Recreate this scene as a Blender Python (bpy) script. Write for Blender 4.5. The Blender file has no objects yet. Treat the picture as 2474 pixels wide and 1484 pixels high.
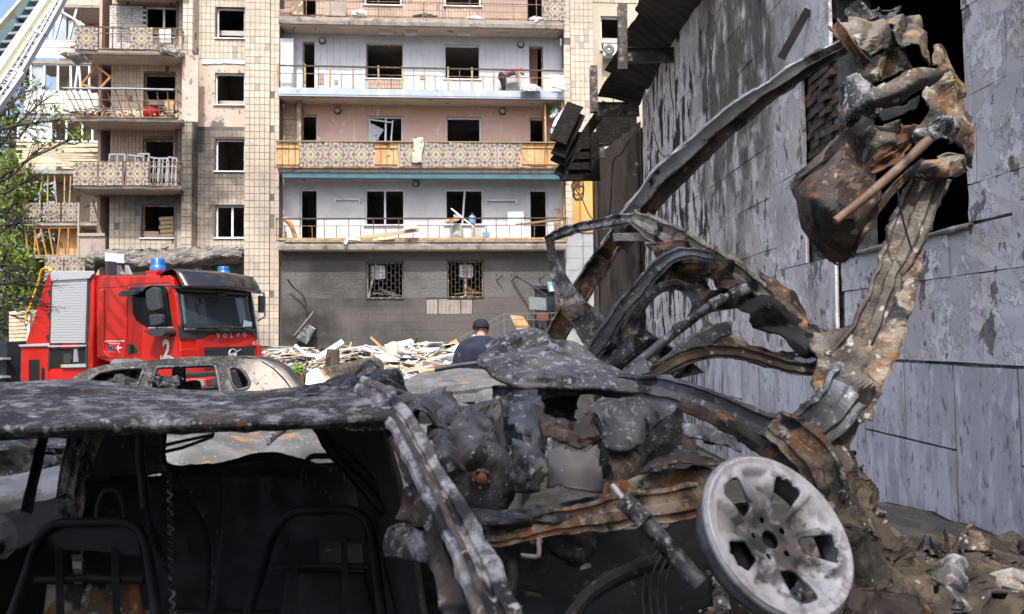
import bpy, bmesh, math, random
from mathutils import Vector, Matrix, noise as mnoise
from mathutils.geometry import delaunay_2d_cdt
PI = math.pi
R = math.radians
scn = bpy.context.scene
COL = scn.collection

# ---------------------------------------------------------------- camera
CAM_H = 1.62
FOC = 27.2 / 36 * 2473.0
_p, _a = math.atan(0.0427), 0.010
_fw = Vector((0, math.cos(_p), math.sin(_p)))
_R0 = Vector((1, 0, 0)); _U0 = _R0.cross(_fw)
_rt = _R0 * math.cos(_a) - _U0 * math.sin(_a)
_up = _R0 * math.sin(_a) + _U0 * math.cos(_a)
CAMP = Vector((0, 0, CAM_H))
cd = bpy.data.cameras.new('camera'); cam = bpy.data.objects.new('camera', cd); COL.objects.link(cam)
cam.matrix_world = Matrix(((_rt.x, _up.x, -_fw.x, 0), (_rt.y, _up.y, -_fw.y, 0), (_rt.z, _up.z, -_fw.z, CAM_H), (0, 0, 0, 1)))
cd.lens = 27.2; cd.sensor_width = 36; cd.clip_start = 0.05; cd.clip_end = 600
cd.dof.use_dof = True; cd.dof.focus_distance = 14.0; cd.dof.aperture_fstop = 7.0
scn.camera = cam
# ---------------------------------------------------------------- light
SUN_AZ, SUN_EL = R(-2.0), R(57)
w = bpy.data.worlds.new('World'); scn.world = w; w.use_nodes = True
nt = w.node_tree; bg = nt.nodes['Background']
sky = nt.nodes.new('ShaderNodeTexSky'); sky.sky_type = 'NISHITA'; sky.sun_disc = False
sky.sun_elevation = SUN_EL; sky.sun_rotation = PI + SUN_AZ
sky.air_density = 1.0; sky.dust_density = 5.0; sky.ozone_density = 1.0
nt.links.new(sky.outputs[0], bg.inputs[0]); bg.inputs[1].default_value = 0.15
sd = bpy.data.lights.new('sun', 'SUN'); sd.energy = 2.5; sd.angle = R(0.53); sd.color = (1, 0.965, 0.92)
sun = bpy.data.objects.new('sun', sd); COL.objects.link(sun)
SV = Vector((-math.sin(SUN_AZ) * math.cos(SUN_EL), -math.cos(SUN_AZ) * math.cos(SUN_EL), math.sin(SUN_EL)))
sun.rotation_euler = SV.to_track_quat('Z', 'Y').to_euler()
sun.location = (0, -30, 60)
vs = scn.view_settings; vs.view_transform = 'Standard'; vs.look = 'None'; vs.exposure = 1.0; vs.gamma = 1; vs.use_curve_mapping = False

# ---------------------------------------------------------------- measuring helpers (photo -> place)
def ray(vx, vy): return _fw + _rt * ((vx - 1236.5) / FOC) + _up * ((742 - vy) / FOC)
def P(vx, vy, Y):
    d = ray(vx, vy); return CAMP + d * (Y / d.y)
def S(x, y): return (x / 1.55277, y / 1.55277)          # 3840 px source -> 2473 px
def C2(cx, cy): return S(1000 + cx * .4852, cy * .4852)
def C3(cx, cy): return S(1000 + cx * .6064, 600 + cy * .6064)
def C1(cx, cy): return S(cx * .67385, cy * .67385)
def C4(cx, cy): return S(cx / 2.0617, 900 + cy / 2.0617)
def C5(cx, cy): return S(2000 + cx * .6064, cy * .6064)
class Frame:
    def __init__(s, o, yaw):
        s.o = Vector(o); s.yaw = yaw; s.M = Matrix.Translation(s.o) @ Matrix.Rotation(yaw, 4, 'Z'); s.I = s.M.inverted()
        s.c = s.I @ CAMP
    def hit(s, v, ax, val):
        d = s.I.to_3x3() @ ray(*v); t = (val - s.c[ax]) / d[ax]
        return s.c + d * t
    def w(s, x, y, z): return s.M @ Vector((x, y, z))

# ---------------------------------------------------------------- objects
WM = {}
def tag(o, label=None, cat=None, group=None, kind=None):
    if label: o['label'] = label
    if cat: o['category'] = cat
    if group: o['group'] = group
    if kind: o['kind'] = kind
    return o
def thing(name, label, cat, loc=(0, 0, 0), rz=0.0, group=None, kind=None):
    o = bpy.data.objects.new(name, None); COL.objects.link(o)
    o.location = loc; o.rotation_euler = (0, 0, rz); o.empty_display_size = .2
    WM[o] = Matrix.Translation(Vector(loc)) @ Matrix.Rotation(rz, 4, 'Z')
    return tag(o, label, cat, group, kind)

class MB:
    def __init__(s): s.v = []; s.f = []; s.m = []; s.s = []; s.sharp = 0
    def add(s, vs, fs, mi=0, sm=False):
        b = len(s.v); s.v += [tuple(x) for x in vs]
        for f in fs: s.f.append(tuple(i + b for i in f)); s.m.append(mi); s.s.append(sm)
        return s
    def box(s, c, d, rot=None, mi=0):
        c = Vector(c); h = Vector(d) * .5
        vs = [Vector((x * h.x, y * h.y, z * h.z)) for x in (-1, 1) for y in (-1, 1) for z in (-1, 1)]
        if rot is not None: vs = [rot @ v for v in vs]
        return s.add([c + v for v in vs], [(0, 1, 3, 2), (4, 6, 7, 5), (0, 4, 5, 1), (2, 3, 7, 6), (0, 2, 6, 4), (1, 5, 7, 3)], mi)
    def bx(s, x0, x1, y0, y1, z0, z1, mi=0):
        return s.box(((x0 + x1) / 2, (y0 + y1) / 2, (z0 + z1) / 2), (abs(x1 - x0), abs(y1 - y0), abs(z1 - z0)), None, mi)
    def bar(s, p, q, w, h, up=(0, 0, 1), mi=0):
        p = Vector(p); q = Vector(q); t = q - p; L = t.length
        if L < 1e-6: return s
        t /= L; up = Vector(up)
        if abs(t.dot(up)) > .98: up = Vector((0, 1, 0))
        x = t.cross(up).normalized(); y = x.cross(t)
        return s.box((p + q) / 2, (w, L, h), Matrix((x, t, y)).transposed(), mi)
    def tube(s, pts, r, n=7, mi=0, caps=True):
        pts = [Vector(p) for p in pts]; N = len(pts)
        rr = r if isinstance(r, (list, tuple)) else [r] * N
        vs = []; ref = Vector((.3, .2, 1)).normalized()
        for i, p in enumerate(pts):
            t = (pts[min(i + 1, N - 1)] - pts[max(i - 1, 0)])
            t = t.normalized() if t.length > 1e-9 else Vector((0, 0, 1))
            if abs(t.dot(ref)) > .97: ref = Vector((1, .1, .2)).normalized()
            x = t.cross(ref).normalized(); y = t.cross(x); ref = (ref - t * ref.dot(t)).normalized() if abs(ref.dot(t)) < .95 else ref
            vs += [p + (x * math.cos(2 * PI * k / n) + y * math.sin(2 * PI * k / n)) * rr[i] for k in range(n)]
        fs = [(i * n + k, i * n + (k + 1) % n, (i + 1) * n + (k + 1) % n, (i + 1) * n + k) for i in range(N - 1) for k in range(n)]
        s.add(vs, fs, mi, True)
        if caps: s.add(vs[:n], [tuple(range(n))], mi); s.add(vs[-n:], [tuple(reversed(range(n)))], mi)
        return s
    def prism(s, poly, off, mi=0):
        off = Vector(off); n = len(poly); a = [Vector(p) for p in poly]
        return s.add(a + [p + off for p in a], [tuple(range(n)), tuple(reversed(range(n, 2 * n)))] + [(i, i + n, (i + 1) % n + n, (i + 1) % n) for i in range(n)], mi)
    def grid(s, rows, mi=0, sm=True):
        h = len(rows); k = len(rows[0])
        return s.add([p for r in rows for p in r], [(i * k + j, i * k + j + 1, (i + 1) * k + j + 1, (i + 1) * k + j) for i in range(h - 1) for j in range(k - 1)], mi, sm)
    def lathe(s, prof, c=(0, 0, 0), ax=(0, 0, 1), n=16, mi=0, sm=True):
        ax = Vector(ax).normalized(); x = ax.orthogonal().normalized(); y = ax.cross(x); c = Vector(c)
        rows = [[c + ax * h + (x * math.cos(2 * PI * k / n) + y * math.sin(2 * PI * k / n)) * r for k in range(n + 1)] for r, h in prof]
        return s.grid(rows, mi, sm)
    def cyl(s, p, q, r, n=12, mi=0):
        return s.tube([p, q], r, n, mi)
    def xf(s, M):
        s.v = [tuple(M @ Vector(v)) for v in s.v]; return s

def mesh_of(mb, name, mats):
    me = bpy.data.meshes.new(name); me.from_pydata(mb.v, [], mb.f)
    for m in (mats if isinstance(mats, (list, tuple)) else [mats]): me.materials.append(m)
    me.polygons.foreach_set('material_index', mb.m); me.polygons.foreach_set('use_smooth', mb.s)
    me.update(); return me
def build(name, mb, mats, parent=None, world=False, solid=0, bevel=0, recalc=False, merge=False, sharp=0):
    sharp = sharp or mb.sharp
    if world and parent is not None: mb.xf(WM[parent].inverted())
    me = mesh_of(mb, name, mats)
    if recalc or bevel or merge:
        bm = bmesh.new(); bm.from_mesh(me)
        if merge or bevel: bmesh.ops.remove_doubles(bm, verts=bm.verts, dist=1e-5)
        bmesh.ops.recalc_face_normals(bm, faces=bm.faces); bm.to_mesh(me); bm.free()
    if sharp: me.set_sharp_from_angle(angle=R(sharp))
    o = bpy.data.objects.new(name, me); COL.objects.link(o)
    if parent is not None: o.parent = parent; WM[o] = WM[parent]
    else: WM[o] = Matrix.Identity(4)
    if bevel:
        b = o.modifiers.new('bevel', 'BEVEL'); b.width = bevel; b.segments = 2; b.limit_method = 'ANGLE'; b.angle_limit = R(40)
    if solid:
        m = o.modifiers.new('solid', 'SOLIDIFY'); m.thickness = solid; m.offset = 0
    return o
def inst(o, name, parent=None, loc=(0, 0, 0), rot=(0, 0, 0), scale=None):
    c = o.copy(); c.name = name; COL.objects.link(c); c.parent = parent; c.location = loc; c.rotation_euler = rot
    if scale: c.scale = scale
    for k in list(c.keys()): del c[k]
    return c
def solo(name, mb, mats, label, cat, group=None, kind=None, base=None, **kw):
    """a thing that is one mesh, its origin at its base"""
    vs = [Vector(v) for v in mb.v]
    if base is None:
        zl = min(v.z for v in vs); base = Vector((sum(v.x for v in vs) / len(vs), sum(v.y for v in vs) / len(vs), zl))
    mb.v = [tuple(v - base) for v in vs]
    o = build(name, mb, mats, None, **kw); o.location = base
    WM[o] = Matrix.Translation(base)
    return tag(o, label, cat, group, kind)

def cr(pts, n):
    """Catmull-Rom resample of tuples"""
    out = []; N = len(pts)
    for i in range(N - 1):
        a, b, c, d = pts[max(i - 1, 0)], pts[i], pts[i + 1], pts[min(i + 2, N - 1)]
        for k in range(n):
            t = k / n
            out.append(tuple(.5 * (2 * q + (r - p) * t + (2 * p - 5 * q + 4 * r - s) * t * t + (3 * q - p - 3 * r + s) * t ** 3) for p, q, r, s in zip(a, b, c, d)))
    out.append(tuple(pts[-1])); return out
def nz(p, sc, seed=0): return mnoise.noise(Vector(p) * sc + Vector((seed * 7.3, seed * 3.1, seed * 1.7)))
def nvec(p, sc, seed=0): return Vector((nz(p, sc, seed), nz(p, sc, seed + 11), nz(p, sc, seed + 23)))
def fold(p, sc, seed=0):
    """sharp creases like buckled sheet metal"""
    return 1 - 2 * abs(nz(p, sc, seed)) ** .7
def sheet(mb, ctrl, nu=6, nv=6, amp=.03, sc=4, seed=0, rag=.0, mi=0, crease=.5, torn=0):
    if not torn: nu, nv = nu + 3, nv + 3
    rows = [cr(r, nu) for r in ctrl]
    cols = [cr([rows[i][j] for i in range(len(rows))], nv) for j in range(len(rows[0]))]
    G = [[P(*cols[j][i]) for j in range(len(cols))] for i in range(len(cols[0]))]
    H, K = len(G), len(G[0]); r_ = random.Random(seed * 13 + 5); ax_, bx_, cx_ = [Vector((r_.uniform(-1, 1), r_.uniform(-.3, .3), r_.uniform(-1, 1))).normalized() for _ in range(3)]
    for i in range(H):
        for j in range(K):
            p = G[i][j]; e = 1.0
            p0 = p; p = p - ax_ * (.72 * p.dot(ax_)); k_ = sc * 1.15; w_ = 1.1 * nz(p0, 3.1, seed + 4)
            t1 = abs((p0.dot(bx_) * k_ + w_) % 1 - .5) * 4 - 1; t2 = abs((p0.dot(cx_) * k_ * 1.7 - w_ * 1.3 + .3) % 1 - .5) * 4 - 1
            d = Vector((.25, -1, .3)) * amp * crease * (.55 * t1 + .4 * t2 * (.5 + nz(p0, 2.3, seed))) + nvec(p, sc, seed) * amp * (1 - crease) + Vector((.15, -1, .2)) * amp * crease * (.6 * fold(p, sc * .8, seed + 5) + .5 * fold(p, sc * 1.9, seed + 8)) + Vector((.5, -.3, 1)) * amp * crease * .35 * fold(p, sc * 1.4, seed + 2) + nvec(p, sc * 6, seed) * amp * .07
            if rag and (i in (0, H - 1) or j in (0, K - 1)): d += nvec(p, 17, seed + 9) * rag
            G[i][j] = p0 + d
    mb.sharp = 20
    if not torn: return mb.grid(G, mi)
    fs = []
    for i in range(H - 1):
        for j in range(K - 1):
            e = min(i, j, H - 2 - i, K - 2 - j); n_ = nz(G[i][j], 13, seed + 40)
            if e < 2 and n_ > torn + .16 * e or n_ > .62: continue
            a, b_, c, d_ = i * K + j, i * K + j + 1, (i + 1) * K + j + 1, (i + 1) * K + j
            fs += [(a, b_, c), (a, c, d_)] if r_.random() < .5 else [(a, b_, d_), (b_, c, d_)]
    return mb.add([p for r in G for p in r], fs, mi, False)
HAT = [(-.5, .02), (-.48, .12), (-.38, .14), (-.32, .02), (-.06, .0), (-.01, .15), (.24, .18), (.31, .03), (.43, .04), (.49, .15), (.5, .0), (.3, -.05), (-.3, -.05)]
RIDGE2 = [(-.45, 0), (-.43, .10), (-.3, .15), (-.14, .13), (-.09, .04), (-.03, .04), (.02, .16), (.2, .19), (.38, .14), (.45, 0), (.25, -.08), (-.25, -.08)]
UCH = [(-.5, .36), (-.42, .4), (-.36, .06), (.3, -.02), (.36, .42), (.5, .38), (.46, -.16), (-.44, -.1)]
FLAT = [(-.5, 0), (-.42, .1), (0, .14), (.42, .1), (.5, 0), (0, -.06)]
TUB = [(.5 * math.cos(2 * PI * k / 9), .5 * math.sin(2 * PI * k / 9)) for k in range(9)]
def rail(mb, pts, prof=HAT, n=6, amp=.012, sc=9, seed=0, mi=0, twist=0, up=None):
    """pts: (vx, vy, Y, width in px): strip of pressed metal swept along traced points"""
    q = cr(pts, n); W = [P(a, b, c) for a, b, c, d in q]; N = len(W); k = len(prof); vs = []
    for i in range(N):
        t = (W[min(i + 1, N - 1)] - W[max(i - 1, 0)]).normalized()
        nn = (CAMP - W[i]).normalized() if up is None else Vector(up)
        u = t.cross(nn).normalized(); nn = u.cross(t)
        a = twist * i / N; u, nn = u * math.cos(a) + nn * math.sin(a), nn * math.cos(a) - u * math.sin(a)
        wd = q[i][3] * q[i][2] / FOC * (1 + .16 * nz((i * .23, seed, 1), 1)); W[i] = W[i] + nvec(W[i], 3, seed + 31) * wd * .07
        for x, y in prof:
            tr_ = 1 + (.3 * max(0, nz((i * 1.1, x, seed), 1)) if abs(x) == .5 else 0); p = W[i] + u * (x * wd * tr_) + nn * (y * wd); vs.append(p + nvec(p, sc, seed) * amp + nvec(p, sc * 3.3, seed + 3) * amp * .55)
    fs = [(i * k + j, i * k + (j + 1) % k, (i + 1) * k + (j + 1) % k, (i + 1) * k + j) for i in range(N - 1) for j in range(k)]
    mb.add(vs, fs, mi, False); mb.add(vs[:k], [tuple(range(k))], mi); mb.add(vs[-k:], [tuple(reversed(range(k)))], mi)
    return mb
def inside(p, poly):
    x, y = p; c = False; n = len(poly)
    for i in range(n):
        x1, y1 = poly[i]; x2, y2 = poly[i - 1]
        if (y1 > y) != (y2 > y) and x < (x2 - x1) * (y - y1) / (y2 - y1) + x1: c = not c
    return c
def rpoly(poly, r, n=4):
    """round the corners of a 2-D polygon"""
    out = []; N = len(poly)
    for i in range(N):
        p = Vector(poly[i]); a = Vector(poly[i - 1]) - p; b = Vector(poly[(i + 1) % N]) - p
        rr = min(r, a.length * .45, b.length * .45); s = p + a.normalized() * rr; e = p + b.normalized() * rr
        for k in range(n + 1):
            t = k / n; out.append(tuple(s * (1 - t) ** 2 + p * 2 * t * (1 - t) + e * t * t))
    return out
def panel(outer, holes=(), step=0):
    """2-D polygon with holes -> verts, faces"""
    pts = []; edges = []
    for L in [outer] + list(holes):
        b = len(pts); pts += [Vector(p) for p in L]; edges += [(b + i, b + (i + 1) % len(L)) for i in range(len(L))]
    if step:
        xs = [p[0] for p in outer]; ys = [p[1] for p in outer]; x = min(xs) + step / 2
        while x < max(xs):
            y = min(ys) + step / 2
            while y < max(ys):
                if inside((x, y), outer) and not any(inside((x, y), h) for h in holes): pts.append(Vector((x, y)))
                y += step
            x += step
    r = delaunay_2d_cdt(pts, edges, [], 0, 1e-6)
    V, F = r[0], r[2]; out = []
    for f in F:
        c = sum((V[i] for i in f), Vector((0, 0))) / len(f)
        if inside(c, outer) and not any(inside(c, h) for h in holes): out.append(tuple(f))
    return V, out
def text_mb(txt, size, bold=0):
    cu = bpy.data.curves.new('txt', 'FONT'); cu.body = txt; cu.size = size; cu.align_x = 'CENTER'; cu.align_y = 'CENTER'; cu.resolution_u = 2; cu.offset = bold
    o = bpy.data.objects.new('txt', cu); COL.objects.link(o)
    dg = bpy.context.evaluated_depsgraph_get(); me = bpy.data.meshes.new_from_object(o.evaluated_get(dg))
    mb = MB(); mb.add([v.co for v in me.vertices], [tuple(p.vertices) for p in me.polygons])
    bpy.data.objects.remove(o); bpy.data.meshes.remove(me); bpy.data.curves.remove(cu); return mb
# ---------------------------------------------------------------- materials
def mat(name, col,  rough=.8, metal=0.0, layers=(), bump=None, coord='pos', rnd=None, spec=.4, coat=0, bump2=None):
    m = bpy.data.materials.new(name); m.use_nodes = True; t = m.node_tree; N = t.nodes; L = t.links
    b = N['Principled BSDF']; b.inputs['Roughness'].default_value = rough; b.inputs['Metallic'].default_value = metal
    b.inputs['Specular IOR Level'].default_value = spec
    if coat: b.inputs['Coat Weight'].default_value = coat; b.inputs['Coat Roughness'].default_value = .05
    if coord == 'pos': src = N.new('ShaderNodeNewGeometry').outputs['Position']
    else: src = N.new('ShaderNodeTexCoord').outputs['Object']
    def vec(st, off):
        mp = N.new('ShaderNodeMapping'); mp.inputs['Scale'].default_value = st; mp.inputs['Location'].default_value = off
        L.new(src, mp.inputs[0]); return mp.outputs[0]
    def mix(a, c, f):
        x = N.new('ShaderNodeMix'); x.data_type = 'RGBA'
        if isinstance(a, tuple): x.inputs[6].default_value = (*a, 1)
        else: L.new(a, x.inputs[6])
        if isinstance(c, tuple): x.inputs[7].default_value = (*c, 1)
        else: L.new(c, x.inputs[7])
        if isinstance(f, float): x.inputs[0].default_value = f
        else: L.new(f, x.inputs[0])
        return x.outputs[2]
    def rng(v, lo, hi, a=0., b_=1.):
        r = N.new('ShaderNodeMapRange'); r.interpolation_type = 'SMOOTHSTEP'
        L.new(v, r.inputs[0]); r.inputs[1].default_value = lo; r.inputs[2].default_value = hi; r.inputs[3].default_value = a; r.inputs[4].default_value = b_
        return r.outputs[0]
    def math_(op, a, c):
        x = N.new('ShaderNodeMath'); x.operation = op
        for k, q in enumerate((a, c)):
            if isinstance(q, (int, float)): x.inputs[k].default_value = q
            else: L.new(q, x.inputs[k])
        return x.outputs[0]
    cur = tuple(col); hs = []
    if rnd:   # per-piece variation
        g = N.new('ShaderNodeNewGeometry'); oi = N.new('ShaderNodeObjectInfo')
        f = math_('FRACT', math_('ADD', g.outputs['Random Per Island'], oi.outputs['Random']), 0)
        for k, (c, a, lo, hi) in enumerate(rnd):
            ff = math_('FRACT', math_('MULTIPLY', f, 1 + 7.31 * k), 0)
            cur = mix(cur, tuple(c), math_('MULTIPLY', rng(ff, lo, hi), a))
    for i, l in enumerate(layers):
        st = l.get('st', (1, 1, 1)); off = l.get('off', (i * 3.7, i * 1.9, i * 5.3)); k = l.get('k', 'n')
        v = vec(st, off)
        if k == 'n':
            n = N.new('ShaderNodeTexNoise'); n.inputs['Scale'].default_value = l['s']; n.inputs['Detail'].default_value = l.get('d', 6)
            n.inputs['Roughness'].default_value = l.get('r', .6); n.inputs['Distortion'].default_value = l.get('w', 0)
            L.new(v, n.inputs['Vector']); o = n.outputs[0]
        elif k == 'v':
            n = N.new('ShaderNodeTexVoronoi'); n.inputs['Scale'].default_value = l['s']; n.feature = l.get('ft', 'F1'); L.new(v, n.inputs['Vector']); o = n.outputs[0]
        elif k == 'w':
            n = N.new('ShaderNodeTexWave'); n.inputs['Scale'].default_value = l['s']; n.bands_direction = l.get('ax', 'X')
            n.inputs['Distortion'].default_value = l.get('w', 2); n.inputs['Detail'].default_value = 3; n.inputs['Detail Scale'].default_value = l.get('ds', 1); L.new(v, n.inputs['Vector']); o = n.outputs[1]
        else: o = None
        f = rng(o, l['lo'], l['hi']) if o is not None else 1.0
        if 'at' in l:   # a stain with a place and a shape of its own
            c, rad, soft = l['at']
            mp = N.new('ShaderNodeVectorMath'); mp.operation = 'SUBTRACT'; L.new(src, mp.inputs[0]); mp.inputs[1].default_value = c
            dv = N.new('ShaderNodeVectorMath'); dv.operation = 'DIVIDE'; L.new(mp.outputs[0], dv.inputs[0]); dv.inputs[1].default_value = rad
            ln = N.new('ShaderNodeVectorMath'); ln.operation = 'LENGTH'; L.new(dv.outputs[0], ln.inputs[0])
            n2 = N.new('ShaderNodeTexNoise'); n2.inputs['Scale'].default_value = l.get('ns', 1.2); n2.inputs['Detail'].default_value = 6; L.new(src, n2.inputs['Vector'])
            dd = math_('ADD', ln.outputs['Value'], math_('MULTIPLY', math_('SUBTRACT', n2.outputs[0], .5), l.get('na', 1.6)))
            g2 = rng(dd, 1 - soft, 1 + soft, 1., 0.)
            f = g2 if isinstance(f, float) else math_('MULTIPLY', f, g2)
        if 'zr' in l:
            sp = N.new('ShaderNodeSeparateXYZ'); L.new(src, sp.inputs[0])
            f = math_('MULTIPLY', f, rng(sp.outputs[2], *l['zr']))
        f = math_('MULTIPLY', f, l.get('f', 1.0)) if not isinstance(f, float) else float(l.get('f', 1.0))
        cur = mix(cur, tuple(l['c']), f)
        if 'h' in l and not isinstance(f, float): hs.append(math_('MULTIPLY', f, l['h']))
    if isinstance(cur, tuple): b.inputs['Base Color'].default_value = (*cur, 1)
    else: L.new(cur, b.inputs['Base Color'])
    prev = None
    if hs:
        hh = hs[0]
        for x in hs[1:]: hh = math_('ADD', hh, x)
        u = N.new('ShaderNodeBump'); u.inputs['Distance'].default_value = .02; u.inputs['Strength'].default_value = .9; L.new(hh, u.inputs['Height']); prev = u.outputs[0]
    for bp in (bump, bump2):
        if not bp: continue
        n = N.new('ShaderNodeTexNoise'); n.inputs['Scale'].default_value = bp[0]; n.inputs['Detail'].default_value = 8; n.inputs['Roughness'].default_value = .65
        L.new(vec(bp[3] if len(bp) > 3 else (1, 1, 1), (0, 0, 0)), n.inputs['Vector'])
        u = N.new('ShaderNodeBump'); u.inputs['Strength'].default_value = bp[1]; u.inputs['Distance'].default_value = bp[2]
        L.new(n.outputs[0], u.inputs['Height'])
        if prev: L.new(prev, u.inputs['Normal'])
        prev = u.outputs[0]
    if prev: L.new(prev, b.inputs['Normal'])
    return m
def N_(c, s, lo, hi, **k): return dict(c=c, s=s, lo=lo, hi=hi, **k)
# burnt metal family
BLACK = (.010, .010, .011); CHAR = (.022, .023, .026); ASH = (.34, .34, .36); ASHB = (.17, .18, .20); RUST = (.20, .085, .032); RUSTL = (.34, .19, .085); TAN = (.24, .19, .13)
M_ash = mat('ash_burnt_metal', (.045, .045, .048), .85, .0, [N_((.30, .30, .32), 11, .47, .57, d=10, r=.72, h=.4), N_((.52, .52, .54), 26, .53, .61, d=8, r=.7, h=.3), N_((.03, .03, .033), 3.0, .52, .62, w=.7, f=.85), N_((.16, .115, .085), 4.1, .58, .66, f=.7), N_(RUST, 9, .64, .70), N_((.55, .55, .57), 60, .62, .67)], bump=(70, .6, .006), bump2=(12, .5, .02))
M_pill = mat('scorched_pillar_metal', (.10, .095, .094), .75, .1, [N_((.40, .40, .42), 9, .46, .58, d=9, r=.7), N_(TAN, 5, .58, .68, f=.6), N_(RUST, 8, .61, .68, f=.7), N_(CHAR, 7, .53, .62), N_((.45, .45, .47), 34, .60, .66)], bump=(60, .5, .004), bump2=(14, .4, .012))
M_char = mat('charred_sheet_metal', (.026, .030, .037), .5, .25, [N_((.080, .088, .10), 3, .45, .65), N_(BLACK, 6, .50, .62), N_(ASHB, 30, .57, .66), N_((.42, .45, .50), 80, .64, .69), N_((.09, .05, .03), 8, .60, .70)], bump=(45, .35, .004), bump2=(8, .5, .03))
M_blue = mat('blue_grey_burnt_steel', (.075, .082, .092), .5, .2, [N_((.13, .148, .172), 4, .48, .66), N_(BLACK, 7, .54, .64), N_((.26, .28, .31), 36, .57, .66), N_((.5, .52, .55), 90, .66, .70), N_((.10, .07, .05), 9, .60, .68)], bump=(60, .3, .003), bump2=(9, .4, .02))
M_rust = mat('rust_brown_burnt_steel', (.12, .088, .062), .72, .15, [N_((.30, .25, .19), 9, .46, .60), N_(RUST, 8, .50, .60, w=.5), N_(RUSTL, 14, .58, .66), N_(CHAR, 7, .52, .62, w=.8), N_((.36, .35, .34), 34, .58, .66), N_(BLACK, 5, .55, .63, w=.8, f=.5)], bump=(60, .8, .006), bump2=(16, .7, .02))
M_peel = mat('peeled_plate_metal', (.11, .097, .08), .6, .2, [N_((.20, .18, .155), 5, .48, .60), N_((.055, .045, .038), 4, .50, .58, w=.6), N_(RUSTL, 8, .60, .67, f=.8), N_((.40, .39, .37), 22, .60, .66)], bump=(60, .8, .006), bump2=(16, .7, .02))
M_dkrust = mat('dark_rust_plate', (.058, .044, .036), .6, .2, [N_((.11, .082, .062), 6, .46, .64), N_(BLACK, 5, .50, .62, w=1), N_(RUST, 11, .60, .70), N_((.30, .25, .20), 26, .60, .68)], bump=(50, .4, .004), bump2=(9, .5, .02))
M_tan = mat('tan_scorched_steel', (.27, .245, .21), .6, .25, [N_((.42, .41, .39), 6, .46, .60), N_(RUSTL, 7, .56, .64), N_(CHAR, 7, .53, .62, w=.7), N_((.50, .49, .47), 30, .60, .67), N_(BLACK, 6, .57, .64, w=.8, f=.5)], bump=(60, .8, .006), bump2=(16, .7, .02))
M_rail = mat('grey_galvanised_rail', (.46, .48, .50), .55, .2, [N_((.62, .64, .66), 7, .42, .58), N_((.10, .07, .05), 6, .54, .66), N_(CHAR, 9, .56, .66), N_((.36, .39, .42), 40, .6, .68)], bump=(70, .4, .003))
M_inner = mat('soot_black_interior', (.012, .0125, .014), .8, 0, [N_((.020, .022, .026), 5, .48, .64), N_((.10, .085, .07), 22, .62, .70), N_((.25, .24, .23), 70, .69, .73)], bump=(40, .5, .006))
M_seat = mat('burnt_seat_steel', (.011, .0125, .0155), .7, .1, [N_((.024, .027, .033), 7, .5, .65), N_((.09, .06, .04), 12, .66, .74)], bump=(60, .4, .002))
M_hood = mat('burnt_hood_grey', (.085, .085, .086), .75, .05, [N_((.155, .155, .16), 2.2, .42, .62, w=.8), N_((.07, .07, .072), 4, .52, .66, w=1), N_((.30, .15, .06), 2.6, .56, .64, w=1.2), N_((.30, .28, .25), 30, .60, .68)], bump=(40, .4, .004))
M_suv = mat('suv_burnt_paint', (.040, .039, .039), .9, 0, [N_((.11, .107, .10), 12, .50, .62), N_((.016, .016, .016), 2.2, .46, .60), N_((.17, .16, .14), 40, .60, .67), N_((.36, .33, .29), 3, .30, .45, at=((-2.75, 8.4, 1.1), (.42, 1.2, .42), .3), na=.7, ns=4), N_((.06, .05, .045), 24, .60, .66)], bump=(60, .5, .004))
M_rim = mat('burnt_alloy_wheel', (.56, .565, .61), .6, .15, [N_((.40, .385, .40), 9, .45, .65), N_((.62, .62, .66), 22, .52, .64), N_((.26, .24, .23), 6, .60, .72), N_((.045, .045, .05), 14, .22, .52, at=((0, 0, 0), (.15, .3, .15), .45), na=1.0, ns=9), N_((.10, .09, .085), 16, .5, .6, at=((-.02, 0, -.02), (.2, .3, .2), .3), na=1.5, ns=8)], bump=(90, .25, .002), coord='obj')
# building
CREAM = (.50, .435, .345)
SOOT1 = dict(c=(.045, .042, .040), s=1.1, lo=.30, hi=.62, st=(1, 1, .6))
def soot(at, f=.9, na=1.3, c=(.05, .046, .043), ns=.9): return dict(c=c, s=1.4, lo=.25, hi=.6, at=at, f=f, na=na, ns=ns)
# ---------------------------------------------------------------- the ground
rnd = random.Random(11)
def sst(x): x = max(0., min(1., x)); return x * x * (3 - 2 * x)
def ground_h(x, y):
    m = max(sst((x + 4.6) / 2.2), sst((y - 22.5) / 2.5)) * sst((y - 8.0) / 5.2)
    pit = sst((x - 1.0) / 1.4) * sst((19.5 - y) / 2.5)
    return .82 * m * (1 - pit) - .5 * pit * sst((y - 7.2) / 3)
M_ground = mat('sooty_asphalt', (.032, .030, .029), .95, 0, [N_((.055, .052, .049), 2, .45, .62), N_((.016, .0155, .015), .8, .48, .62), N_((.11, .105, .10), 30, .64, .72)], bump=(30, .6, .02))
g = MB(); xs = [-150, -80, -40, -24] + [-16 + i * .8 for i in range(31)] + [14, 24, 50, 100, 150]; ys = [-60, -30, -14, -8, -4] + [i * .8 for i in range(46)] + [45, 60, 90, 160, 300]
g.grid([[(x, y, ground_h(x, y) + .03 * nz((x, y, 0), .7)) for x in xs] for y in ys])
tag(build('ground', g, M_ground), kind='structure')

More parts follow.
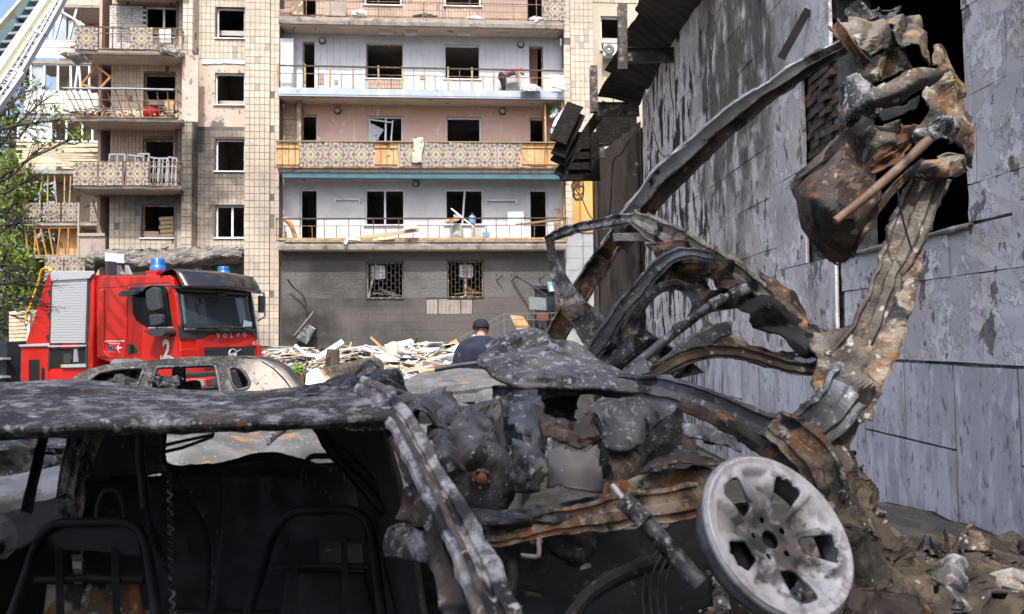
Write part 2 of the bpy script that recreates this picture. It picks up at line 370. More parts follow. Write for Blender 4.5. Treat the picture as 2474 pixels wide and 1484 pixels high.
# ---------------------------------------------------------------- concrete building along the right side
WF = Frame((4.018, 0, 0), math.atan2(1, -.024))      # x = depth along the wall, y = towards the yard
M_panel = mat('scorched_plaster_panel', (.66, .64, .645), .9, 0, [
    N_((.52, .50, .495), 1.1, .47, .53, st=(1, 1, .9), h=-.3, d=10, r=.7), N_((.78, .765, .765), 2.2, .53, .56, st=(1, 1, .9), h=.4, d=10, r=.72), N_((.62, .56, .51), 1.3, .53, .62, st=(1, 1, .9), d=10, r=.7),
    N_((.33, .30, .275), .9, .54, .64, st=(1, 1.2, .8), d=10, r=.72), N_((.22, .205, .20), 3.0, .59, .61, st=(1, 1, .6), h=-.5),
    N_((.66, .65, .67), 6, .58, .61, st=(1, 1, .7), h=.35),
    N_((.030, .029, .031), 1.6, .52, .54, st=(1, 1.5, .6), w=.2, h=-.6, at=((3.6, 17.2, 6.7), (2, 4.6, 3.0), .5), na=1.2, ns=.9),
    N_((.032, .031, .032), 1.9, .53, .55, st=(1, 1.5, .6), w=.3, h=-.6, at=((3.6, 17.0, 3.2), (2, 4.5, 2.2), .5), na=1.5, ns=.8),
    N_((.12, .105, .095), 1.5, .36, .52, st=(1, 1.3, .6), at=((3.7, 12.4, 6.2), (2, 2.2, 2.6), .5), na=1.4, ns=1.0),
    N_((.66, .66, .68), 7, .70, .73, st=(1, 1, .6)), N_((.05, .048, .05), 5.5, .66, .70, st=(1, 1, .7))],
    rnd=[((.56, .535, .54), .5, .3, .9), ((.70, .67, .67), .5, .5, 1.)], bump=(4, .35, .02, (1, 1, .8)), bump2=(22, .4, .006))
M_lower = mat('streaked_concrete_panel', (.66, .66, .68), .9, 0, [
    N_((.47, .455, .475), 1.6, .44, .60, st=(1, 1, .3)), N_((.42, .405, .425), 8, .54, .66, st=(1, 1, .25), f=.8), N_((.68, .69, .72), 6, .54, .66, st=(1, 1, .35)),
    N_((.20, .195, .21), 18, .58, .66, st=(1, 1, .35)), N_((.10, .10, .11), 46, .64, .70, st=(1, 1, .7)), N_((.24, .22, .21), 1.1, .58, .68), N_((.045, .043, .045), 9, .45, .62, st=(1, 1, .14), at=((3.7, 16.6, .8), (2, 3.2, 1.6), .5), na=1.)],
    rnd=[((.58, .55, .57), .6, .2, .9), ((.70, .71, .735), .4, .5, 1.)], bump=(26, .45, .006), bump2=(3, .4, .012))
M_mort = mat('sooty_joint', (.16, .155, .155), .95, 0, [N_((.07, .068, .067), 3, .45, .6), N_((.28, .27, .27), 4, .54, .62)])
M_brick = mat('sooty_brick', (.10, .075, .062), .92, 0, [N_((.035, .033, .032), 6, .42, .60), N_((.17, .10, .075), 9, .58, .7)], rnd=[((.15, .085, .065), .6, .4, 1.)], bump=(40, .6, .008))
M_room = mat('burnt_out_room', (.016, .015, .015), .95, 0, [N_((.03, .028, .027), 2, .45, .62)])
cb = thing('concrete_building', 'scorched pale concrete building with a burnt out window beside the wrecked cars', 'building', WF.o, WF.yaw)
OX0, OX1, OZ0, OZ1 = 6.5, 9.72, 2.57, 5.6
PIL = (8.9, 10.75)
b = MB(); X0, X1, H = -7, 20.4, 8.15
b.bx(X0, OX0, -.45, -.04, 0, H); b.bx(8.93, X1, -.45, -.045, -.8, H); b.bx(OX0, 8.93, -.45, -.04, 0, OZ0 - .01); b.bx(OX0, 8.93, -.45, -.04, OZ1, H)
b.bx(X0, X1, -9, -.45, H - .02, H + .06); b.bx(X0 - .3, X0, -9, -.04, 0, H); b.bx(X1, X1 + .3, -9, -.06, 0, H)
build('wall', b, M_mort, cb)
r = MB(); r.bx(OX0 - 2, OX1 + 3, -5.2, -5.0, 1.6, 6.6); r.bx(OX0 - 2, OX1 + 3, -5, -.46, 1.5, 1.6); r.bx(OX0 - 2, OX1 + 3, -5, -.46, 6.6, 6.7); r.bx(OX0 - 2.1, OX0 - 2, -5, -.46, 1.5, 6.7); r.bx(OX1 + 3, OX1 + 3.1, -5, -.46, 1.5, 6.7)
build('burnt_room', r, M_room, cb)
pan_mesh = {}
def wpanel(x0, x1, z0, z1, y, m, nm):
    """one slightly uneven slab of cladding, its own object"""
    w_, h_ = round(x1 - x0, 2), round(z1 - z0, 2); k = (w_, h_, m.name, rnd.randrange(3))
    if k not in pan_mesh:
        q = MB(); e = .011 if m is M_lower else .0035; n = 4; hw, hh = w_ / 2 - e, h_ / 2 - e
        def dj(i, j): return rnd.uniform(-.006, .006)
        rows = []
        for j in range(n + 1):
            rows.append([(-hw + 2 * hw * i / n + (dj(0, 0) if 0 < j < n or i in (0, n) else 0), dj(0, 0), -hh + 2 * hh * j / n + dj(0, 0) * .7) for i in range(n + 1)])
        q.grid(rows, 0, False)
        rim = [rows[0][i] for i in range(n + 1)] + [rows[j][n] for j in range(1, n + 1)] + [rows[n][i] for i in range(n - 1, -1, -1)] + [rows[j][0] for j in range(n - 1, 0, -1)]
        bk = [(p[0] * .995, p[1] - .045, p[2] * .995) for p in rim]; L = len(rim)
        q.add(rim + bk, [(i, (i + 1) % L, L + (i + 1) % L, L + i) for i in range(L)])
        pan_mesh[k] = mesh_of(q, nm, m)
    o = bpy.data.objects.new(nm, pan_mesh[k]); COL.objects.link(o); o.parent = cb
    o.location = ((x0 + x1) / 2, y + rnd.uniform(-.006, .008), (z0 + z1) / 2); o.rotation_euler = (rnd.uniform(-.006, .006), 0, rnd.uniform(-.004, .004))
    WM[o] = WM[cb]; return o
x = 2.64
while x < X1 - .1:
    x2 = min(x + .83, X1)
    for z0, z1 in ((-.7, .62), (.62, 1.37)) if rnd.random() < .3 else ((-.7, 1.37),): wpanel(x, x2, z0, z1, 0, M_lower, 'cladding_panel')
    x = x2
zz = [1.385 + .752 * i for i in range(10)]
for j in range(9):
    x = 2.64 + (.0 if j % 2 else -.42)
    while x < X1 - .12:
        x2 = min(x + .83, X1)
        inpil = x2 > PIL[0] and x < PIL[1]
        z0, z1 = zz[j], zz[j + 1]
        segs = [(x, x2)]
        if x < PIL[0] < x2 and z0 >= 1: segs = [(x, PIL[0])]
        elif x < PIL[1] < x2 and z0 >= 1: segs = [(PIL[1], x2)]
        elif inpil: segs = []
        for a, c in segs:
            if c - a < .08: continue
            if a < 8.93 and c > OX0 and z1 > OZ0 and z0 < OZ1:
                if z0 < OZ0 - .1: wpanel(a, c, z0, OZ0 - .02, 0, M_panel, 'cladding_panel')
                if a < OX0 - .1: wpanel(a, OX0, max(z0, OZ0), z1, 0, M_panel, 'cladding_panel')
                continue
            wpanel(a, c, z0, z1, 0, M_panel, 'cladding_panel')
        x = x2
# the thicker pier between the window and the panels
for k, (z0, z1) in enumerate(((1.385, 2.55), (2.55, 3.75), (3.75, 4.9), (4.9, 6.2), (6.2, 8.14))):
    wpanel(9.74 if z0 > 2.4 and z1 < 5.3 else PIL[0], PIL[1], z0, z1, .07, M_panel, 'pier_panel')
# exposed brick jamb
br = MB(); br.box((0, 0, 0), (.245, .12, .072)); brm = mesh_of(br, 'brick', M_brick); k = 0
z = 2.62
while z < 5.5:
    x = 8.95 + (.0 if k % 2 else .13)
    while x < 9.70:
        if not (x > 9.5 and rnd.random() < .35):
            o = bpy.data.objects.new('brick', brm); COL.objects.link(o); o.parent = cb; WM[o] = WM[cb]
            o.location = (x + .12, -.05 + rnd.uniform(-.035, .03), z + .037); o.rotation_euler = (rnd.uniform(-.05, .05), rnd.uniform(-.03, .03), rnd.uniform(-.05, .05))
        x += .26
    z += .083; k += 1
s_ = MB(); s_.grid([[(OX0 - .05 + i * .26, yy, OZ0 - .015 + .02 * nz((i, yy * 3, 1), 1.3)) for i in range(11)] for yy in (-.44, -.2, .03, .035)] + [[(OX0 - .05 + i * .26, .035, OZ0 - .06 + .03 * nz((i, 5, 2), 1.1)) for i in range(11)]])
build('window_sill', s_, M_mort, cb, solid=.02)
# ---------------------------------------------------------------- soot-brown wall at its far end, facing the sun a little
M_brown = mat('soot_browned_plaster', (.060, .046, .037), .85, 0, [N_((.085, .066, .052), 1.2, .45, .6, st=(1, 1, .4)), N_((.030, .027, .026), 1.4, .54, .64, st=(1, 1, .3), w=.5),
    N_((.50, .44, .36), 9, .64, .68, st=(1, 1, .5), at=((3.35, 21.2, 5.4), (.5, .8, 2.6), .4), na=.8), N_((.016, .015, .015), 1.0, .40, .6, at=((3.4, 20.6, 3.2), (.6, 1.2, 2.2), .4), na=1.2)], bump=(14, .6, .03))
fx0, fy0, fx1, fy1 = 3.50, 20.5, 2.72, 24.6
bw = thing('sooty_wall', 'low soot browned plaster wall joining the far end of the concrete building', 'wall', (fx0, fy0, 0), math.atan2(fy1 - fy0, fx1 - fx0))
L_ = math.hypot(fx1 - fx0, fy1 - fy0); rows = []
for j in range(19):
    rows.append([(L_ * i / 14, .04 * nz((i * .5, j * .4, 3), 1), 7.45 * j / 18 + (.12 * nz((i * .9, 0, 5), 1) if j == 18 else 0)) for i in range(15)])
q = MB(); q.grid(rows); build('wall_face', q, M_brown, bw)
q = MB(); q.bx(0, L_, -1.2, -.06, 0, 7.3); build('wall_core', q, M_brown, bw)
for a, wd in ((.35, .5), (L_ - .16, .3)):
    q = MB(); q.bx(a - wd / 2, a + wd / 2, .03, .12, 0, 7.2); build('pilaster', q, M_brown, bw, bevel=.02)
# ---------------------------------------------------------------- unseen apartment block behind the camera, added and sized to shade the foreground
M_occ = mat('pale_panel_block', (.42, .40, .37), .9, 0, [N_((.33, .31, .29), .5, .45, .6)])
M_glassd = mat('dark_window_glass', (.006, .007, .009), .12, 0, spec=.25)
oc = thing('added_shade_block', 'added unseen pale block behind the camera that shades the foreground', 'building', (-4, -9.2, 0))
q = MB(); q.bx(-1.6, 5.5, -9, 0, 0, 22.6); build('wall', q, M_occ, oc)
q = MB()
for k in range(8):
    for i in range(2): q.bx(-.7 + i * 3.2, .8 + i * 3.2, 0, .03, 1.2 + k * 2.8, 2.7 + k * 2.8)
o = build('window', q, M_glassd, oc); o['kind'] = 'stuff'
# ---------------------------------------------------------------- corrugated awning sheets, brackets and charred boards on the wall
M_awn = mat('sooty_corrugated_steel', (.014, .013, .012), .75, 0, [N_((.030, .024, .019), 3, .48, .64), N_((.008, .008, .008), 2, .5, .62)], bump=(30, .3, .003))
M_beam = mat('burnt_steel_beam', (.060, .050, .045), .6, .3, [N_((.20, .16, .12), 7, .52, .64), N_((.02, .02, .024), 5, .48, .6), N_((.10, .105, .12), 9, .58, .66)], bump=(50, .4, .003))
M_wood_ch = mat('charred_timber', (.010, .009, .0085), .95, 0, spec=.1, layers=[N_((.022, .018, .015), 6, .45, .62, st=(1, 1, 3)), N_((.20, .14, .085), 16, .68, .74)], bump=(40, .6, .006))
def corr(corners, label, nw=9):
    """folded sheet: corners a-b (outer edge, far..near), d-c (wall edge) as (V point, Y)"""
    a, b_, c, d = [P(*v, Y) for v, Y in corners]; g_ = (a + b_ + c + d) / 4; a, b_, c, d = [g_ + (p - g_) * 1.07 for p in (a, b_, c, d)]
    rows = []; n = (b_ - a).cross(d - a).normalized()
    for i in range(13):
        t = i / 12; l = []
        for j in range(nw * 4 + 1):
            s = j / (nw * 4); p = (a * (1 - s) + b_ * s) * (1 - t) + (d * (1 - s) + c * s) * t
            ph = (j % 4); l.append(p + n * (.016 if ph in (1, 2) else -.0) + nvec(p, 1.3, 4) * .06)
        rows.append(l)
    q = MB(); q.grid(rows, 0, False)
    solo('awning_sheet', q, M_awn, label, 'metal sheet', 'awning sheets hanging off the wall top', solid=.006)
corr([(C5(640, 62), 15.6), (C5(700, -120), 13.0), (C5(1120, -60), 13.9), (C5(880, 310), 17.6)], 'uppermost blackened corrugated awning sheet sloping off the wall top', 8)
corr([(C5(455, 425), 18.6), (C5(660, 85), 16.0), (C5(893, 305), 17.5), (C5(705, 545), 19.4)], 'middle blackened corrugated awning sheet behind the steel bracket', 9)
corr([(C5(403, 592), 20.0), (C5(490, 448), 18.9), (C5(690, 535), 19.5), (C5(652, 645), 20.4)], 'lowest and farthest blackened corrugated awning sheet', 6)
def ibeam(p, q, w, h, label, group='steel brackets of the awning'):
    b = MB(); up = Vector((0, -1, 0)) if abs((Vector(q) - Vector(p)).normalized().z) > .8 else Vector((0, 0, 1))
    p = Vector(p); q = Vector(q); t = (q - p).normalized(); x = t.cross(up).normalized(); u = x.cross(t)
    b.bar(p + u * h / 2, q + u * h / 2, w, .014, up); b.bar(p - u * h / 2, q - u * h / 2, w, .014, up); b.bar(p, q, .012, h - .016, up)
    solo('steel_bracket', b, M_beam, label, 'steel beam', group)
Yb = 16.6
ibeam(P(*C5(549, 35), Yb), P(*C5(551, 435), Yb), .20, .16, 'upright burnt steel beam hanging at the end of the upper bracket')
ibeam(P(*C5(572, 343), Yb), P(*C5(890, 343), Yb + .15), .14, .30, 'level burnt steel beam from the wall to the upper upright')
Yb = 20.0
ibeam(P(*C5(372, 412), Yb), P(*C5(376, 696), Yb), .19, .16, 'upright burnt steel beam of the lower bracket')
ibeam(P(*C5(392, 678), Yb), P(*C5(655, 678), Yb + .1), .14, .34, 'level burnt steel beam of the lower bracket')
Yb = 22.4
ibeam(P(*C5(300, 948), Yb), P(*C5(442, 935), Yb), .14, .40, 'short black steel beam behind the charred boards')
q = MB(); q.prism([P(*C5(*v), 23.9) for v in ((388, 695), (640, 660), (640, 800), (470, 900), (392, 905))], (0, .12, 0)); solo('gap_dark_sheet', q, M_wood_ch, 'added black sheet standing for the dark gap between the timber frame and the sooty wall', 'partition')  # black sheet added for the dark interior of the gap
def plank(p, q, w, t, label, m, cat='plank', group=None, up=(0, -1, .2), rag=.02, seed=0, name='plank'):
    p = Vector(p); q = Vector(q); n = 9; b = MB(); T = (q - p).normalized(); x = T.cross(Vector(up)).normalized(); y = x.cross(T); rows = []
    for i in range(n + 1):
        c = p.lerp(q, i / n); r_ = rag * (2.2 if i == n else 1)
        rows.append([c + x * (sx * w / 2 + r_ * nz((i, sx, seed), 1.7)) + y * (sy * t / 2) + T * (r_ * 2 * nz((sx * 2, sy, seed), 2) if i == n else 0) for sx, sy in ((-1, -1), (-.3, -1), (.3, -1), (1, -1), (1, 1), (-1, 1), (-1, -1))])
    b.grid(rows, 0, False); b.add(rows[0][:6], [(0, 1, 2, 3, 4, 5)]); b.add(rows[-1][:6], [(5, 4, 3, 2, 1, 0)])
    return solo(name, b, m, label, cat, group)
GB = 'charred boards of the burnt timber frame'
for k, (a, c, wd, lb) in enumerate((((150, 880), (258, 650), .62, 'topmost charred board of the burnt frame with a jagged upper end'), ((152, 965), (278, 705), .55, 'second charred board from the top of the burnt frame'),
        ((150, 1010), (270, 815), .58, 'third charred board of the burnt frame with a square end'), ((152, 1085), (455, 640), .36, 'longest charred beam rising right across the burnt frame'))):
    plank(P(*C5(*a), 19.6 + .12 * k), P(*C5(*c), 20.2 + .12 * k), wd * .72, .06, lb, M_wood_ch, 'board', GB, seed=k, name='charred_board')
for k, (y0, lb) in enumerate(((872, 'upper level charred board behind the slanted beam'), (935, 'second level charred board behind the slanted beam'), (1000, 'third level charred board behind the slanted beam'), (1075, 'lowest level charred board of the burnt frame'))):
    plank(P(*C5(160 if k == 3 else 235 - 12 * k, y0), 21.6), P(*C5(400 if k < 3 else 410, y0 - 2), 21.8), .52 if k != 3 else .45, .05, lb, M_wood_ch, 'board', GB, rag=.004, seed=9 + k, name='charred_board')
plank(P(*C5(385, 1105), 21.5), P(*C5(378, 840), 21.5), .24, .12, 'upright charred post of the burnt timber frame', M_wood_ch, 'post', GB, rag=.005, name='charred_post')
plank(P(*C5(1532, 362), 9.6), P(*C5(1700, 60), 9.4), .10, .05, 'dark slanting steel strip by the burnt out window', M_awn, 'strip', rag=.003, name='steel_strip')
M_cable = mat('black_cable', (.012, .012, .012), .6)
def cable(pts, r, label, group=None, m=None, n=6, name='cable', cat='cable'):
    q = MB(); q.tube([P(*p) for p in cr(pts, n)], r, 6); solo(name, q, m or M_cable, label, cat, group)
cable([(*C5(840, 400), 16.6), (*C5(850, 560), 16.8), (*C5(868, 700), 16.9), (*C5(870, 900), 16.9), (*C5(835, 970), 17.2), (*C5(780, 940), 18.0), (*C5(735, 780), 18.8)], .012, 'looping black cable hanging down the concrete wall')
cable([(*C5(600, 860), 20.6), (*C5(545, 950), 21.0), (*C5(500, 985), 21.4), (*C5(485, 1080), 21.6), (*C5(480, 1240), 21.6), (*C5(465, 1380), 21.8)], .02, 'thick black cable running down the sooty wall')
cable([(*C5(520, 640), 20.2), (*C5(505, 700), 20.2), (*C5(490, 560), 19.8), (*C5(485, 470), 19.4)], .012, 'thin black cable hanging below the awning sheets')
lp = []
for k in range(26):
    a = k * .9; lp.append((*C5(280 + (38 + 9 * math.sin(k * 1.7)) * math.cos(a) - (6 if k < 9 else 0), 1195 + (45 + 9 * math.cos(k * 2.3)) * math.sin(a) - (30 if k < 9 else 0)), 25.9))
cable([(*C5(300, 1080), 25.9)] + lp + [(*C5(300, 1230), 25.9), (*C5(345, 1330), 26), (*C5(395, 1385), 26)], .018, 'tangled coil of black cable hanging before the yellow wall', n=4)
# ---------------------------------------------------------------- the damaged apartment building
FF = Frame((0, 28, 0), R(4.3))
def fa(sx, sy, d): h = FF.hit(S(sx, sy), 1, d); return h.x, h.z
def fx(sx, d, sy=1000): return FF.hit(S(sx, sy), 1, d).x
def fz(sy, d, sx=1580): return FF.hit(S(sx, sy), 1, d).z
def fw(sx, sy, d): return tuple(FF.M @ FF.hit(S(sx, sy), 1, d))
st_left = soot((fw(815, 650, .9)), .93, 1.3); st_left['at'] = (fw(800, 650, .9), (1.6, 2.5, 1.75), .45)
def stain(sx, sy, d, rx, rz, f=.9, na=1.2, c=(.05, .046, .043), **k): return dict(c=c, s=1.6, lo=.15, hi=.62, at=(fw(sx, sy, d), (rx, 3, rz), .45), f=f, na=na, ns=.9, **k)
M_tile = mat('cream_facade_tile', CREAM, .55, 0, [N_((.42, .355, .28), .5, .40, .60), N_((.30, .26, .22), 2.2, .56, .70, f=.7), N_((.33, .28, .23), 6, .60, .72), stain(760, 660, .9, 1.5, 2.1, .86), stain(690, 690, .3, .9, 1.9, .6), stain(800, 560, .9, 1.0, .8, .6), stain(1000, 760, .3, .7, 1.2, .45, c=(.14, .13, .12)), N_((.30, .27, .24), 1.1, .42, .62, zr=(5.2, 1.2, 0, 1.), f=.85), stain(560, 800, 1.1, 1.6, .9, .75, c=(.16, .13, .10)), stain(590, 740, 1.1, 1.6, .5, .9)],
    rnd=[((.55, .50, .42), .6, .3, .9), ((.42, .37, .30), .6, .5, 1.), ((.25, .23, .21), .7, .93, .97)], bump=(18, .25, .004))
M_ptile = mat('pinkish_small_tile', (.44, .31, .24), .6, 0, [N_((.34, .24, .19), .7, .45, .62), stain(560, 560, 1.1, 1.5, .8, .35)], rnd=[((.50, .38, .30), .6, .3, .9), ((.36, .25, .20), .6, .5, 1.), ((.17, .17, .17), .9, .95, .97)], bump=(20, .2, .003))
M_grout = mat('grout_cement', (.165, .145, .125), .95, 0, [N_((.11, .10, .09), 2, .45, .62), stain(770, 650, .9, 1.5, 1.9)], bump=(20, .5, .008))
M_peach = mat('peach_plaster', (.49, .395, .325), .9, 0, [N_((.53, .445, .37), 1, .45, .6), N_((.19, .18, .175), 3.4, .595, .62, w=.4), N_((.25, .20, .17), 7, .62, .66), N_((.13, .125, .12), 1.3, .52, .60, at=(fw(800, 475, .9), (3, 3, .35), .5), na=1.6, ns=2)], bump=(14, .35, .01))
M_white = mat('white_wall_boarding', (.56, .59, .65), .7, 0, [N_((.50, .53, .59), 1.4, .45, .62), N_((.16, .15, .16), 5, .70, .72, st=(1, 1, .6), w=1.2), N_((.10, .10, .10), 11, .74, .76, st=(1.4, 1, .5))], bump=(6, .15, .01))
M_wbrick = mat('whitewashed_brick', (.56, .57, .60), .85, 0, [N_((.49, .50, .52), 1.3, .44, .62), N_((.20, .19, .19), 7, .69, .72, st=(1, 1, .5)), N_((.40, .36, .31), 3, .60, .72, zr=(7.0, 7.6, 0, 1))], bump=(5, .5, .03, (1, 1, 2.6)), bump2=(30, .3, .006))
M_pink = mat('pink_painted_wall', (.58, .415, .365), .85, 0, [N_((.53, .36, .30), .8, .45, .62), N_((.66, .60, .61), 3.4, .60, .62, st=(1.4, 1, .5), w=.8), N_((.56, .38, .28), 1, .3, .6, zr=(9.0, 9.8, 0, 1), f=.8)], bump=(10, .2, .01))
M_grnd = mat('dark_sooty_stone_tile', (.095, .088, .082), .8, 0, [N_((.085, .08, .077), .7, .42, .62), N_((.19, .185, .18), 20, .60, .72, st=(1, 1, .6)), stain(1330, 1060, .55, 2.2, 1.2, .9, c=(.035, .033, .033)), stain(1150, 1235, .55, 1.3, .7, .95, c=(.022, .021, .021)), stain(1470, 1270, .55, 1.5, .8, .7, c=(.04, .038, .037)), stain(1100, 1000, .55, 1., 1., .4, c=(.06, .058, .055)), N_((.36, .34, .31), 9, .70, .73)], bump=(30, .3, .006))
M_grelief = mat('sooty_relief_tile', (.118, .113, .11), .75, 0, [N_((.085, .082, .08), .8, .42, .62), stain(1330, 1060, .55, 1.6, .9, .8, c=(.04, .038, .037))], bump=(9, .7, .04, (1, 1, 1.3)))
M_gstone = mat('grey_stone_cladding', (.34, .35, .37), .7, 0, [N_((.27, .275, .29), 1, .45, .6), N_((.44, .45, .47), 16, .62, .70, st=(1, 1, .3))], bump=(20, .2, .004))
M_yel = mat('yellow_ochre_plaster', (.58, .36, .12), .85, 0, [N_((.52, .31, .10), 1, .45, .62)], bump=(20, .2, .004))
M_cplast = mat('cream_plaster', (.48, .43, .335), .85, 0, [N_((.43, .38, .29), .8, .45, .62)], bump=(20, .2, .005))
M_ceil = mat('balcony_ceiling', (.50, .43, .37), .85, 0, [N_((.43, .36, .29), 1, .45, .62), N_((.20, .17, .15), 2.5, .62, .70)], bump=(10, .3, .01))
M_slab = mat('weathered_concrete_slab', (.33, .30, .27), .9, 0, [N_((.24, .22, .20), 3, .45, .6), N_((.44, .41, .37), 9, .58, .68), N_((.12, .11, .10), 2.2, .58, .68)], bump=(16, .6, .02))
M_bluemet = mat('pale_blue_edge_trim', (.33, .39, .46), .5, 0, [N_((.42, .46, .51), 2, .45, .62), N_((.22, .2, .19), 4, .62, .7)])
M_teal = mat('teal_painted_soffit', (.06, .145, .18), .7, 0, [N_((.05, .115, .145), 2, .45, .62)])
M_rail_r = mat('rusty_railing', (.17, .10, .055), .75, .1, [N_((.30, .20, .11), 6, .48, .62), N_((.07, .045, .035), 5, .5, .64)])
M_rail_d = mat('dark_brown_handrail', (.060, .036, .032), .6, .1, [N_((.16, .09, .05), 4, .58, .68)])
M_post = mat('weathered_wood_post', (.33, .235, .13), .85, 0, [N_((.44, .33, .20), 6, .45, .62), N_((.16, .11, .07), 5, .55, .65)], bump=(30, .5, .01))
M_frame = mat('white_window_frame', (.74, .76, .80), .45, 0, [N_((.62, .63, .66), 2, .5, .65)])
M_oldfr = mat('old_brown_frame', (.24, .175, .12), .8, 0, [N_((.55, .5, .44), 5, .52, .62)])
M_dark = mat('dark_room_plaster', (.44, .41, .38), .95, 0, [N_((.28, .26, .24), .7, .45, .62)])
M_floorr = mat('dim_room_floor', (.10, .085, .07), .9)
M_ply = mat('orange_plywood', (.46, .25, .10), .7, 0, [N_((.58, .37, .18), 2, .40, .60, st=(1, 1, .3), w=1), N_((.20, .10, .045), 3, .56, .68, st=(1, 1, .6), w=1.4), N_((.30, .15, .06), 12, .58, .7, st=(1, 1, .15))])
M_metalp = mat('grey_panel_post', (.30, .29, .28), .6, .1, [N_((.2, .19, .18), 5, .5, .62)])
ab = thing('apartment_building', 'blast damaged apartment building with cream tiles and open balconies', 'building', FF.o, FF.yaw)
TILES = []
def tiles(a0, a1, z0, z1, d, tw, th, holes=(), miss=.01, kind=0, off=0):
    nx = max(1, round((a1 - a0) / tw)); tw = (a1 - a0) / nx; nzz = max(1, round((z1 - z0) / th)); th = (z1 - z0) / nzz
    for j in range(nzz):
        for i in range(nx):
            x0, x1, y0, y1 = a0 + i * tw, a0 + (i + 1) * tw, z0 + j * th, z0 + (j + 1) * th
            cut = False
            for h in holes:
                if x1 > h[0] + .01 and x0 < h[1] - .01 and y1 > h[2] + .01 and y0 < h[3] - .01:
                    if (x0 + x1) / 2 < h[0]: x1 = min(x1, h[0])
                    elif (x0 + x1) / 2 > h[1]: x0 = max(x0, h[1])
                    elif (y0 + y1) / 2 < h[2]: y1 = min(y1, h[2])
                    elif (y0 + y1) / 2 > h[3]: y0 = max(y0, h[3])
                    else: cut = True
            if cut or x1 - x0 < .03 or y1 - y0 < .03 or rnd.random() < miss: continue
            TILES.append((x0, x1, y0, y1, d, kind))
def wallrect(mb, a0, a1, z0, z1, d, holes=(), rev=.22, mi=0, rmi=None):
    """front face with rectangular openings and their reveals"""
    xs = sorted({a0, a1, *[h[0] for h in holes], *[h[1] for h in holes]}); zs = sorted({z0, z1, *[h[2] for h in holes], *[h[3] for h in holes]})
    xs = [x for x in xs if a0 - 1e-6 <= x <= a1 + 1e-6]; zs = [z for z in zs if z0 - 1e-6 <= z <= z1 + 1e-6]
    for i in range(len(xs) - 1):
        for j in range(len(zs) - 1):
            cx, cz = (xs[i] + xs[i + 1]) / 2, (zs[j] + zs[j + 1]) / 2
            if any(h[0] < cx < h[1] and h[2] < cz < h[3] for h in holes): continue
            mb.add([(xs[i], d, zs[j]), (xs[i + 1], d, zs[j]), (xs[i + 1], d, zs[j + 1]), (xs[i], d, zs[j + 1])], [(0, 1, 2, 3)], mi)
    r = mi if rmi is None else rmi
    for h in holes:
        x0, x1, y0, y1 = h[:4]; e = d + rev
        mb.add([(x0, d, y0), (x0, e, y0), (x0, e, y1), (x0, d, y1)], [(0, 1, 2, 3)], r); mb.add([(x1, d, y0), (x1, d, y1), (x1, e, y1), (x1, e, y0)], [(0, 1, 2, 3)], r)
        mb.add([(x0, d, y1), (x0, e, y1), (x1, e, y1), (x1, d, y1)], [(0, 1, 2, 3)], r); mb.add([(x0, d, y0), (x1, d, y0), (x1, e, y0), (x0, e, y0)], [(0, 1, 2, 3)], r)
def hole(s0x, s0y, s1x, s1y, d):
    a0, z1 = fa(s0x, s0y, d); a1, _ = fa(s1x, s0y, d); _, z0 = fa((s0x + s1x) / 2, s1y, d); return (a0, a1, z0, z1)
def window(h, d, m=None, mull=None, sash=0, tilt=0, label=None, wdt=.06, sill=True, name='window'):
    m = m or M_frame; q = MB(); x0, x1, y0, y1 = h; e = d + .13; t = wdt
    q.bx(x0, x0 + t, e, e + .07, y0, y1); q.bx(x1 - t, x1, e, e + .07, y0, y1); q.bx(x0 + t, x1 - t, e, e + .07, y1 - t, y1); q.bx(x0 + t, x1 - t, e, e + .07, y0, y0 + t)
    if mull: q.bar((x0 + (x1 - x0) * mull[0], e + .03, y0 + t), (x0 + (x1 - x0) * mull[1], e + .03, y1 - t), .07, .06)
    o = build(name, q, m, ab)
    if label: o['label'] = label
    if sill:
        s = MB(); s.bx(x0 - .05, x1 + .05, d - .07, d + .13, y0 - .035, y0 + .004); build('sill', s, M_frame, o)
    return o
ZB = fz(945, .5)                     # soffit level over the ground floor
ZT = 17.2
# --- central bay: back walls, storey by storey
BD = .95; aL, aR = fx(1046, .1), fx(2124, .1)
z_s1 = (fz(97, 0), fz(72, 0)); z_s2 = (fz(367, 0), fz(343, 0)); z_s3 = (fz(648, 0), fz(630, 0)); z_s4 = (fz(936, 0), fz(908, 0))
H_W0 = [hole(1365, -120, 1505, 20, BD), hole(1665, -120, 1802, 24, BD), hole(1135, -120, 1183, 95, BD), hole(1978, -120, 2030, 105, BD)]
H_W1 = [hole(1135, 157, 1183, 400, BD), hole(1373, 163, 1510, 296, BD), hole(1665, 166, 1800, 298, BD), hole(1982, 174, 2036, 400, BD)]
H_W2 = [hole(1130, 430, 1188, 700, BD), hole(1376, 434, 1510, 570, BD), hole(1671, 438, 1804, 570, BD), hole(1985, 443, 2041, 700, BD)]
H_W3 = [hole(1124, 709, 1190, 960, BD), hole(1368, 709, 1517, 846, BD), hole(1668, 709, 1812, 843, BD), hole(1985, 711, 2052, 960, BD)]
def clampz(hs, z0): return [(a, b_, max(z0, c), d) for a, b_, c, d in hs]
H_W0 = clampz(H_W0, z_s1[1]); H_W1 = clampz(H_W1, z_s2[1]); H_W2 = clampz(H_W2, z_s3[1]); H_W3 = clampz(H_W3, z_s4[1])
q = MB(); wallrect(q, aL - .1, aR + .2, z_s1[1], ZT, BD, H_W0); tiles(aL, aR, z_s1[1], ZT, BD, .115, .235, H_W0, .015, 1); build('upper_balcony_wall', q, M_grout, ab)
q = MB(); wallrect(q, aL - .1, aR + .2, z_s2[1], z_s1[0], BD, H_W1); build('white_balcony_wall', q, M_white, ab)
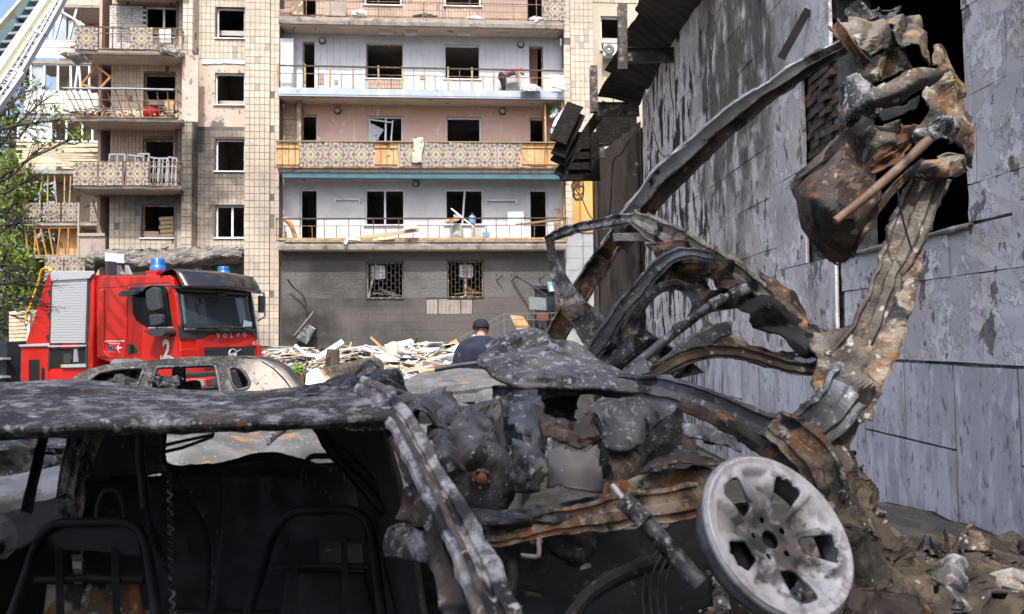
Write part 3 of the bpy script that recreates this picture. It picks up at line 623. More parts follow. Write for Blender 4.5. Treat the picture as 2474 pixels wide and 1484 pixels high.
q = MB(); wallrect(q, aL - .1, aR + .2, z_s3[1], z_s2[0], BD, H_W2); build('pink_balcony_wall', q, M_pink, ab)
q = MB(); wallrect(q, aL - .1, aR + .2, z_s4[1], z_s3[0], BD, H_W3); build('whitewashed_balcony_wall', q, M_wbrick, ab)
GD = .55
H_G = [hole(1374, 983, 1513, 1120, GD), hole(1677, 980, 1812, 1116, GD), hole(1628, 1297, 1666, 1328, GD), hole(2005, 1085, 2080, 1290, GD)]
q = MB(); wallrect(q, aL - .05, aR + .25, -.2, z_s4[0], GD, H_G); build('ground_floor_wall', q, mat('dark_joint', (.085, .08, .076), .95), ab)
# white boarding of the second storey: separate upright boards
def boards(a0, a1, z0, z1, d, bw, holes, m, nm):
    n = round((a1 - a0) / bw); bw = (a1 - a0) / n
    for i in range(n):
        x0, x1 = a0 + i * bw, a0 + (i + 1) * bw; iv = [(z0, z1)]
        for h in holes:
            if x1 > h[0] + .04 and x0 < h[1] - .04:
                nv = []
                for p, q_ in iv:
                    if h[2] > p + .06: nv.append((p, min(q_, h[2])))
                    if h[3] < q_ - .06: nv.append((max(p, h[3]), q_))
                iv = nv
        for p, q_ in iv:
            q = MB()
            if q_ - p > .1: q.bx(x0 + .004, x1 - .004, d - .022 - rnd.random() * .006, d - .002, p + .004, q_ - .004)
            if q.f: build(nm, q, m, ab)
boards(aL + .38, aR - .02, z_s2[1], z_s1[0] - .02, BD, .235, H_W1, M_white, 'wall_board')
# ground floor cladding: relief band + square dark tiles (joined), each tile with its own edges
TS = []; tx = .62; nx = int((aR + .2 - aL) / tx)
def clad(z0, z1, mtx, mtz, m, nm):
    q = MB(); n = max(1, round((z1 - z0) / mtz)); hz = (z1 - z0) / n; n2 = round((aR + .2 - aL) / mtx); hx = (aR + .2 - aL) / n2
    for j in range(n):
        for i in range(n2):
            x0, x1, y0, y1 = aL + i * hx, aL + (i + 1) * hx, z0 + j * hz, z0 + (j + 1) * hz
            parts = [(x0, x1, y0, y1)]
            for h in H_G + [(fx(1595, GD), fx(1775, GD), fz(1182, GD), fz(1120, GD))]:
                np_ = []
                for (p0, p1, r0, r1) in parts:
                    if p1 <= h[0] or p0 >= h[1] or r1 <= h[2] or r0 >= h[3]: np_.append((p0, p1, r0, r1)); continue
                    if p0 < h[0]: np_.append((p0, h[0], r0, r1))
                    if p1 > h[1]: np_.append((h[1], p1, r0, r1))
                    c0, c1 = max(p0, h[0]), min(p1, h[1])
                    if r0 < h[2]: np_.append((c0, c1, r0, h[2]))
                    if r1 > h[3]: np_.append((c0, c1, h[3], r1))
                parts = np_
            for (p0, p1, r0, r1) in parts:
                if p1 - p0 > .03 and r1 - r0 > .03: q.bx(p0 + .0025, p1 - .0025, GD - .02 - rnd.random() * .0012, GD - .002, r0 + .0025, r1 - .0025)
    o = build(nm, q, m, ab); o['kind'] = 'stuff'
zr1, zr0 = fz(978, GD), fz(1118, GD)
clad(-.1, zr0, .62, .31, M_grnd, 'stone_tile'); clad(zr0, zr1, .50, .36, M_grelief, 'relief_tile'); clad(zr1, z_s4[0] - .02, .62, .34, M_grnd, 'stone_tile')
# bare adhesive patch where tiles came off
q = MB(); a0, z1 = fa(1595, 1120, GD); a1, z0 = fa(1775, 1182, GD)
for k in range(34):
    if k % 17 != 8: q.bx(a0 + .06 + (a1 - a0 - .1) * k / 34, a0 + .06 + (a1 - a0 - .1) * (k + .55) / 34, GD - .012, GD - .001, z0 + .04 + .05 * abs(nz((k, 0, 0), .4)), z1 - .03 - .06 * abs(nz((k, 5, 0), .3)))
build('bare_adhesive_patch', q, mat('tile_adhesive', (.42, .38, .34), .95, 0, [N_((.30, .27, .25), 2, .45, .62)]), ab)
# --- soffits/slabs
def slab(nm, a0, a1, d0, d1, z, m=M_slab, lab=None, trim=None, ceil=M_ceil):
    q = MB(); n = 22
    rows = []
    for i in range(n + 1):
        x = a0 + (a1 - a0) * i / n; e = .035 * nz((x, z[0], 0), 1.4)
        rows.append([(x, d1, z[1]), (x, d0 + e * .6, z[1] + e * .3), (x, d0 + e, (z[0] + z[1]) / 2), (x, d0 + .03 + e * .6, z[0]), (x, d1, z[0])])
    q.grid(rows, 0, False); q.add(rows[0], [(0, 1, 2, 3, 4)]); q.add(rows[-1], [(4, 3, 2, 1, 0)])
    o = build(nm, q, m, ab)
    if lab: o['label'] = lab
    c = MB(); c.bx(a0 + .12, a1 - .12, d0 + .12, d1 - .01, z[0] - .012, z[0] - .002); build('ceiling', c, ceil, o)
    if trim:
        t = MB(); t.bx(a0, a1, d0 - .05, d0 - .01, z[0] + .05, z[1] + .05); t.bx(a0, a1, d0 - .05, d0 + .02, z[0] - .01, z[0] + .03); build('edge_trim', t, trim, o)
    return o
a0s, a1s = fx(1041, 0), fx(2124, 0)
S1 = slab('balcony', a0s, a1s, 0, BD, z_s1); S2 = slab('balcony', a0s, a1s, 0, BD, z_s2, trim=M_bluemet); S3 = slab('balcony', a0s, a1s, 0, BD, z_s3, ceil=M_teal); S4 = slab('balcony', a0s, a1s, 0, BD, z_s4)
# teal fascia band under the third balcony
q = MB(); q.bx(a0s + .15, a1s - .05, .05, .2, z_s3[0] - .2, z_s3[0] - .014); build('painted_soffit_beam', q, M_teal, S3)
# --- pilasters, recesses, left stack
def col(s0, s1, d, z0, z1, depth, nm, tw=.165, th=.245, holes=(), miss=.01, m=M_grout, kind=0, tile=True):
    a0, a1 = fx(s0, d), fx(s1, d); q = MB(); wallrect(q, a0, a1, z0, z1, d, holes)
    q.add([(a0, d, z0), (a0, d + depth, z0), (a0, d + depth, z1), (a0, d, z1)], [(0, 1, 2, 3)]); q.add([(a1, d, z0), (a1, d, z1), (a1, d + depth, z1), (a1, d + depth, z0)], [(0, 1, 2, 3)])
    build(nm, q, m, ab)
    if tile: tiles(a0, a1, z0, z1, d, tw, th, holes, miss, kind)
    return a0, a1
ZPL = fz(1300, .3, 960)
col(915, 1010, .3, ZPL, ZT, .7, 'pilaster', .166, .248); col(915, 1045, .33, -.3, ZPL, .7, 'plinth', tile=False)
col(1010, 1046, .38, ZPL, ZT, .8, 'pilaster_edge', .17, .25, miss=.06)
col(2124, 2150, .42, fz(870, .42, 2150), ZT, .8, 'pilaster_edge', .25, .25); col(2150, 2236, .34, fz(650, .34, 2190), ZT, 1.2, 'pilaster', .166, .25)
col(678, 716, .3, fz(945, .3, 700), ZT, .62, 'pilaster', .19, .25, miss=.03)
RD = .9
H_R = [hole(812, 27, 917, 145, RD), hole(806, 273, 917, 394, RD), hole(808, 522, 917, 643, RD), hole(808, 771, 917, 893, RD)]
za, zb = fz(476, RD, 800), fz(222, RD, 800)
a0, a1 = fx(716, RD), fx(920, RD)
q = MB(); wallrect(q, a0 - .6, a1, fz(948, RD, 800), za, RD, H_R[2:]); build('recess_wall', q, M_grout, ab); q = MB(); wallrect(q, a0 - .6, a1, zb, ZT, RD, H_R[:1]); build('recess_wall', q, M_grout, ab)
tiles(a0 - .5, a1, fz(948, RD, 800), za - .14, RD, .165, .245, H_R[2:], .012); tiles(a0 - .5, a1, zb, ZT, RD, .165, .245, H_R[:1], .012)
q = MB(); wallrect(q, a0 - .6, a1, za, zb, RD, H_R[1:2]); build('bare_plaster_wall', q, M_peach, ab)
q = MB(); sheetp = [[(a0 + .35 + i * .16, RD - .03 - .03 * abs(nz((i, j, 0), .9)), zb - .02 - j * .07 - (.10 * abs(nz((i, 2, 0), .6)) if j == 2 else 0)) for i in range(15)] for j in range(3)]
q.grid(sheetp); build('torn_insulation', q, M_frame, ab)
q = MB(); q.bx(fx(678, .3), fx(680, .3) + .55, .26, .30, za, zb - .1); q.bx(fx(716, .3), fx(716, .3) + .012, .30, RD, za, zb); build('bare_plaster_pilaster', q, M_peach, ab)
# the yellowish return of the pilaster, tiled
q = MB(); ar = fx(716, .3)
for j in range(int((ZT - fz(948, RD, 800)) / .25)):
    z0 = fz(948, RD, 800) + j * .25
    if za - .1 < z0 < zb: continue
    for i in range(3):
        if rnd.random() < .97: q.bx(ar, ar + .012, .31 + i * .195, .50 + i * .195, z0 + .004, z0 + .243)
o = build('return_tile', q, M_tile, ab); o['kind'] = 'stuff'
# left stack
LD = 1.1
H_L = [hole(542, 22, 664, 141, LD), hole(539, 276, 657, 365, LD), hole(536, 522, 650, 606, LD), hole(532, 768, 653, 893, LD)]
H_L = [H_L[0], (H_L[1][0], H_L[1][1], fz(440, LD, 600), H_L[1][3]), (H_L[2][0], H_L[2][1], fz(690, LD, 600), H_L[2][3]), H_L[3]]
zsA, zsB, zsC, zsD = (fz(204, 0, 480), fz(190, 0, 480)), (fz(456, 0, 480), fz(443, 0, 480)), (fz(710, 0, 480), fz(698, 0, 480)), (fz(-42, 0, 480), fz(-58, 0, 480))
a0, a1 = fx(408, LD), fx(682, LD)
for k, (z0, z1, hs, kd, tw, th) in enumerate(((zsA[1], ZT, H_L[:1], 1, .13, .24), (zsB[1], zsA[0], H_L[1:2], 2, .13, .24), (zsC[1], zsB[0], H_L[2:3], 1, .13, .24), (fz(942, LD, 500), zsC[0], H_L[3:], 0, .19, .27))):
    q = MB(); wallrect(q, a0, a1, z0, z1, LD, hs); q.add([(a0, LD, z0), (a0, LD + 2.4, z0), (a0, LD + 2.4, z1), (a0, LD, z1)], [(0, 1, 2, 3)])
    build('side_balcony_wall', q, M_grout, ab); tiles(a0, a1, z0, z1, LD, tw, th, hs, .012 if kd != 1 else .03, kd)
# exposed white brick patch by the top left window: separate bricks
qb = MB(); qb.box((0, 0, 0), (.25, .05, .085)); bm_ = mesh_of(qb, 'brick', mat('white_silicate_brick', (.50, .49, .47), .9, 0, [N_((.38, .37, .36), 6, .45, .6)], rnd=[((.60, .59, .57), .7, .3, .9)], bump=(30, .5, .006)))
x_a, z_b = fa(414, 26, LD); x_b, z_a = fa(536, 190, LD); k = 0; z = z_a
while z < z_b:
    x = x_a + (.0 if k % 2 else -.13)
    while x < x_b - .1:
        if x > x_a - .15:
            hb = x < x_a - .02; o = bpy.data.objects.new('brick', bm_); COL.objects.link(o); o.parent = ab; WM[o] = WM[ab]; o.location = (x + (.19 if hb else .13), LD - .035 + rnd.uniform(-.008, .008), z + .05); o.scale.x = .47 if hb else 1
        x += .262
    z += .096; k += 1
TILES = [t for t in TILES if not (t[4] == LD and t[0] > x_a - .1 and t[1] < x_b + .05 and t[2] > z_a - .1 and t[3] < z_b + .1)]
for nm, zs, x0, x1 in (('balcony', zsA, 283, 678), ('balcony', zsB, 278, 678), ('balcony', zsC, 272, 676), ('balcony', zsD, 375, 690)):
    o = slab(nm, fx(x0, 0), fx(x1, 0), 0, LD, zs)
    if nm: {zsA: 0}.get(zs); 
    q = MB(); q.bx(fx(x0, 0) + .03, fx(408, LD), LD, LD + 1.5, zs[0], zs[1]); build('side_slab', q, M_slab, o)
    if zs is zsA: SA = o
    elif zs is zsB: SB = o
    elif zs is zsC: SC = o
# right set-back and lower right pieces
H_SB = [hole(2252, 60, 2352, 190, 1.3)]
q = MB(); wallrect(q, fx(2200, 1.3), fx(2620, 1.3), fz(660, 1.3, 2250), fz(13, 1.3, 2250), 1.3, H_SB); build('set_back_wall', q, M_cplast, ab)
q = MB(); wallrect(q, fx(2200, 1.3), fx(2620, 1.3), fz(13, 1.3, 2250), ZT, 1.3); build('set_back_upper_wall', q, M_grout, ab); tiles(fx(2225, 1.3), fx(2600, 1.3), fz(11, 1.3, 2250), ZT, 1.3, .165, .245)
q = MB(); q.bx(fx(2116, .7), fx(2180, .7), .7, 1.2, fz(872, .7, 2180), fz(640, .7, 2180)); q.bx(fx(2180, .5), fx(2290, .5), .5, 1.2, fz(872, .5, 2180), fz(640, .5, 2180)); build('yellow_wall', q, M_yel, ab)
q = MB(); a0 = fx(2120, .5)
for i in range(2):
    for j in range(13): q.bx(a0 + .02 + i * .66, a0 + .655 + i * .66, .45 + (.06 if i == 0 else 0), .55, -.2 + j * .44, .23 + j * .44)
o = build('grey_stone_slab', q, M_gstone, ab); q = MB(); q.bx(a0, a0 + 3.2, .56, 1.2, -.2, fz(868, .5, 2180)); build('ground_floor_side_wall', q, M_gstone, ab)
q = MB(); q.bx(fx(404, LD), fx(925, LD), 1.9, 2.0, -.2, fz(940, LD, 600)); build('entrance_wall', q, mat('dim_green_plaster', (.12, .15, .08), .9, 0, [N_((.22, .19, .14), .8, .45, .6), N_((.05, .05, .045), 1.2, .52, .62)]), ab)
# rooms behind the openings
q = MB(); fl = [-.3, z_s4[0], z_s3[0], z_s2[0], z_s1[0], z_s1[0] + 2.7, ZT]
q.bx(fx(404, LD) + .02, fx(2620, 1.3), 5.4, 5.5, -.3, ZT)
for z in fl[1:]: q.bx(fx(404, LD) + .02, fx(2620, 1.3), 1.32, 5.4, z + .02, z + .2)
for sx in (404, 720, 1055, 1330, 1590, 1870, 2128, 2240): q.bx(fx(sx, LD) + .02, fx(sx, LD) + .14, 1.34, 5.4, -.3, ZT)
q.bx(fx(2600, 1.3), fx(2620, 1.3), .4, 5.4, -.3, ZT)
build('room_shell', q, M_dark, ab)
q = MB(); q.bx(fx(404, LD), fx(2620, 1.3), .3, 5.6, ZT, ZT + .3); build('roof_slab', q, M_slab, ab)
# frames
for h in H_W0[:2]: window(h, BD)
window(H_W1[0], BD, M_oldfr, wdt=.035, sill=False, name='door_frame'); window(H_W1[1], BD, M_oldfr, wdt=.035); window(H_W1[2], BD, M_frame, wdt=.05); window(H_W1[3], BD, M_oldfr, wdt=.05, sill=False, name='door_frame')
window(H_W2[0], BD, M_frame, wdt=.045, sill=False, name='door_frame'); wB = window(H_W2[1], BD, M_frame, mull=(.5, .52), label='white framed window with a broken leaning sash'); window(H_W2[2], BD); window(H_W2[3], BD, M_frame, wdt=.045, sill=False, name='door_frame')
window(H_W3[0], BD, M_frame, wdt=.05, sill=False, name='door_frame'); window(H_W3[1], BD, mull=(.5, .5)); window(H_W3[2], BD, mull=(.45, .52), label='white framed window with a bent mullion'); window(H_W3[3], BD, M_frame, wdt=.05, sill=False, name='door_frame')
for k, h in enumerate(H_R): window(h, RD, M_frame, mull=(.55, .55) if k == 3 else None, wdt=.05)
for k, h in enumerate(H_L): window(h, LD, M_frame if k == 0 else M_oldfr, mull=(.56, .56) if k == 0 else None, wdt=.05)
window(H_SB[0], 1.3, M_frame)
# shards of glass and the leaning sash
x0, x1, y0, y1 = H_W2[1]; M_glass = mat('broken_pane_glass', (.42, .48, .53), .1, 0, [N_((.10, .12, .14), 1.4, .5, .53, w=1)], spec=.6)
q = MB(); q.bx(x0 + .08, x0 + .12, BD + .06, BD + .11, y0, y1 - .1); q.bar((x0 + .85, BD + .02, y0), (x0 + .95, BD + .08, y1 - .15), .05, .05); q.bar((x0 + .1, BD + .08, y1 - .13), (x0 + .95, BD + .08, y1 - .24), .05, .05); build('broken_sash', q, M_frame, wB)
q = MB(); q.add([(x0 + .12, BD + .09, y0), (x0 + .5, BD + .09, y0 + .1), (x0 + .42, BD + .09, y0 + .55), (x0 + .62, BD + .09, y1 - .5), (x0 + .12, BD + .09, y1 - .25)], [(0, 1, 2, 3, 4)]); build('glass_shard', q, M_glass, wB)
# grilles on the ground floor windows
for k, h in enumerate(H_G[:2]):
    q = MB(); x0, x1, y0, y1 = h; n = 9
    for i in range(n + 1):
        x = x0 + (x1 - x0) * i / n; q.bx(x - .011, x + .011, GD - .05, GD - .03, y0 - .02, y1 + .02)
        if i < n:
            for j in range(5):
                z = y0 + (y1 - y0) * (j + (.5 if i % 2 else .05)) / 5; q.bx(x + .012, x + (x1 - x0) / n - .012, GD - .048, GD - .032, z - .010, z + .010)
    q.bx(x0 - .02, x1 + .02, GD - .055, GD - .03, y1, y1 + .025); q.bx(x0 - .02, x1 + .02, GD - .055, GD - .03, y0 - .03, y0 - .004)
    o = build('window_grille', q, mat('grille_iron', (.045, .04, .038), .6, .2) if k == 0 else bpy.data.materials['grille_iron'], ab)
    w_ = window(h, GD, M_oldfr if k else M_metalp, mull=(.5, .5) if k else (.05, .25), wdt=.05, sill=False)
    s = MB()
    for i in range(7):
        a = rnd.uniform(x0 + .1, x1 - .5); s.bar((a, GD + .2 + .1 * i / 7, y0 + .08 + .05 * i), (a + rnd.uniform(.3, .7), GD + .25, y0 + .12 + rnd.uniform(-.03, .12)), .05, .02)
    build('fallen_window_board', s, M_metalp if k == 0 else M_post, w_)
    c = MB(); rows = [[(x0 + .15 + .1 * i + .3 * k, GD + .3 + .05 * nz((i, j, k), .8), y1 - .1 - j * .16 - .12 * nz((i, j, 3), .7)) for i in range(6)] for j in range(4)]; c.grid(rows); build('torn_curtain', c, M_frame, w_)
# wall lamps
for sx, sy, d in ((1210, 156, BD), (1952, 170, BD), (1267, 417, BD), (1884, 420, BD), (1560, 690, BD)):
    a, z = fa(sx, sy, d); q = MB(); q.lathe([(.0, -.09), (.10, -.085), (.135, -.05), (.14, 0)], (a, d - .02, z), (0, 1, 0), 16); o = build('wall_lamp', q, mat('lamp_rim', (.06, .06, .06), .5), ab)
    q = MB(); q.lathe([(.0, -.115), (.06, -.11), (.095, -.088)], (a, d - .025, z), (0, 1, 0), 14); build('lamp_glass', q, mat('lamp_glass', (.42, .42, .40), .3), o)
# wall shelves on the third storey
for s0, s1, sy in ((1255, 1352, 748), (1822, 1936, 752)):
    a0, z = fa(s0, sy, BD); a1, _ = fa(s1, sy, BD); q = MB(); q.bx(a0, a1, BD - .14, BD - .01, z - .03, z); q.bx(a0, a0 + .04, BD - .14, BD - .01, z - .14, z + .02); q.bx(a1 - .04, a1, BD - .14, BD - .01, z - .14, z + .02); build('wall_rack', q, M_frame, ab)
# exposed tile patches where the white boarding is torn off
for sx0, sx1, sy0, sy1 in ((1378, 1508, 302, 335), (1192, 1216, 280, 318), (1255, 1268, 302, 318), (1575, 1592, 285, 300)):
    a0, z1 = fa(sx0, sy0, BD); a1, z0 = fa(sx1, sy1, BD); q = MB(); q.bx(a0, a1, BD - .034, BD - .03, max(z0, z_s2[1]), z1); build('torn_wall_patch', q, M_grout, ab)
    tiles(a0, a1, max(z0, z_s2[1]), z1, BD - .036, .11, .2, (), .02, 1)
# storage cupboards at the ends of the middle balconies
q = MB(); a0, a1 = fx(1060, .4), fx(1098, .4); q.bx(a0 - .1, a1, .4, BD - .03, z_s2[1], fz(145, .4, 1090)); build('white_cupboard', q, M_white, ab)
q = MB(); a0, a1 = fx(1115, .55), fx(1121, .55); q.bx(a0, a1 + .08, .45, BD - .01, z_s3[1], z_s2[0] - .02); build('cupboard_side', q, M_oldfr, ab); tiles(fx(1046, BD), fx(1116, BD), z_s3[1], z_s2[0], BD - .01, .11, .2, (), .02, 1)
q = MB(); a0, a1 = fx(2046, .5), fx(2052, .5); q.bx(a0, a1, .3, BD - .01, z_s3[1], z_s2[0] - .02); q.bx(fx(2112, .3), fx(2118, .3), .15, .3, z_s3[1], z_s2[0] - .02); build('cupboard_side', q, M_ply, ab)
# --- railings
def railing(par, d, x0, x1, zt0, zt1, zb, posts, m=M_rail_r, top=M_rail_d, mid=.28, th=.03, pw=.028, lean=0):
    o = MB(); n = len(posts)
    def zt(a): return zt0 + (zt1 - zt0) * (a - x0) / (x1 - x0)
    q = MB(); q.bar((x0, d - lean, zt0), (x1, d - lean, zt1), .06, .045); t = build('handrail', q, top, par)
    q = MB(); q.bar((x0, d - lean * .6, zt0 - mid), (x1, d - lean * .6, zt1 - mid), .022, .022); q.bar((x0, d, zb + .06), (x1, d, zb + .06), .025, .03); build('rail_bar', q, m, par)
    for k, (a, big) in enumerate(posts):
        q = MB(); w_ = pw * (2.2 if big else 1); q.bar((a, d + .01, zb), (a + rnd.uniform(-.02, .02), d - lean + .01, zt(a) + (.07 if big else -.01) - (mid if not big and mid > .2 and k % 2 else 0)), w_, w_ * .8); build('post', q, M_post if big else m, par)
def rx(sx): return fx(sx, 0)
z0 = z_s2[1]
railing(S2, .03, rx(1043), rx(2122), fz(245, 0, 1043), fz(266, 0, 2122), z0, [(rx(1000 + c * .4852), True) for c in (80, 293, 487, 668, 870, 1055, 1228, 1412, 1598, 1768, 1970, 2148, 2312)] + [(rx(1000 + c * .4852), False) for c in (190, 395, 578, 770, 968, 1145, 1310, 1505, 1685, 1865, 2058)])
z0 = z_s4[1]
railing(S4, .03, rx(1034), rx(2130), fz(821, 0, 1034), fz(818, 0, 2130), z0, [(rx(1000 + c * .6064), False) for c in (60, 110, 205, 282, 357, 430, 508, 580, 662, 738, 815, 905, 998, 1068, 1138, 1215, 1285, 1360, 1422, 1505, 1580, 1657, 1738, 1790, 1862)], mid=.26)
railing(S1, .03, rx(1046), rx(2040), fz(-30, 0, 1046), fz(-10, 0, 2040), z_s1[1], [(rx(1000 + c * .4852), False) for c in (300, 490, 870, 1220, 1585, 1930, 2110)])
# mosaic panels: 27 x 27 coloured tesserae
MOS = [mat('mosaic_white', (.47, .43, .37), .6, rnd=[((.38, .35, .30), .8, .2, .9)]), mat('mosaic_brown', (.26, .13, .10), .6, rnd=[((.34, .18, .14), .7, .3, .9)]), mat('mosaic_green', (.075, .155, .125), .6, rnd=[((.10, .19, .16), .7, .3, .9)]), mat('mosaic_ochre', (.55, .42, .22), .6), mat('mosaic_dark', (.035, .04, .05), .6), mat('mosaic_grout', (.20, .185, .17), .9)]
def mos_col(i, j):
    x, y = abs(i - 13), abs(j - 13); m, M = min(x, y), max(x, y); s = x + y
    if M <= 1: return 2
    if M <= 4 and s <= 6: return 3 if s <= 5 else 0
    if 6 <= s <= 7 and M <= 6: return 2 if s == 7 else 0
    if M in (7, 8, 9, 10, 11) and m <= 2:
        dd = abs(M - 9) + m
        if dd in (1, 2) and not (m == 0 and dd == 1 and False): return 4 if (M + m) % 2 == 0 or dd == 2 else 0
        if dd == 0: return 3
    if 11 <= s <= 14 and m >= 3 and M <= 10: return 1 if (s in (12, 13) or m >= 5) and abs(x - y) <= 6 else 0
    if M >= 11 and m in (4, 5, 6): return 1
    if m >= 8 and (x == 10 or y == 10 or x == 9 or y == 9) and M <= 13: return 2
    if m >= 11: return 3
    return 0
def mosaic_mesh(wd, hg):
    q = MB(); n = 27; cx, cz = wd / n, hg / n
    for j in range(n):
        for i in range(n):
            x0, x1, y0, y1 = -wd / 2 + (i + .09) * cx, -wd / 2 + (i + .91) * cx, (j + .09) * cz, (j + .91) * cz
            q.add([(x0, -.026, y0), (x1, -.026, y0), (x1, -.026, y1), (x0, -.026, y1), (x0, -.02, y0), (x1, -.02, y0), (x1, -.02, y1), (x0, -.02, y1)], [(0, 1, 2, 3), (4, 5, 1, 0), (1, 5, 6, 2), (3, 2, 6, 7), (4, 0, 3, 7)], mos_col(i, j))
    q.bx(-wd / 2, wd / 2, -.021, .03, 0, hg, 5); return mesh_of(q, 'mosaic_panel', MOS)
MOSM = mosaic_mesh(.80, .90)
def mosaic(par, sx0, sx1, sy0, sy1, d, tilt=0):
    a0, z1 = fa(sx0, sy0, d); a1, z0 = fa(sx1, sy1, d)
    o = bpy.data.objects.new('mosaic_panel', MOSM); COL.objects.link(o); o.parent = par; WM[o] = WM[ab]
    o.location = ((a0 + a1) / 2, d, z0); o.scale = ((a1 - a0) / .80, 1, (z1 - z0) / .90); o.rotation_euler = (rnd.uniform(-.02, .02), tilt + rnd.uniform(-.008, .008), rnd.uniform(-.04, .04)); return o
for c0, c1 in ((258, 426), (450, 622), (645, 822), (1036, 1212), (1226, 1390), (1412, 1580), (1603, 1768), (1796, 1960)): mosaic(S3, 1000 + c0 * .4852, 1000 + c1 * .4852, 536, 626, -.02)
for c0, c1 in ((72, 252), (832, 1012), (1968, 2330)):
    a0, z1 = fa(1000 + c0 * .4852, 536, 0); a1, z0 = fa(1000 + c1 * .4852, 625, 0); q = MB(); n = 2 if c1 - c0 > 200 else 1
    for i in range(n): q.bx(a0 + (a1 - a0) * i / n + .01, a0 + (a1 - a0) * (i + 1) / n - .01, .0, .02, z0, z1)
    o = build('plywood_panel', q, M_ply, S3)
    q = MB()
    for f in (.28, .55, .82): q.bar((a0 + (a1 - a0) * f, -.02, z0), (a0 + (a1 - a0) * f, -.02, z1), .02, .02)
    q.bar((a0, -.02, z1 - .2), (a1, -.02, z1 - .2), .02, .02); q.bar((a0, -.02, z0 + .06), (a1, -.02, z0 + .06), .02, .02); build('rail_bar', q, M_rail_r, o)
for c in (434, 632, 1022, 1218, 1400, 1590, 1780):
    a, z1 = fa(1000 + c * .4852, 533, 0); _, z0 = fa(1000 + c * .4852, 628, 0); q = MB(); q.bx(a - .045, a + .045, -.02, .04, z0, z1); q.bx(a - .012, a + .012, -.045, -.02, z0, z1); build('panel_post', q, M_metalp, S3)
q = MB(); a0, z = fa(1034, 531, 0); a1, z2 = fa(2125, 537, 0); q.bar((a0, -.02, z), (a1, -.02, z2), .12, .04); build('handrail', q, mat('greenish_cap_board', (.22, .20, .12), .8, 0, [N_((.30, .22, .13), 3, .5, .62)]), S3)
q = MB(); a0, z = fa(1030, 630, 0); a1, z2 = fa(2125, 632, 0); q.bar((a0, -.05, z), (a1, -.05, z2), .06, .05); build('lower_rail', q, M_rail_r, S3)
mosaic(S1, 2040, 2121, -8, 79, -.02)
# third-storey timber edge boards
q = MB(); a0, a1 = rx(1036), rx(2128); q.bar((a0, .0, z_s4[1] + .10), (a1, .0, z_s4[1] + .12), .05, .08); q.bar((a0 + .3, -.03, z_s4[1] + .02), (a1, -.03, z_s4[1] + .03), .04, .05); build('edge_board', q, M_post, S4)
# left stack railings
def lrail(par, x0, x1, yt, yb, posts, d=.0, bars=(), flare=0, lean=0):
    a0, zt = fa(x0, yt, d); a1, _ = fa(x1, yt, d); _, zb = fa(x1, yb, d)
    q = MB(); q.bar((a0, d - lean, zt), (a1, d - lean, zt), .05, .03); q.bar((a1, d - lean, zt), (a1, 1.0, zt), .05, .03); build('handrail', q, M_rail_r, par)
    q = MB()
    for f in bars: q.bar((a0 + flare * (1 - f), d - lean * f, zb + (zt - zb) * f), (a1, d - lean * f, zb + (zt - zb) * f), .03, .025); q.bar((a1, d - lean * f, zb + (zt - zb) * f), (a1, 1.0, zb + (zt - zb) * f), .03, .025)
    build('rail_bar', q, M_rail_r, par)
    for sx in posts:
        a = fx(sx, d); q = MB(); f = (a - a0) / (a1 - a0); q.bar((a + flare * (1 - f), d, zb), (a, d - lean, zt), .03, .03); build('post', q, M_rail_r, par)
    q = MB(); q.bar((a0 + flare, d, zb), (a1, d, zb), .06, .05); build('lower_rail', q, M_rail_r, par)
lrail(SA, 277, 677, 101, 189, (283, 380, 412, 445, 480, 495, 585, 610, 650, 676), bars=(.72,))
mosaic(SA, 281, 366, 104, 187, -.02, .03); mosaic(SA, 491, 574, 104, 187, -.02, -.02)
lrail(SB, 236, 668, 336, 443, (240, 262, 285, 322, 360, 398, 432, 470, 508, 548, 588, 628, 664), bars=(.27, .6), flare=.45, lean=.18)
lrail(SC, 262, 672, 606, 697, (274, 366, 460, 470, 560, 580, 602, 632, 660), bars=(.75,))
for c0, c1 in ((276, 364), (373, 458), (477, 557)): mosaic(SC, c0, c1, 610, 696, -.02)
# emit tiles: the 300 largest/nearest as single tiles, the rest joined
def tile_mesh(w_, h_, m): q = MB(); q.bx(-w_ / 2 + .009, w_ / 2 - .009, -.014, .001, -h_ / 2 + .009, h_ / 2 - .009); return mesh_of(q, 'facade_tile', m)
TM = {}; single = 0
fix = lambda t: abs(t[4] - .3) < .01
TILES.sort(key=lambda t: (0 if fix(t) and t[2] < 11 and t[5] == 0 else 1, t[2]))
J = {0: MB(), 1: MB(), 2: MB()}
for (x0, x1, z0, z1, d, kd) in TILES:
    if single < 296 and kd == 0 and abs(d - .3) < .01:
        k = (round(x1 - x0, 3), round(z1 - z0, 3))
        if k not in TM: TM[k] = tile_mesh(x1 - x0, z1 - z0, M_tile)
        o = bpy.data.objects.new('facade_tile', TM[k]); COL.objects.link(o); o.parent = ab; WM[o] = WM[ab]; o.location = ((x0 + x1) / 2, d - rnd.random() * .003, (z0 + z1) / 2); o.rotation_euler = (rnd.uniform(-.012, .012), 0, rnd.uniform(-.012, .012)); single += 1
    else:
        e = .007; y = d - .012 - rnd.random() * .005; t0 = rnd.uniform(-.003, .003)
        J[kd].add([(x0 + e, y + t0, z0 + e), (x1 - e, y, z0 + e), (x1 - e, y - t0, z1 - e), (x0 + e, y, z1 - e), (x0 + e, d, z0 + e), (x1 - e, d, z0 + e), (x1 - e, d, z1 - e), (x0 + e, d, z1 - e)], [(0, 1, 2, 3), (4, 5, 1, 0), (1, 5, 6, 2), (3, 2, 6, 7), (4, 0, 3, 7)])
o = build('cream_tiling', J[0], M_tile, ab); o['kind'] = 'stuff'
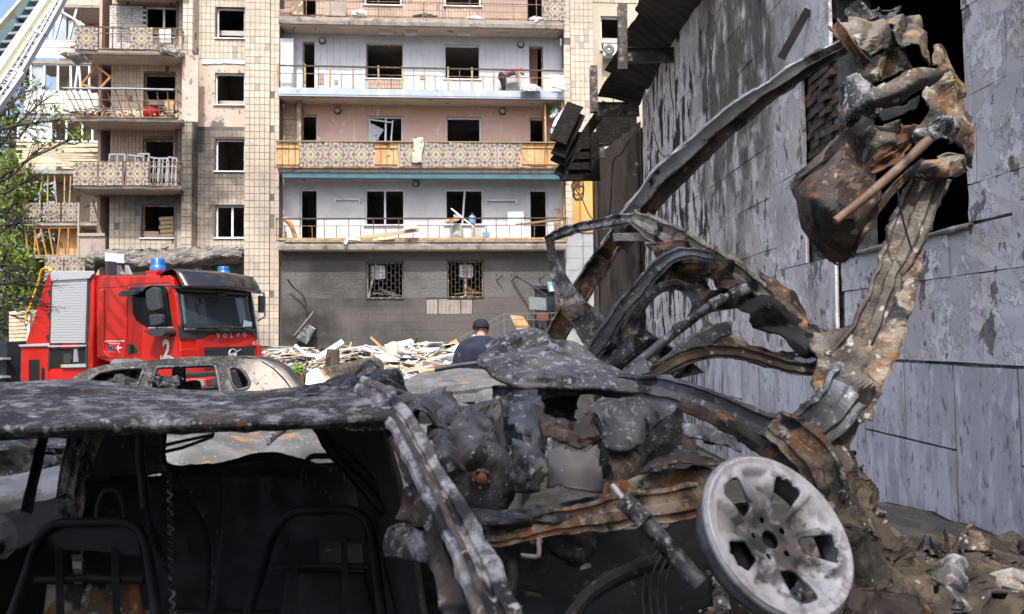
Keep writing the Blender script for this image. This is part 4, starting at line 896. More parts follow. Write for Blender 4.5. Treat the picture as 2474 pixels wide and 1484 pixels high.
o = build('pink_tiling', J[1], M_ptile, ab); o['kind'] = 'stuff'
o = build('pale_tiling', J[2], mat('pale_small_tile', (.50, .42, .34), .6, 0, [N_((.43, .355, .28), .7, .45, .62)], rnd=[((.66, .56, .45), .6, .3, .9), ((.20, .2, .2), .9, .97, .98)], bump=(20, .2, .003)), ab); o['kind'] = 'stuff'
# broken concrete canopy over the entrance
cp = thing('entrance_canopy', 'collapsed grey concrete canopy sagging behind the fire engine cab', 'canopy', fw(620, 1000, -1.2))
q = MB(); sheet(q, [[(212, 628, 25.6), (225, 612, 26), (300, 606, 26.4), (420, 604, 26.4), (520, 600, 26.6), (588, 603, 26.8)], [(208, 640, 25.2), (222, 622, 25.0), (300, 625, 25.0), (420, 625, 25.1), (520, 616, 25.3), (586, 612, 25.6)], [(225, 662, 25.1), (240, 636, 25.0), (300, 652, 25.1), (420, 648, 25.2), (520, 634, 25.5), (586, 628, 25.8)], [(228, 664, 26.4), (250, 642, 26.6), (300, 655, 26.6), (420, 650, 26.8), (520, 640, 26.9), (586, 632, 27)]], 9, 6, .12, 2.6, 3, rag=.09, crease=.75)
build('canopy_slab', q, mat('sooty_canopy_concrete', (.17, .155, .14), .95, 0, [N_((.09, .085, .08), 2, .45, .6), N_((.27, .25, .22), 5, .56, .64), N_((.05, .047, .045), 1.2, .54, .62)], bump=(9, .8, .06)), cp, world=True, solid=.06)
q = MB()
for k in range(26):
    v = rnd.uniform(300, 585); p = P(v, 606 + rnd.uniform(-3, 6), 26.2); q.bar(p, p + Vector((rnd.uniform(-.6, .6), rnd.uniform(-.4, .2), rnd.uniform(-.05, .12))), .08, .02)
build('canopy_rubble', q, M_slab, cp, world=True)
# ---------------------------------------------------------------- glazed wing at the far left (part of the building)
WD = 2.8
def wa(sx, sy, d=WD): h = FF.hit(S(sx, sy), 1, d); return h.x, h.z
M_siding = mat('white_siding', (.66, .66, .65), .6, 0, [N_((.56, .55, .52), 2, .45, .62)]); M_beige = mat('beige_slat', (.58, .50, .36), .75, 0, [N_((.46, .38, .26), 3, .48, .62)]); M_orange = mat('orange_varnished_wood', (.46, .19, .05), .5, 0, [N_((.34, .14, .045), 4, .5, .64)])
M_greyw = mat('grey_beige_boarding', (.36, .31, .27), .8, 0, [N_((.28, .24, .21), 1.2, .45, .6)])
xl, xr = fx(66, WD), fx(410, WD)
q = MB(); q.bx(xl + .6, xr + .3, WD + 1.5, WD + 1.6, -.2, ZT); build('wing_back_wall', q, M_peach, ab)
q = MB(); q.bx(xr + .25, xr + .35, 1.15, WD + 1.6, -.2, ZT); build('wing_side_wall', q, M_ptile, ab)
for sy, sl in ((20, 130), (232, 100), (437, 62), (644, 62), (838, 85), (960, 100)):
    _, z = wa(240, sy); o = MB(); o.bx(fx(sl, WD), xr, WD - .02, WD + 1.5, z - .09, z + .03); p_ = build('wing_slab', o, M_slab, ab)
    c = MB(); c.bx(fx(sl, WD) + .05, xr - .02, WD + .05, WD + 1.48, z - .105, z - .092); build('ceiling', c, M_ceil, p_)
def glaz(y0, y1, posts, m=M_frame, tops=True, tk=.07):
    _, z1 = wa(240, y0); _, z0 = wa(240, y1)
    for sx, lean in posts:
        a = fx(sx, WD, 500); q = MB(); q.bar((a, WD + .06, z0), (a + lean, WD + .06, z1), tk, tk); build('glazing_post', q, m, ab)
    if tops:
        q = MB(); a0, a1 = fx(posts[0][0], WD), fx(posts[-1][0], WD); q.bar((a0, WD + .06, z1 - .04), (a1, WD + .06, z1 - .04), tk, tk); q.bar((a0, WD + .06, z0 + .02), (a1, WD + .06, z0 + .02), tk, tk); build('glazing_rail', q, m, ab)
glaz(26, 146, ((165, 0), (196, .32), (250, .3), (383, 0), (408, 0)), tops=False); glaz(238, 346, ((110, 0), (161, 0), (212, 0), (262, -.03), (275, .12), (300, -.1), (330, .0)))
glaz(445, 532, ((66, 0), (128, 0), (190, 0), (247, 0), (307, 0), (345, 0), (395, 0))); glaz(652, 762, ((95, 0), (150, .1), (180, 0), (214, -.1), (243, 0), (262, .04)), M_post, tops=False, tk=.05)
glaz(850, 960, ((112, -.15), (135, 0), (152, -.2), (180, -.25), (205, -.2), (218, .1), (260, 0), (300, 0)), M_orange, tk=.05)
q = MB(); p0 = wa(222, 38); p1 = wa(322, 100); q.bar((p0[0], WD, p0[1]), (p1[0], WD - .1, p1[1]), .07, .07); build('glazing_rail', q, M_frame, ab)
M_pane = mat('bluish_window_glass', (.30, .38, .44), .08, 0, [N_((.45, .5, .52), 1, .45, .62)], spec=.7)
for x0, x1, y0, y1 in ((170, 192, 60, 146), (204, 244, 45, 146), (253, 300, 75, 146), (66, 124, 450, 528), (130, 186, 450, 528), (114, 158, 245, 340)):
    a, z1 = wa(x0, y0); c, z0 = wa(x1, y1); q = MB(); q.bx(a, c, WD + .08, WD + .09, z0, z1); build('glass_pane', q, M_pane, ab)
q = MB(); a, z1 = wa(218, 260); c, z0 = wa(262, 345); q.bx(a, c, WD + .7, WD + .75, z0, z1); a, z1 = wa(150, 455); c, z0 = wa(400, 540); build('grey_cupboard', q, M_greyw, ab)
q = MB(); a, z1 = wa(290, 455); c, z0 = wa(340, 535); q.bx(a, c, WD + .7, WD + .75, z0, z1); build('grey_cupboard', q, M_greyw, ab)
def slats(x0, x1, y0, y1, n, m, nm, vert=False, wob=.0, gap=.012):
    a0, z1 = wa(x0, y0); a1, z0 = wa(x1, y1)
    for i in range(n):
        q = MB()
        if vert: x = a0 + (a1 - a0) * i / n; q.bx(x + gap / 2, x + (a1 - a0) / n - gap / 2, WD - .05 - (.025 if i % 2 else 0), WD - .03, z0, z1)
        else:
            z = z0 + (z1 - z0) * i / n; e = rnd.uniform(-wob, wob); s0 = rnd.choice((0, 0, 0, .25)) if wob else 0; s1 = rnd.choice((0, 0, .3)) if wob else 0
            q.bar((a0 + (a1 - a0) * s0 * rnd.random(), WD - .05, z + (z1 - z0) / n / 2), (a1 - (a1 - a0) * s1 * rnd.random(), WD - .05 - abs(e), z + (z1 - z0) / n / 2 + e), .012, (z1 - z0) / n - gap)
        build(nm, q, m, ab)
slats(108, 285, 150, 222, 9, M_siding, 'siding_board', wob=.02); slats(92, 410, 348, 430, 30, M_siding, 'siding_board', True, gap=.004)
slats(64, 235, 536, 636, 10, M_beige, 'siding_board', wob=.015); slats(236, 404, 536, 636, 10, M_beige, 'siding_board', wob=.06)
for x0, x1 in ((88, 155), (165, 228), (236, 300), (342, 396)):
    a0, z1 = wa(x0, 762); a1, z0 = wa(x1, 832); o = bpy.data.objects.new('mosaic_panel', MOSM); COL.objects.link(o); o.parent = ab; WM[o] = WM[ab]; o.location = ((a0 + a1) / 2, WD - .04, z0); o.scale = ((a1 - a0) / .8, 1, (z1 - z0) / .9)
for x0, x1 in ((170, 240), (245, 320)):
    a0, z1 = wa(x0, 968); a1, z0 = wa(x1, 1050); o = bpy.data.objects.new('mosaic_panel', MOSM); COL.objects.link(o); o.parent = ab; WM[o] = WM[ab]; o.location = ((a0 + a1) / 2, WD - .04, z0); o.scale = ((a1 - a0) / .8, 1, (z1 - z0) / .9)
q = MB(); a0, z1 = wa(195, 855); a1, z0 = wa(292, 958); q.bx(a0, a1, WD + .5, WD + .55, z0, z1); build('plywood_panel', q, M_ply, ab)
q = MB(); a0, z1 = wa(292, 884, 1.0); a1, z0 = wa(394, 968, 1.0)
q.bx(a0, a1, 1.0, 1.9, z0, z1); q.bx(a0, a0 + .06, .96, 1.0, z0, z1 + 1.15); q.bar((a1 - .1, .96, z1), (a1 - .45, .96, z1 + 1.3), .06, .05); q.bx(a0, a1, .94, 1.0, z1 - .03, z1 + .08); q.bx((a0 + a1) / 2 - .02, (a0 + a1) / 2 + .02, .975, 1.0, z0, z1); build('balcony_box', q, M_greyw, ab)
# loose timber frame dangling in front of the wing, and torn sheets
def barframe(name, pts, t, m, label, cat, group=None):
    q = MB()
    for i in range(len(pts)): q.bar(pts[i], pts[(i + 1) % len(pts)], t, t)
    return solo(name, q, m, label, cat, group)
barframe('window_frame', [fw(362, 250, .5), fw(415, 290, .5), fw(372, 336, .5), fw(306, 318, .5)], .07, M_orange, 'orange wooden window frame dangling askew over the second balcony from the top', 'window frame')
q = MB(); sheet(q, [[(142, 131, 27.6), (170, 126, 27.4), (205, 136, 27.0)], [(160, 140, 27.6), (185, 142, 27.3), (215, 150, 27.0)], [(190, 160, 27.8), (205, 155, 27.5), (225, 158, 27.2)]], 6, 6, .12, 2, 5, rag=.05); solo('torn_roof_sheet', q, M_slab, 'torn grey roofing sheet hanging between the glazed wing and the top left balcony', 'metal sheet', solid=.02)
# ---------------------------------------------------------------- trees
M_bark = mat('tree_bark', (.075, .06, .048), .95, 0, [N_((.14, .12, .10), 9, .5, .65, st=(1, 1, .25)), N_((.03, .026, .022), 14, .52, .62, st=(1, 1, .2))], bump=(16, .9, .03, (1, 1, .25)))
def leafmat(nm, c, c2):
    m = mat(nm, c, .6, 0, rnd=[(c2, .8, .2, 1.)]); b = m.node_tree.nodes['Principled BSDF']; t = m.node_tree; tr = t.nodes.new('ShaderNodeBsdfTranslucent'); mx = t.nodes.new('ShaderNodeMixShader'); mx.inputs[0].default_value = .35
    src = b.inputs['Base Color'].links[0].from_socket if b.inputs['Base Color'].links else None
    if src: t.links.new(src, tr.inputs[0])
    t.links.new(b.outputs[0], mx.inputs[1]); t.links.new(tr.outputs[0], mx.inputs[2]); t.links.new(mx.outputs[0], t.nodes['Material Output'].inputs[0]); return m
M_leaf1 = leafmat('yellow_green_leaf', (.14, .20, .035), (.22, .27, .05)); M_leaf2 = leafmat('dark_green_leaf', (.045, .085, .025), (.08, .13, .035))
def tree(base, h, clumps, nleaf, ls, ml, label, seed, group=None, r0=.16, twigs=0, lean=(0, 0)):
    rr = random.Random(seed); base = Vector(base); t = thing('broadleaf_tree', label, 'tree', base, 0, group)
    tk = MB(); top = Vector((lean[0], lean[1], h * .8)); pts = [Vector((0, 0, -.2)).lerp(top, k / 6) + Vector((rr.uniform(-.12, .12), rr.uniform(-.12, .12), 0)) * (k > 0) for k in range(7)]
    tk.tube(pts, [r0 * (1 - .11 * k) for k in range(7)], 9); build('trunk', tk, M_bark, t)
    lf = MB(); nb = 0
    for ci, (cx, cy, cz, rad) in enumerate(clumps):
        c = Vector((cx, cy, cz)); k = max(1, min(5, int(6 * (cz - rad * .6) / (h * .8)))); s = pts[k]; b = MB()
        mid = s.lerp(c, .55) + Vector((rr.uniform(-.3, .3), rr.uniform(-.3, .3), rr.uniform(-.2, .3)))
        b.tube([s, s.lerp(mid, .5) + Vector((0, 0, .15)), mid, c], [r0 * .42, r0 * .3, r0 * .22, r0 * .08], 6)
        for _ in range(6 + twigs):
            d = Vector((rr.gauss(0, 1), rr.gauss(0, 1), rr.gauss(0, .8))).normalized() * rad; e = c + d * rr.uniform(.6, 1.05); m_ = mid.lerp(c, rr.uniform(.2, 1)); b.tube([m_, m_.lerp(e, .5) + Vector((0, 0, rr.uniform(-.1, .15))), e], [r0 * .1, r0 * .07, r0 * .03], 4, caps=False)
        build('limb', b, M_bark, t)
        for _ in range(nleaf):
            d = Vector((rr.gauss(0, 1), rr.gauss(0, 1), rr.gauss(0, 1))).normalized() * rad * rr.random() ** .45; d.z *= .8
            if nz(c + d, 1.5 / max(rad, .5), seed) < -.18: continue
            p = c + d; a = Vector((rr.gauss(0, 1), rr.gauss(0, 1), rr.gauss(0, .6))).normalized(); u = a.orthogonal().normalized(); u = Matrix.Rotation(rr.uniform(0, 6.28), 3, a) @ u; v = a.cross(u); s_ = ls * rr.uniform(.6, 1.3)
            lf.add([p - u * s_, p + v * s_ * .55, p + u * s_, p - v * s_ * .55], [(0, 1, 2, 3)])
    o = build('crown', lf, ml, t); return t
def Pc(vx, vy, Y, base, rad): p = P(vx, vy, Y) - Vector(base); return (p.x, p.y, p.z, rad)
rt = random.Random(5)
b = (P(20, 800, 33).x, 33, 0); tree(b, 13, [Pc(x, y, 33 + rt.uniform(-1, 1), b, r) for x, y, r in ((10, 240, 1.8), (60, 330, 1.7), (-20, 420, 2.2), (60, 500, 1.8), (20, 600, 2.2), (90, 660, 1.8), (-20, 720, 2), (70, 770, 1.8), (150, 700, 1.6), (20, 160, 1.2), (130, 600, 1.4))], 620, .15, M_leaf2, 'dense dark green tree filling the far left behind the fire ladder', 3)
b = (P(60, 800, 30.0).x - 1.5, 30.0, 0); tree(b, 9, [Pc(x, y, 30.0 + rt.uniform(-.8, .8), b, r) for x, y, r in ((40, 440, .9), (80, 480, .9), (20, 500, 1.1), (50, 570, 1.1), (90, 640, .9), (30, 640, 1.2), (10, 400, .9), (60, 720, 1.1))], 330, .11, M_leaf1, 'yellow green sunlit tree standing beside the glazed wing', 7)
b = (P(-60, 830, 19.5).x, 19.5, 0); tree(b, 10, [Pc(x, y, 19.5 + rt.uniform(-.5, .5), b, r) for x, y, r in ((60, 210, .5), (110, 240, .6), (150, 290, .5), (70, 300, .5), (20, 330, .7), (110, 345, .4), (40, 400, .5), (190, 330, .25), (90, 420, .35), (20, 250, .6), (60, 520, .4), (20, 600, .5))], 70, .06, M_leaf1, 'nearest slender tree with thin leafy twigs crossing the glazed wing', 9, r0=.14, twigs=8)
# bare fallen boughs, blackened, in front of the wing
q = MB(); rr = random.Random(8)
def bough(q, p, d, L, r, depth):
    e = p + d * L; q.tube([p, p.lerp(e, .5) + Vector((rr.uniform(-.08, .08), rr.uniform(-.08, .08), rr.uniform(-.06, .1))) * L, e], [r, r * .8, r * .55], 5, caps=False)
    if depth:
        for k in range(rr.choice((2, 3, 3))):
            nd = (d + Vector((rr.uniform(-.7, .7), rr.uniform(-.5, .5), rr.uniform(-.7, .55)))).normalized(); bough(q, p.lerp(e, rr.uniform(.35, 1)), nd, L * rr.uniform(.5, .8), r * .55, depth - 1)
M_twig = mat('blackened_twig', (.022, .019, .017), .9)
for vx, vy, dx, dz, lb in ((-40, 500, 1, -.2, 'topmost'), (-40, 560, 1, .25, 'second from the top'), (-40, 640, 1, -.05, 'third from the top'), (-30, 690, 1, .12, 'fourth from the top'), (-40, 720, 1, -.1, 'fifth from the top'), (-40, 760, 1, .3, 'lowest')):
    q = MB(); bough(q, P(vx, vy, 16.3), Vector((dx, .1, dz)).normalized(), .75, .028, 4); solo('bare_bough', q, M_twig, lb + ' bare blackened bough reaching in from the left edge', 'branch', 'bare boughs at the left edge', base=P(vx, vy, 16.3))
# ---------------------------------------------------------------- fire engine
TR = Frame((P(436, 821, 17.5).x, 17.5, 0), R(-26))
def TS(cx, cy, y=0.): h = TR.hit(C4(cx, cy), 1, y); return (h.x, h.z)
def TF(cx, cy, x=0.): h = TR.hit(C4(cx, cy), 0, x); return (h.y, h.z)
M_red = mat('fire_red_paint', (.50, .013, .006), .32, 0, [N_((.44, .012, .006), 1, .45, .6), N_((.30, .04, .03), 1.6, .56, .74, f=.5)], spec=.5, coat=.5); M_dgrey = mat('dark_grey_plastic', (.035, .04, .047), .5); M_blk = mat('gloss_black_visor', (.012, .012, .014), .18, 0, [N_((.04, .035, .03), 2, .52, .68)], spec=.5, coat=.3); M_alu = mat('roller_shutter_aluminium', (.52, .54, .56), .4, .35); M_silver = mat('silver_letters', (.62, .63, .64), .3, .6); M_wht = mat('white_print', (.75, .75, .74), .6); M_yel2 = mat('yellow_handrail', (.72, .40, .02), .4); M_bluel = mat('blue_beacon_plastic', (.01, .14, .50), .15, 0, spec=.6, coat=.4); M_wsc = mat('windscreen_glass', (.025, .035, .045), .04, 0, spec=.75, coat=.6); M_step = mat('grey_step_metal', (.35, .36, .38), .5, .4)
fe = thing('fire_engine', 'red fire engine with a grey roller shutter parked before the damaged building', 'fire engine', TR.o, TR.yaw)
Wd = TF(1985, 800)[0]
def yprism(pts, y0, y1, q=None, mi=0): q = q or MB(); return q.prism([(x, y0, z) for x, z in pts], (0, y1 - y0, 0), mi)
cabp = [TS(*p) for p in ((748, 905), (745, 375), (757, 292), (835, 278), (1312, 274), (1337, 300), (1350, 368), (1392, 690), (1397, 860))]; xb = cabp[0][0]
cabp += [(cabp[-1][0], .55), (cabp[-1][0] - .45, .42), (cabp[-1][0] - .55, .85), (cabp[-1][0] - 1.35, .95), (xb, cabp[0][1] - .02)]
build('cab', yprism(cabp, 0, Wd), M_red, fe, bevel=.05, recalc=True)
# groove lines and door outline
def sidepoly(nm, pts, m, y=-.012, th=.02, rr=0, par=None, bev=0):
    pl = [TS(*p, y) for p in pts]
    if rr: pl = rpoly(pl, rr)
    return build(nm, yprism(pl, y, y + th), m, par or fe, recalc=True, bevel=bev)
def sideline(pts, w=.012, m=M_dkrust):
    q = MB(); pl = [TS(*p) for p in pts]
    for a, c in zip(pl, pl[1:]): q.bar((a[0], -.001, a[1]), (c[0], -.001, c[1]), .006, w, up=(0, -1, 0))
    return q
q = MB()
for L in (((755, 372), (988, 360)), ((988, 360), (992, 345), (1300, 330), (1322, 420), (1392, 935)), ((988, 360), (985, 700), (1000, 920)), ((755, 912), (985, 922), (1100, 944))):
    qq = sideline(L); q.add(qq.v, qq.f)
build('panel_seam', q, mat('dark_red_seam', (.10, .008, .006), .6), fe)
sidepoly('cab_rear_panel', ((762, 905), (760, 390), (800, 385), (800, 860), (840, 905)), M_red, -.03, .035, bev=.012)
dw = sidepoly('door_window', ((1022, 440), (1060, 358), (1255, 350), (1292, 385), (1335, 682), (1145, 682), (1050, 622), (1025, 560)), M_glassd, -.012, .02, .05)
sidepoly('window_trim', ((1145, 676), (1335, 672), (1335, 682), (1145, 686)), M_silver, -.022, .01, par=dw)
q = MB(); q.prism([(x, -.01, z) for x, z in [TS(*p, 0) for p in ((1020, 390), (1060, 355), (1180, 352), (1150, 388))]], (0, -.16, -.05)); q.prism([(x, -.06, z) for x, z in [TS(*p, 0) for p in ((985, 415), (1010, 388), (1120, 385), (1118, 415), (1060, 430), (1000, 430))]], (0, -.2, -.04)); build('window_visor', q, M_dgrey, fe, recalc=True, bevel=.012)
# windscreen
A, B = TS(1348, 372), TS(1393, 700); nvx = Vector((B[1] - A[1], 0, -(B[0] - A[0]))).normalized() * -1
if nvx.x < 0: nvx = -nvx
ws = rpoly([(.07, 0), (Wd - .07, 0), (Wd - .12, 1), (.12, 1)], .1); q = MB()
def wpt(y, t): bow = .10 * (1 - ((y - Wd / 2) / (Wd / 2)) ** 2); return (A[0] + (B[0] - A[0]) * (1 - t) + nvx.x * .015 + bow, y, A[1] + (B[1] - A[1]) * (1 - t) + nvx.z * .015)
q.grid([[wpt(.06 + (Wd - .12) * i / 12, t / 6) for i in range(13)] for t in range(7)]); wsc = build('windscreen', q, M_wsc, fe, solid=.02)
q = MB(); q.grid([[wpt(.02 + (Wd - .04) * i / 12, t) for i in range(13)] for t in (-.02, .05)]); q.grid([[wpt(.02 + (Wd - .04) * i / 12, t) for i in range(13)] for t in (.93, 1.02)]); q.grid([[wpt(y, t / 4) for y in (.015, .075)] for t in range(5)]); q.grid([[wpt(Wd - y, t / 4) for y in (.075, .015)] for t in range(5)]); q.v = [(x + .012, y, z) for x, y, z in q.v]; build('seal', q, M_dgrey, wsc, solid=.012)
for y0, y1 in ((.35, 1.25), (1.3, 2.15)):
    q = MB(); q.tube([Vector(wpt(y0 + (y1 - y0) * k / 5, .06 + .05 * k / 5)) + Vector((.04, 0, 0)) for k in range(6)], .014, 5); q.tube([Vector(wpt(y1, -.03)) + Vector((.04, 0, 0)), Vector(wpt((y0 + y1) / 2, .09)) + Vector((.05, 0, 0))], .012, 5); build('wiper', q, M_dgrey, wsc)
q = MB(); pp = [wpt(y, t) for y, t in ((Wd * .76, .10), (Wd * .90, .09), (Wd * .92, .22), (Wd * .79, .27))]; q.prism([(x + .035, y, z) for x, y, z in pp], (.004, 0, 0)); build('paper_sheet', q, mat('pale_blue_paper', (.50, .62, .72), .7), wsc)
q = MB()
for y, t, sy, sz in ((Wd * .27, .72, .1, .16), (Wd * .52, .90, .26, .07)): p = wpt(y, t); q.lathe([(0, -.02), (1, -.015), (1, .015), (0, .02)], (0, 0, 0), (1, 0, 0), 12); q.v[-52:] = [(x + p[0] + .045, v * sy * .5 + p[1], z * sz * .5 + p[2]) for x, v, z in q.v[-52:]]
build('cab_mirror', q, M_dgrey, wsc)
# front panels
def front(nm, pts, m, x=.012, th=.02, rr=0, par=None, bev=0):
    pl = [TF(*p, x) for p in pts]
    if rr: pl = rpoly(pl, rr)
    q = MB(); q.prism([(x - th, y, z) for y, z in pl], (th, 0, 0)); return build(nm, q, m, par or fe, recalc=True, bevel=bev)
front('windscreen_base', ((1378, 645), (1405, 690), (1975, 690), (1988, 712), (1990, 772), (1960, 745), (1945, 722), (1612, 728), (1572, 765), (1392, 765)), M_dgrey, .02, .04)
front('bonnet_flap', ((1520, 772), (1580, 768), (1615, 735), (1940, 728), (1955, 750), (1985, 780), (1983, 824), (1965, 824), (1580, 838), (1575, 925), (1520, 925)), M_red, .03, .03, bev=.008)
gr = front('grille', ((1582, 848), (1968, 826), (1972, 1000), (1582, 1000)), M_dgrey, .02, .02)
q = MB(); m_hole = mat('grille_hole', (.006, .006, .007), .9)
for j in range(12):
    for i in range(44):
        y, z = TF(1590 + 8.6 * (i + .5 * (j % 2)), 856 + 9 * j - .48 * i, .02)
        if y < Wd - .06: q.lathe([(0, 0), (.0115, .001)], (.0212, y, z), (1, 0, 0), 6)
o = build('grille_hole', q, m_hole, gr); o['kind'] = 'stuff'
def fletter(ch, cx, cy, size, m, par):
    y, z = TF(cx, cy, .035); t = text_mb(ch, size, .004); q = MB()
    q.add([(.0345, y + v[0], z + v[1]) for v in t.v], t.f); return build('letter', q, m, par, solid=.006)
for ch, cx, cy in zip('VOLVO', (1688, 1740, 1791, 1841, 1889), (743, 742, 740, 738, 736)): fletter(ch, cx, cy, .155, M_silver, fe)
fletter('FE', 1964, 803, .11, M_silver, fe)
y, z = TF(1800, 884, .03); q = MB(); q.lathe([(.135, 0), (.135, .02), (.105, .02), (.105, 0)], (.022, y, z), (1, 0, 0), 24); q.bx(.022, .036, y - .10, y + .10, z - .028, z + .028); a = TF(1740, 922, .03); c = TF(1862, 846, .03); q.bar((.03, a[0], a[1]), (.03, c[0], c[1]), .016, .03, up=(1, 0, 0)); q.bar((.04, c[0] - .25, c[1] - .22), (.04, c[0] - .17, c[1] - .10), .02, .05, up=(1, 0, 0)); build('round_emblem', q, M_silver, gr)
front('corner_panel', ((1400, 845), (1515, 842), (1515, 925), (1400, 930)), M_red, .03, .05, .03, bev=.015)
q = MB(); q.bx(-.3, .06, -.02, Wd + .02, .45, .95); build('bumper', q, M_dgrey, fe, bevel=.04)
q = MB(); y, z = TF(1395, 700, .0); q.bx(.0, .06, Wd - .02, Wd + .12, .8, TF(2008, 812)[1]); build('side_step_panel', q, M_red, fe, bevel=.02)
# sun visor
q = MB(); rows = []; vp = [TS(1322, 250), TS(1322, 262), TS(1345, 350)]; zt, zf = vp[0][1], TS(1345, 345)[1]
for i in range(15):
    y = -.04 + (Wd + .08) * i / 14; bow = 1 - ((y - Wd / 2) / (Wd / 2 + .04)) ** 2; e = .04 * abs(i - 7) / 7
    rows.append([(vp[0][0] - .35, y, zt - .02 - e), (vp[0][0] - .05, y, zt + .10 - e), (vp[0][0] + .18 + .18 * bow, y, zt + .05 - e), (vp[0][0] + .36 + .25 * bow, y, zf + .06 + .03 * bow - e), (vp[0][0] + .42 + .26 * bow, y, zf - .03 - e), (vp[0][0] + .30 + .22 * bow, y, zf - .06 - e), (vp[0][0] + .05 + .1 * bow, y, zf + .02 - e)])
q.grid([cr(r, 3) for r in rows]); build('sun_visor', q, M_blk, fe, solid=.02)
# beacons
def beacon(cx, cy0, cy1, y, wpx):
    x, z1 = TS(cx, cy0, y); _, z0 = TS(cx, cy1, y); r = wpx / 2.0617 / 1.55277 * TR.w(x, y, 0).y / FOC * .5; h = z1 - z0
    q = MB(); q.lathe([(r * 1.1, 0), (r * 1.1, h * .38), (r * .97, h * .42), (r * .97, h * .96), (r * .85, h), (0, h)], (x, y, z0), (0, 0, 1), 20)
    o = build('beacon', q, M_bluel, fe)
    for k in range(5): c = MB(); c.lathe([(r * .98, 0), (r * 1.0, .005), (r * .98, .01)], (x, y, z0 + h * (.5 + .09 * k)), (0, 0, 1), 20); build('lens_ring', c, M_bluel, o)
    c = MB(); c.prism([(x - r * 1.5, y - .15, z0 - .03), (x + r * 1.1, y - .15, z0 - .03), (x + r * .6, y - .15, z0 - .18), (x - r * .7, y - .15, z0 - .18)], (0, .3, 0)); c.bx(x - r * 1.4, x + r * 1.3, y - .16, y + .16, z0 - .04, z0 - .002); build('beacon_bracket', c, M_red, o)
beacon(1220, 145, 240, .30, 102); beacon(1728, 208, 268, Wd - .25, 86)
# wing mirrors
q = MB(); pa = [TS(*p, -.28) for p in ((1255, 350), (1195, 352), (1182, 380), (1200, 520), (1205, 640), (1215, 690), (1260, 700))]; q.tube([(x, -.28 if 0 < i < 6 else -.02, z) for i, (x, z) in enumerate(pa)], .022, 7); ma = build('mirror_arm', q, M_dgrey, fe)
def mirr(pts, y, th, nm='mirror_head'): return build(nm, yprism(rpoly([TS(*p, y) for p in pts], .06), y, y + th), M_dgrey, ma, recalc=True, bevel=.02)
mirr(((1122, 400), (1172, 362), (1215, 372), (1234, 540), (1150, 552), (1128, 500)), -.36, .12); mirr(((1148, 580), (1225, 573), (1245, 580), (1243, 655), (1160, 668)), -.36, .12)
build('kerb_mirror', yprism(rpoly([TS(*p, -.1) for p in ((1168, 700), (1335, 686), (1336, 730), (1310, 748), (1230, 745))], .05), -.32, -.02), M_dgrey, fe, recalc=True, bevel=.03)
q = MB(); x, z = TS(1255, 690, 0); pr = [(Wd + .02, TF(1880, 398)[1]), (Wd + .26, TF(1925, 405)[1]), (Wd + .30, TF(1940, 480)[1]), (Wd + .30, TF(1945, 590)[1]), (Wd + .06, TF(1950, 625)[1])]; q.tube([(-.02, y, z) for y, z in pr], .022, 7); q2 = build('mirror_arm', q, M_dgrey, fe); q = MB(); q.bx(-.10, -.02, Wd + .12, Wd + .34, TF(1920, 560)[1], TF(1920, 425)[1]); build('mirror_head', q, M_dgrey, q2, bevel=.03)
# door handle, number, city name, sticker
sidepoly('handle_recess', ((980, 808), (1025, 805), (1058, 850), (1058, 878), (985, 882)), M_dgrey, -.012, .02, .03); sidepoly('door_handle', ((1003, 815), (1022, 813), (1026, 870), (1008, 872)), M_blk, -.04, .03, .01)
def sletter(tx, cx, cy, size, m, sx=1, name='number'):
    x, z = TS(cx, cy, -.004); t = text_mb(tx, size, size * (.035 if size > .2 else .01)); q = MB(); q.add([(x + v[0] * sx, -.004, z + v[1]) for v in t.v], t.f); return build(name, q, m, fe)
sletter('2', 1286, 857, .62, M_wht, .78, 'number_two'); sletter('Київ', 1291, 931, .24, M_wht, .95, 'city_name')
sletter('EMERGENCY AID FOR UKRAINE', 885, 785, .060, M_wht, .84, 'sticker_line'); sletter('FROM THE KINGDOM OF DENMARK', 885, 803, .032, M_wht, .78, 'sticker_line')
fl = sidepoly('european_flag', ((832, 818), (877, 817), (877, 857), (832, 858)), mat('flag_blue', (.012, .035, .22), .6), -.006, .006); q = MB(); x, z = TS(855, 838, -.008)
for k in range(12): a = k * PI / 6; q.lathe([(0, 0), (.012, .0005)], (x + .065 * math.cos(a), -.008, z + .065 * math.sin(a)), (0, -1, 0), 5)
build('flag_star', q, M_yel2, fl)['kind'] = 'stuff'
fl = sidepoly('danish_flag', ((898, 816), (942, 815), (942, 855), (898, 857)), mat('flag_red', (.42, .01, .02), .6), -.006, .006); sidepoly('flag_cross', ((910, 815.5), (917, 815.3), (917, 856), (910, 856)), M_wht, -.0075, .003, par=fl); sidepoly('flag_cross', ((898, 832), (942, 831), (942, 838), (898, 839)), M_wht, -.008, .003, par=fl)
sletter('FUNDED BY THE EUROPEAN UNION', 857, 868, .018, M_wht, .8, 'sticker_line'); sletter('DENMARK', 921, 868, .022, M_wht, .8, 'sticker_line')
sidepoly('mudguard', ((850, 1000), (850, 945), (880, 922), (1050, 918), (1100, 945), (1110, 1000)), M_step, -.06, .5, .08)
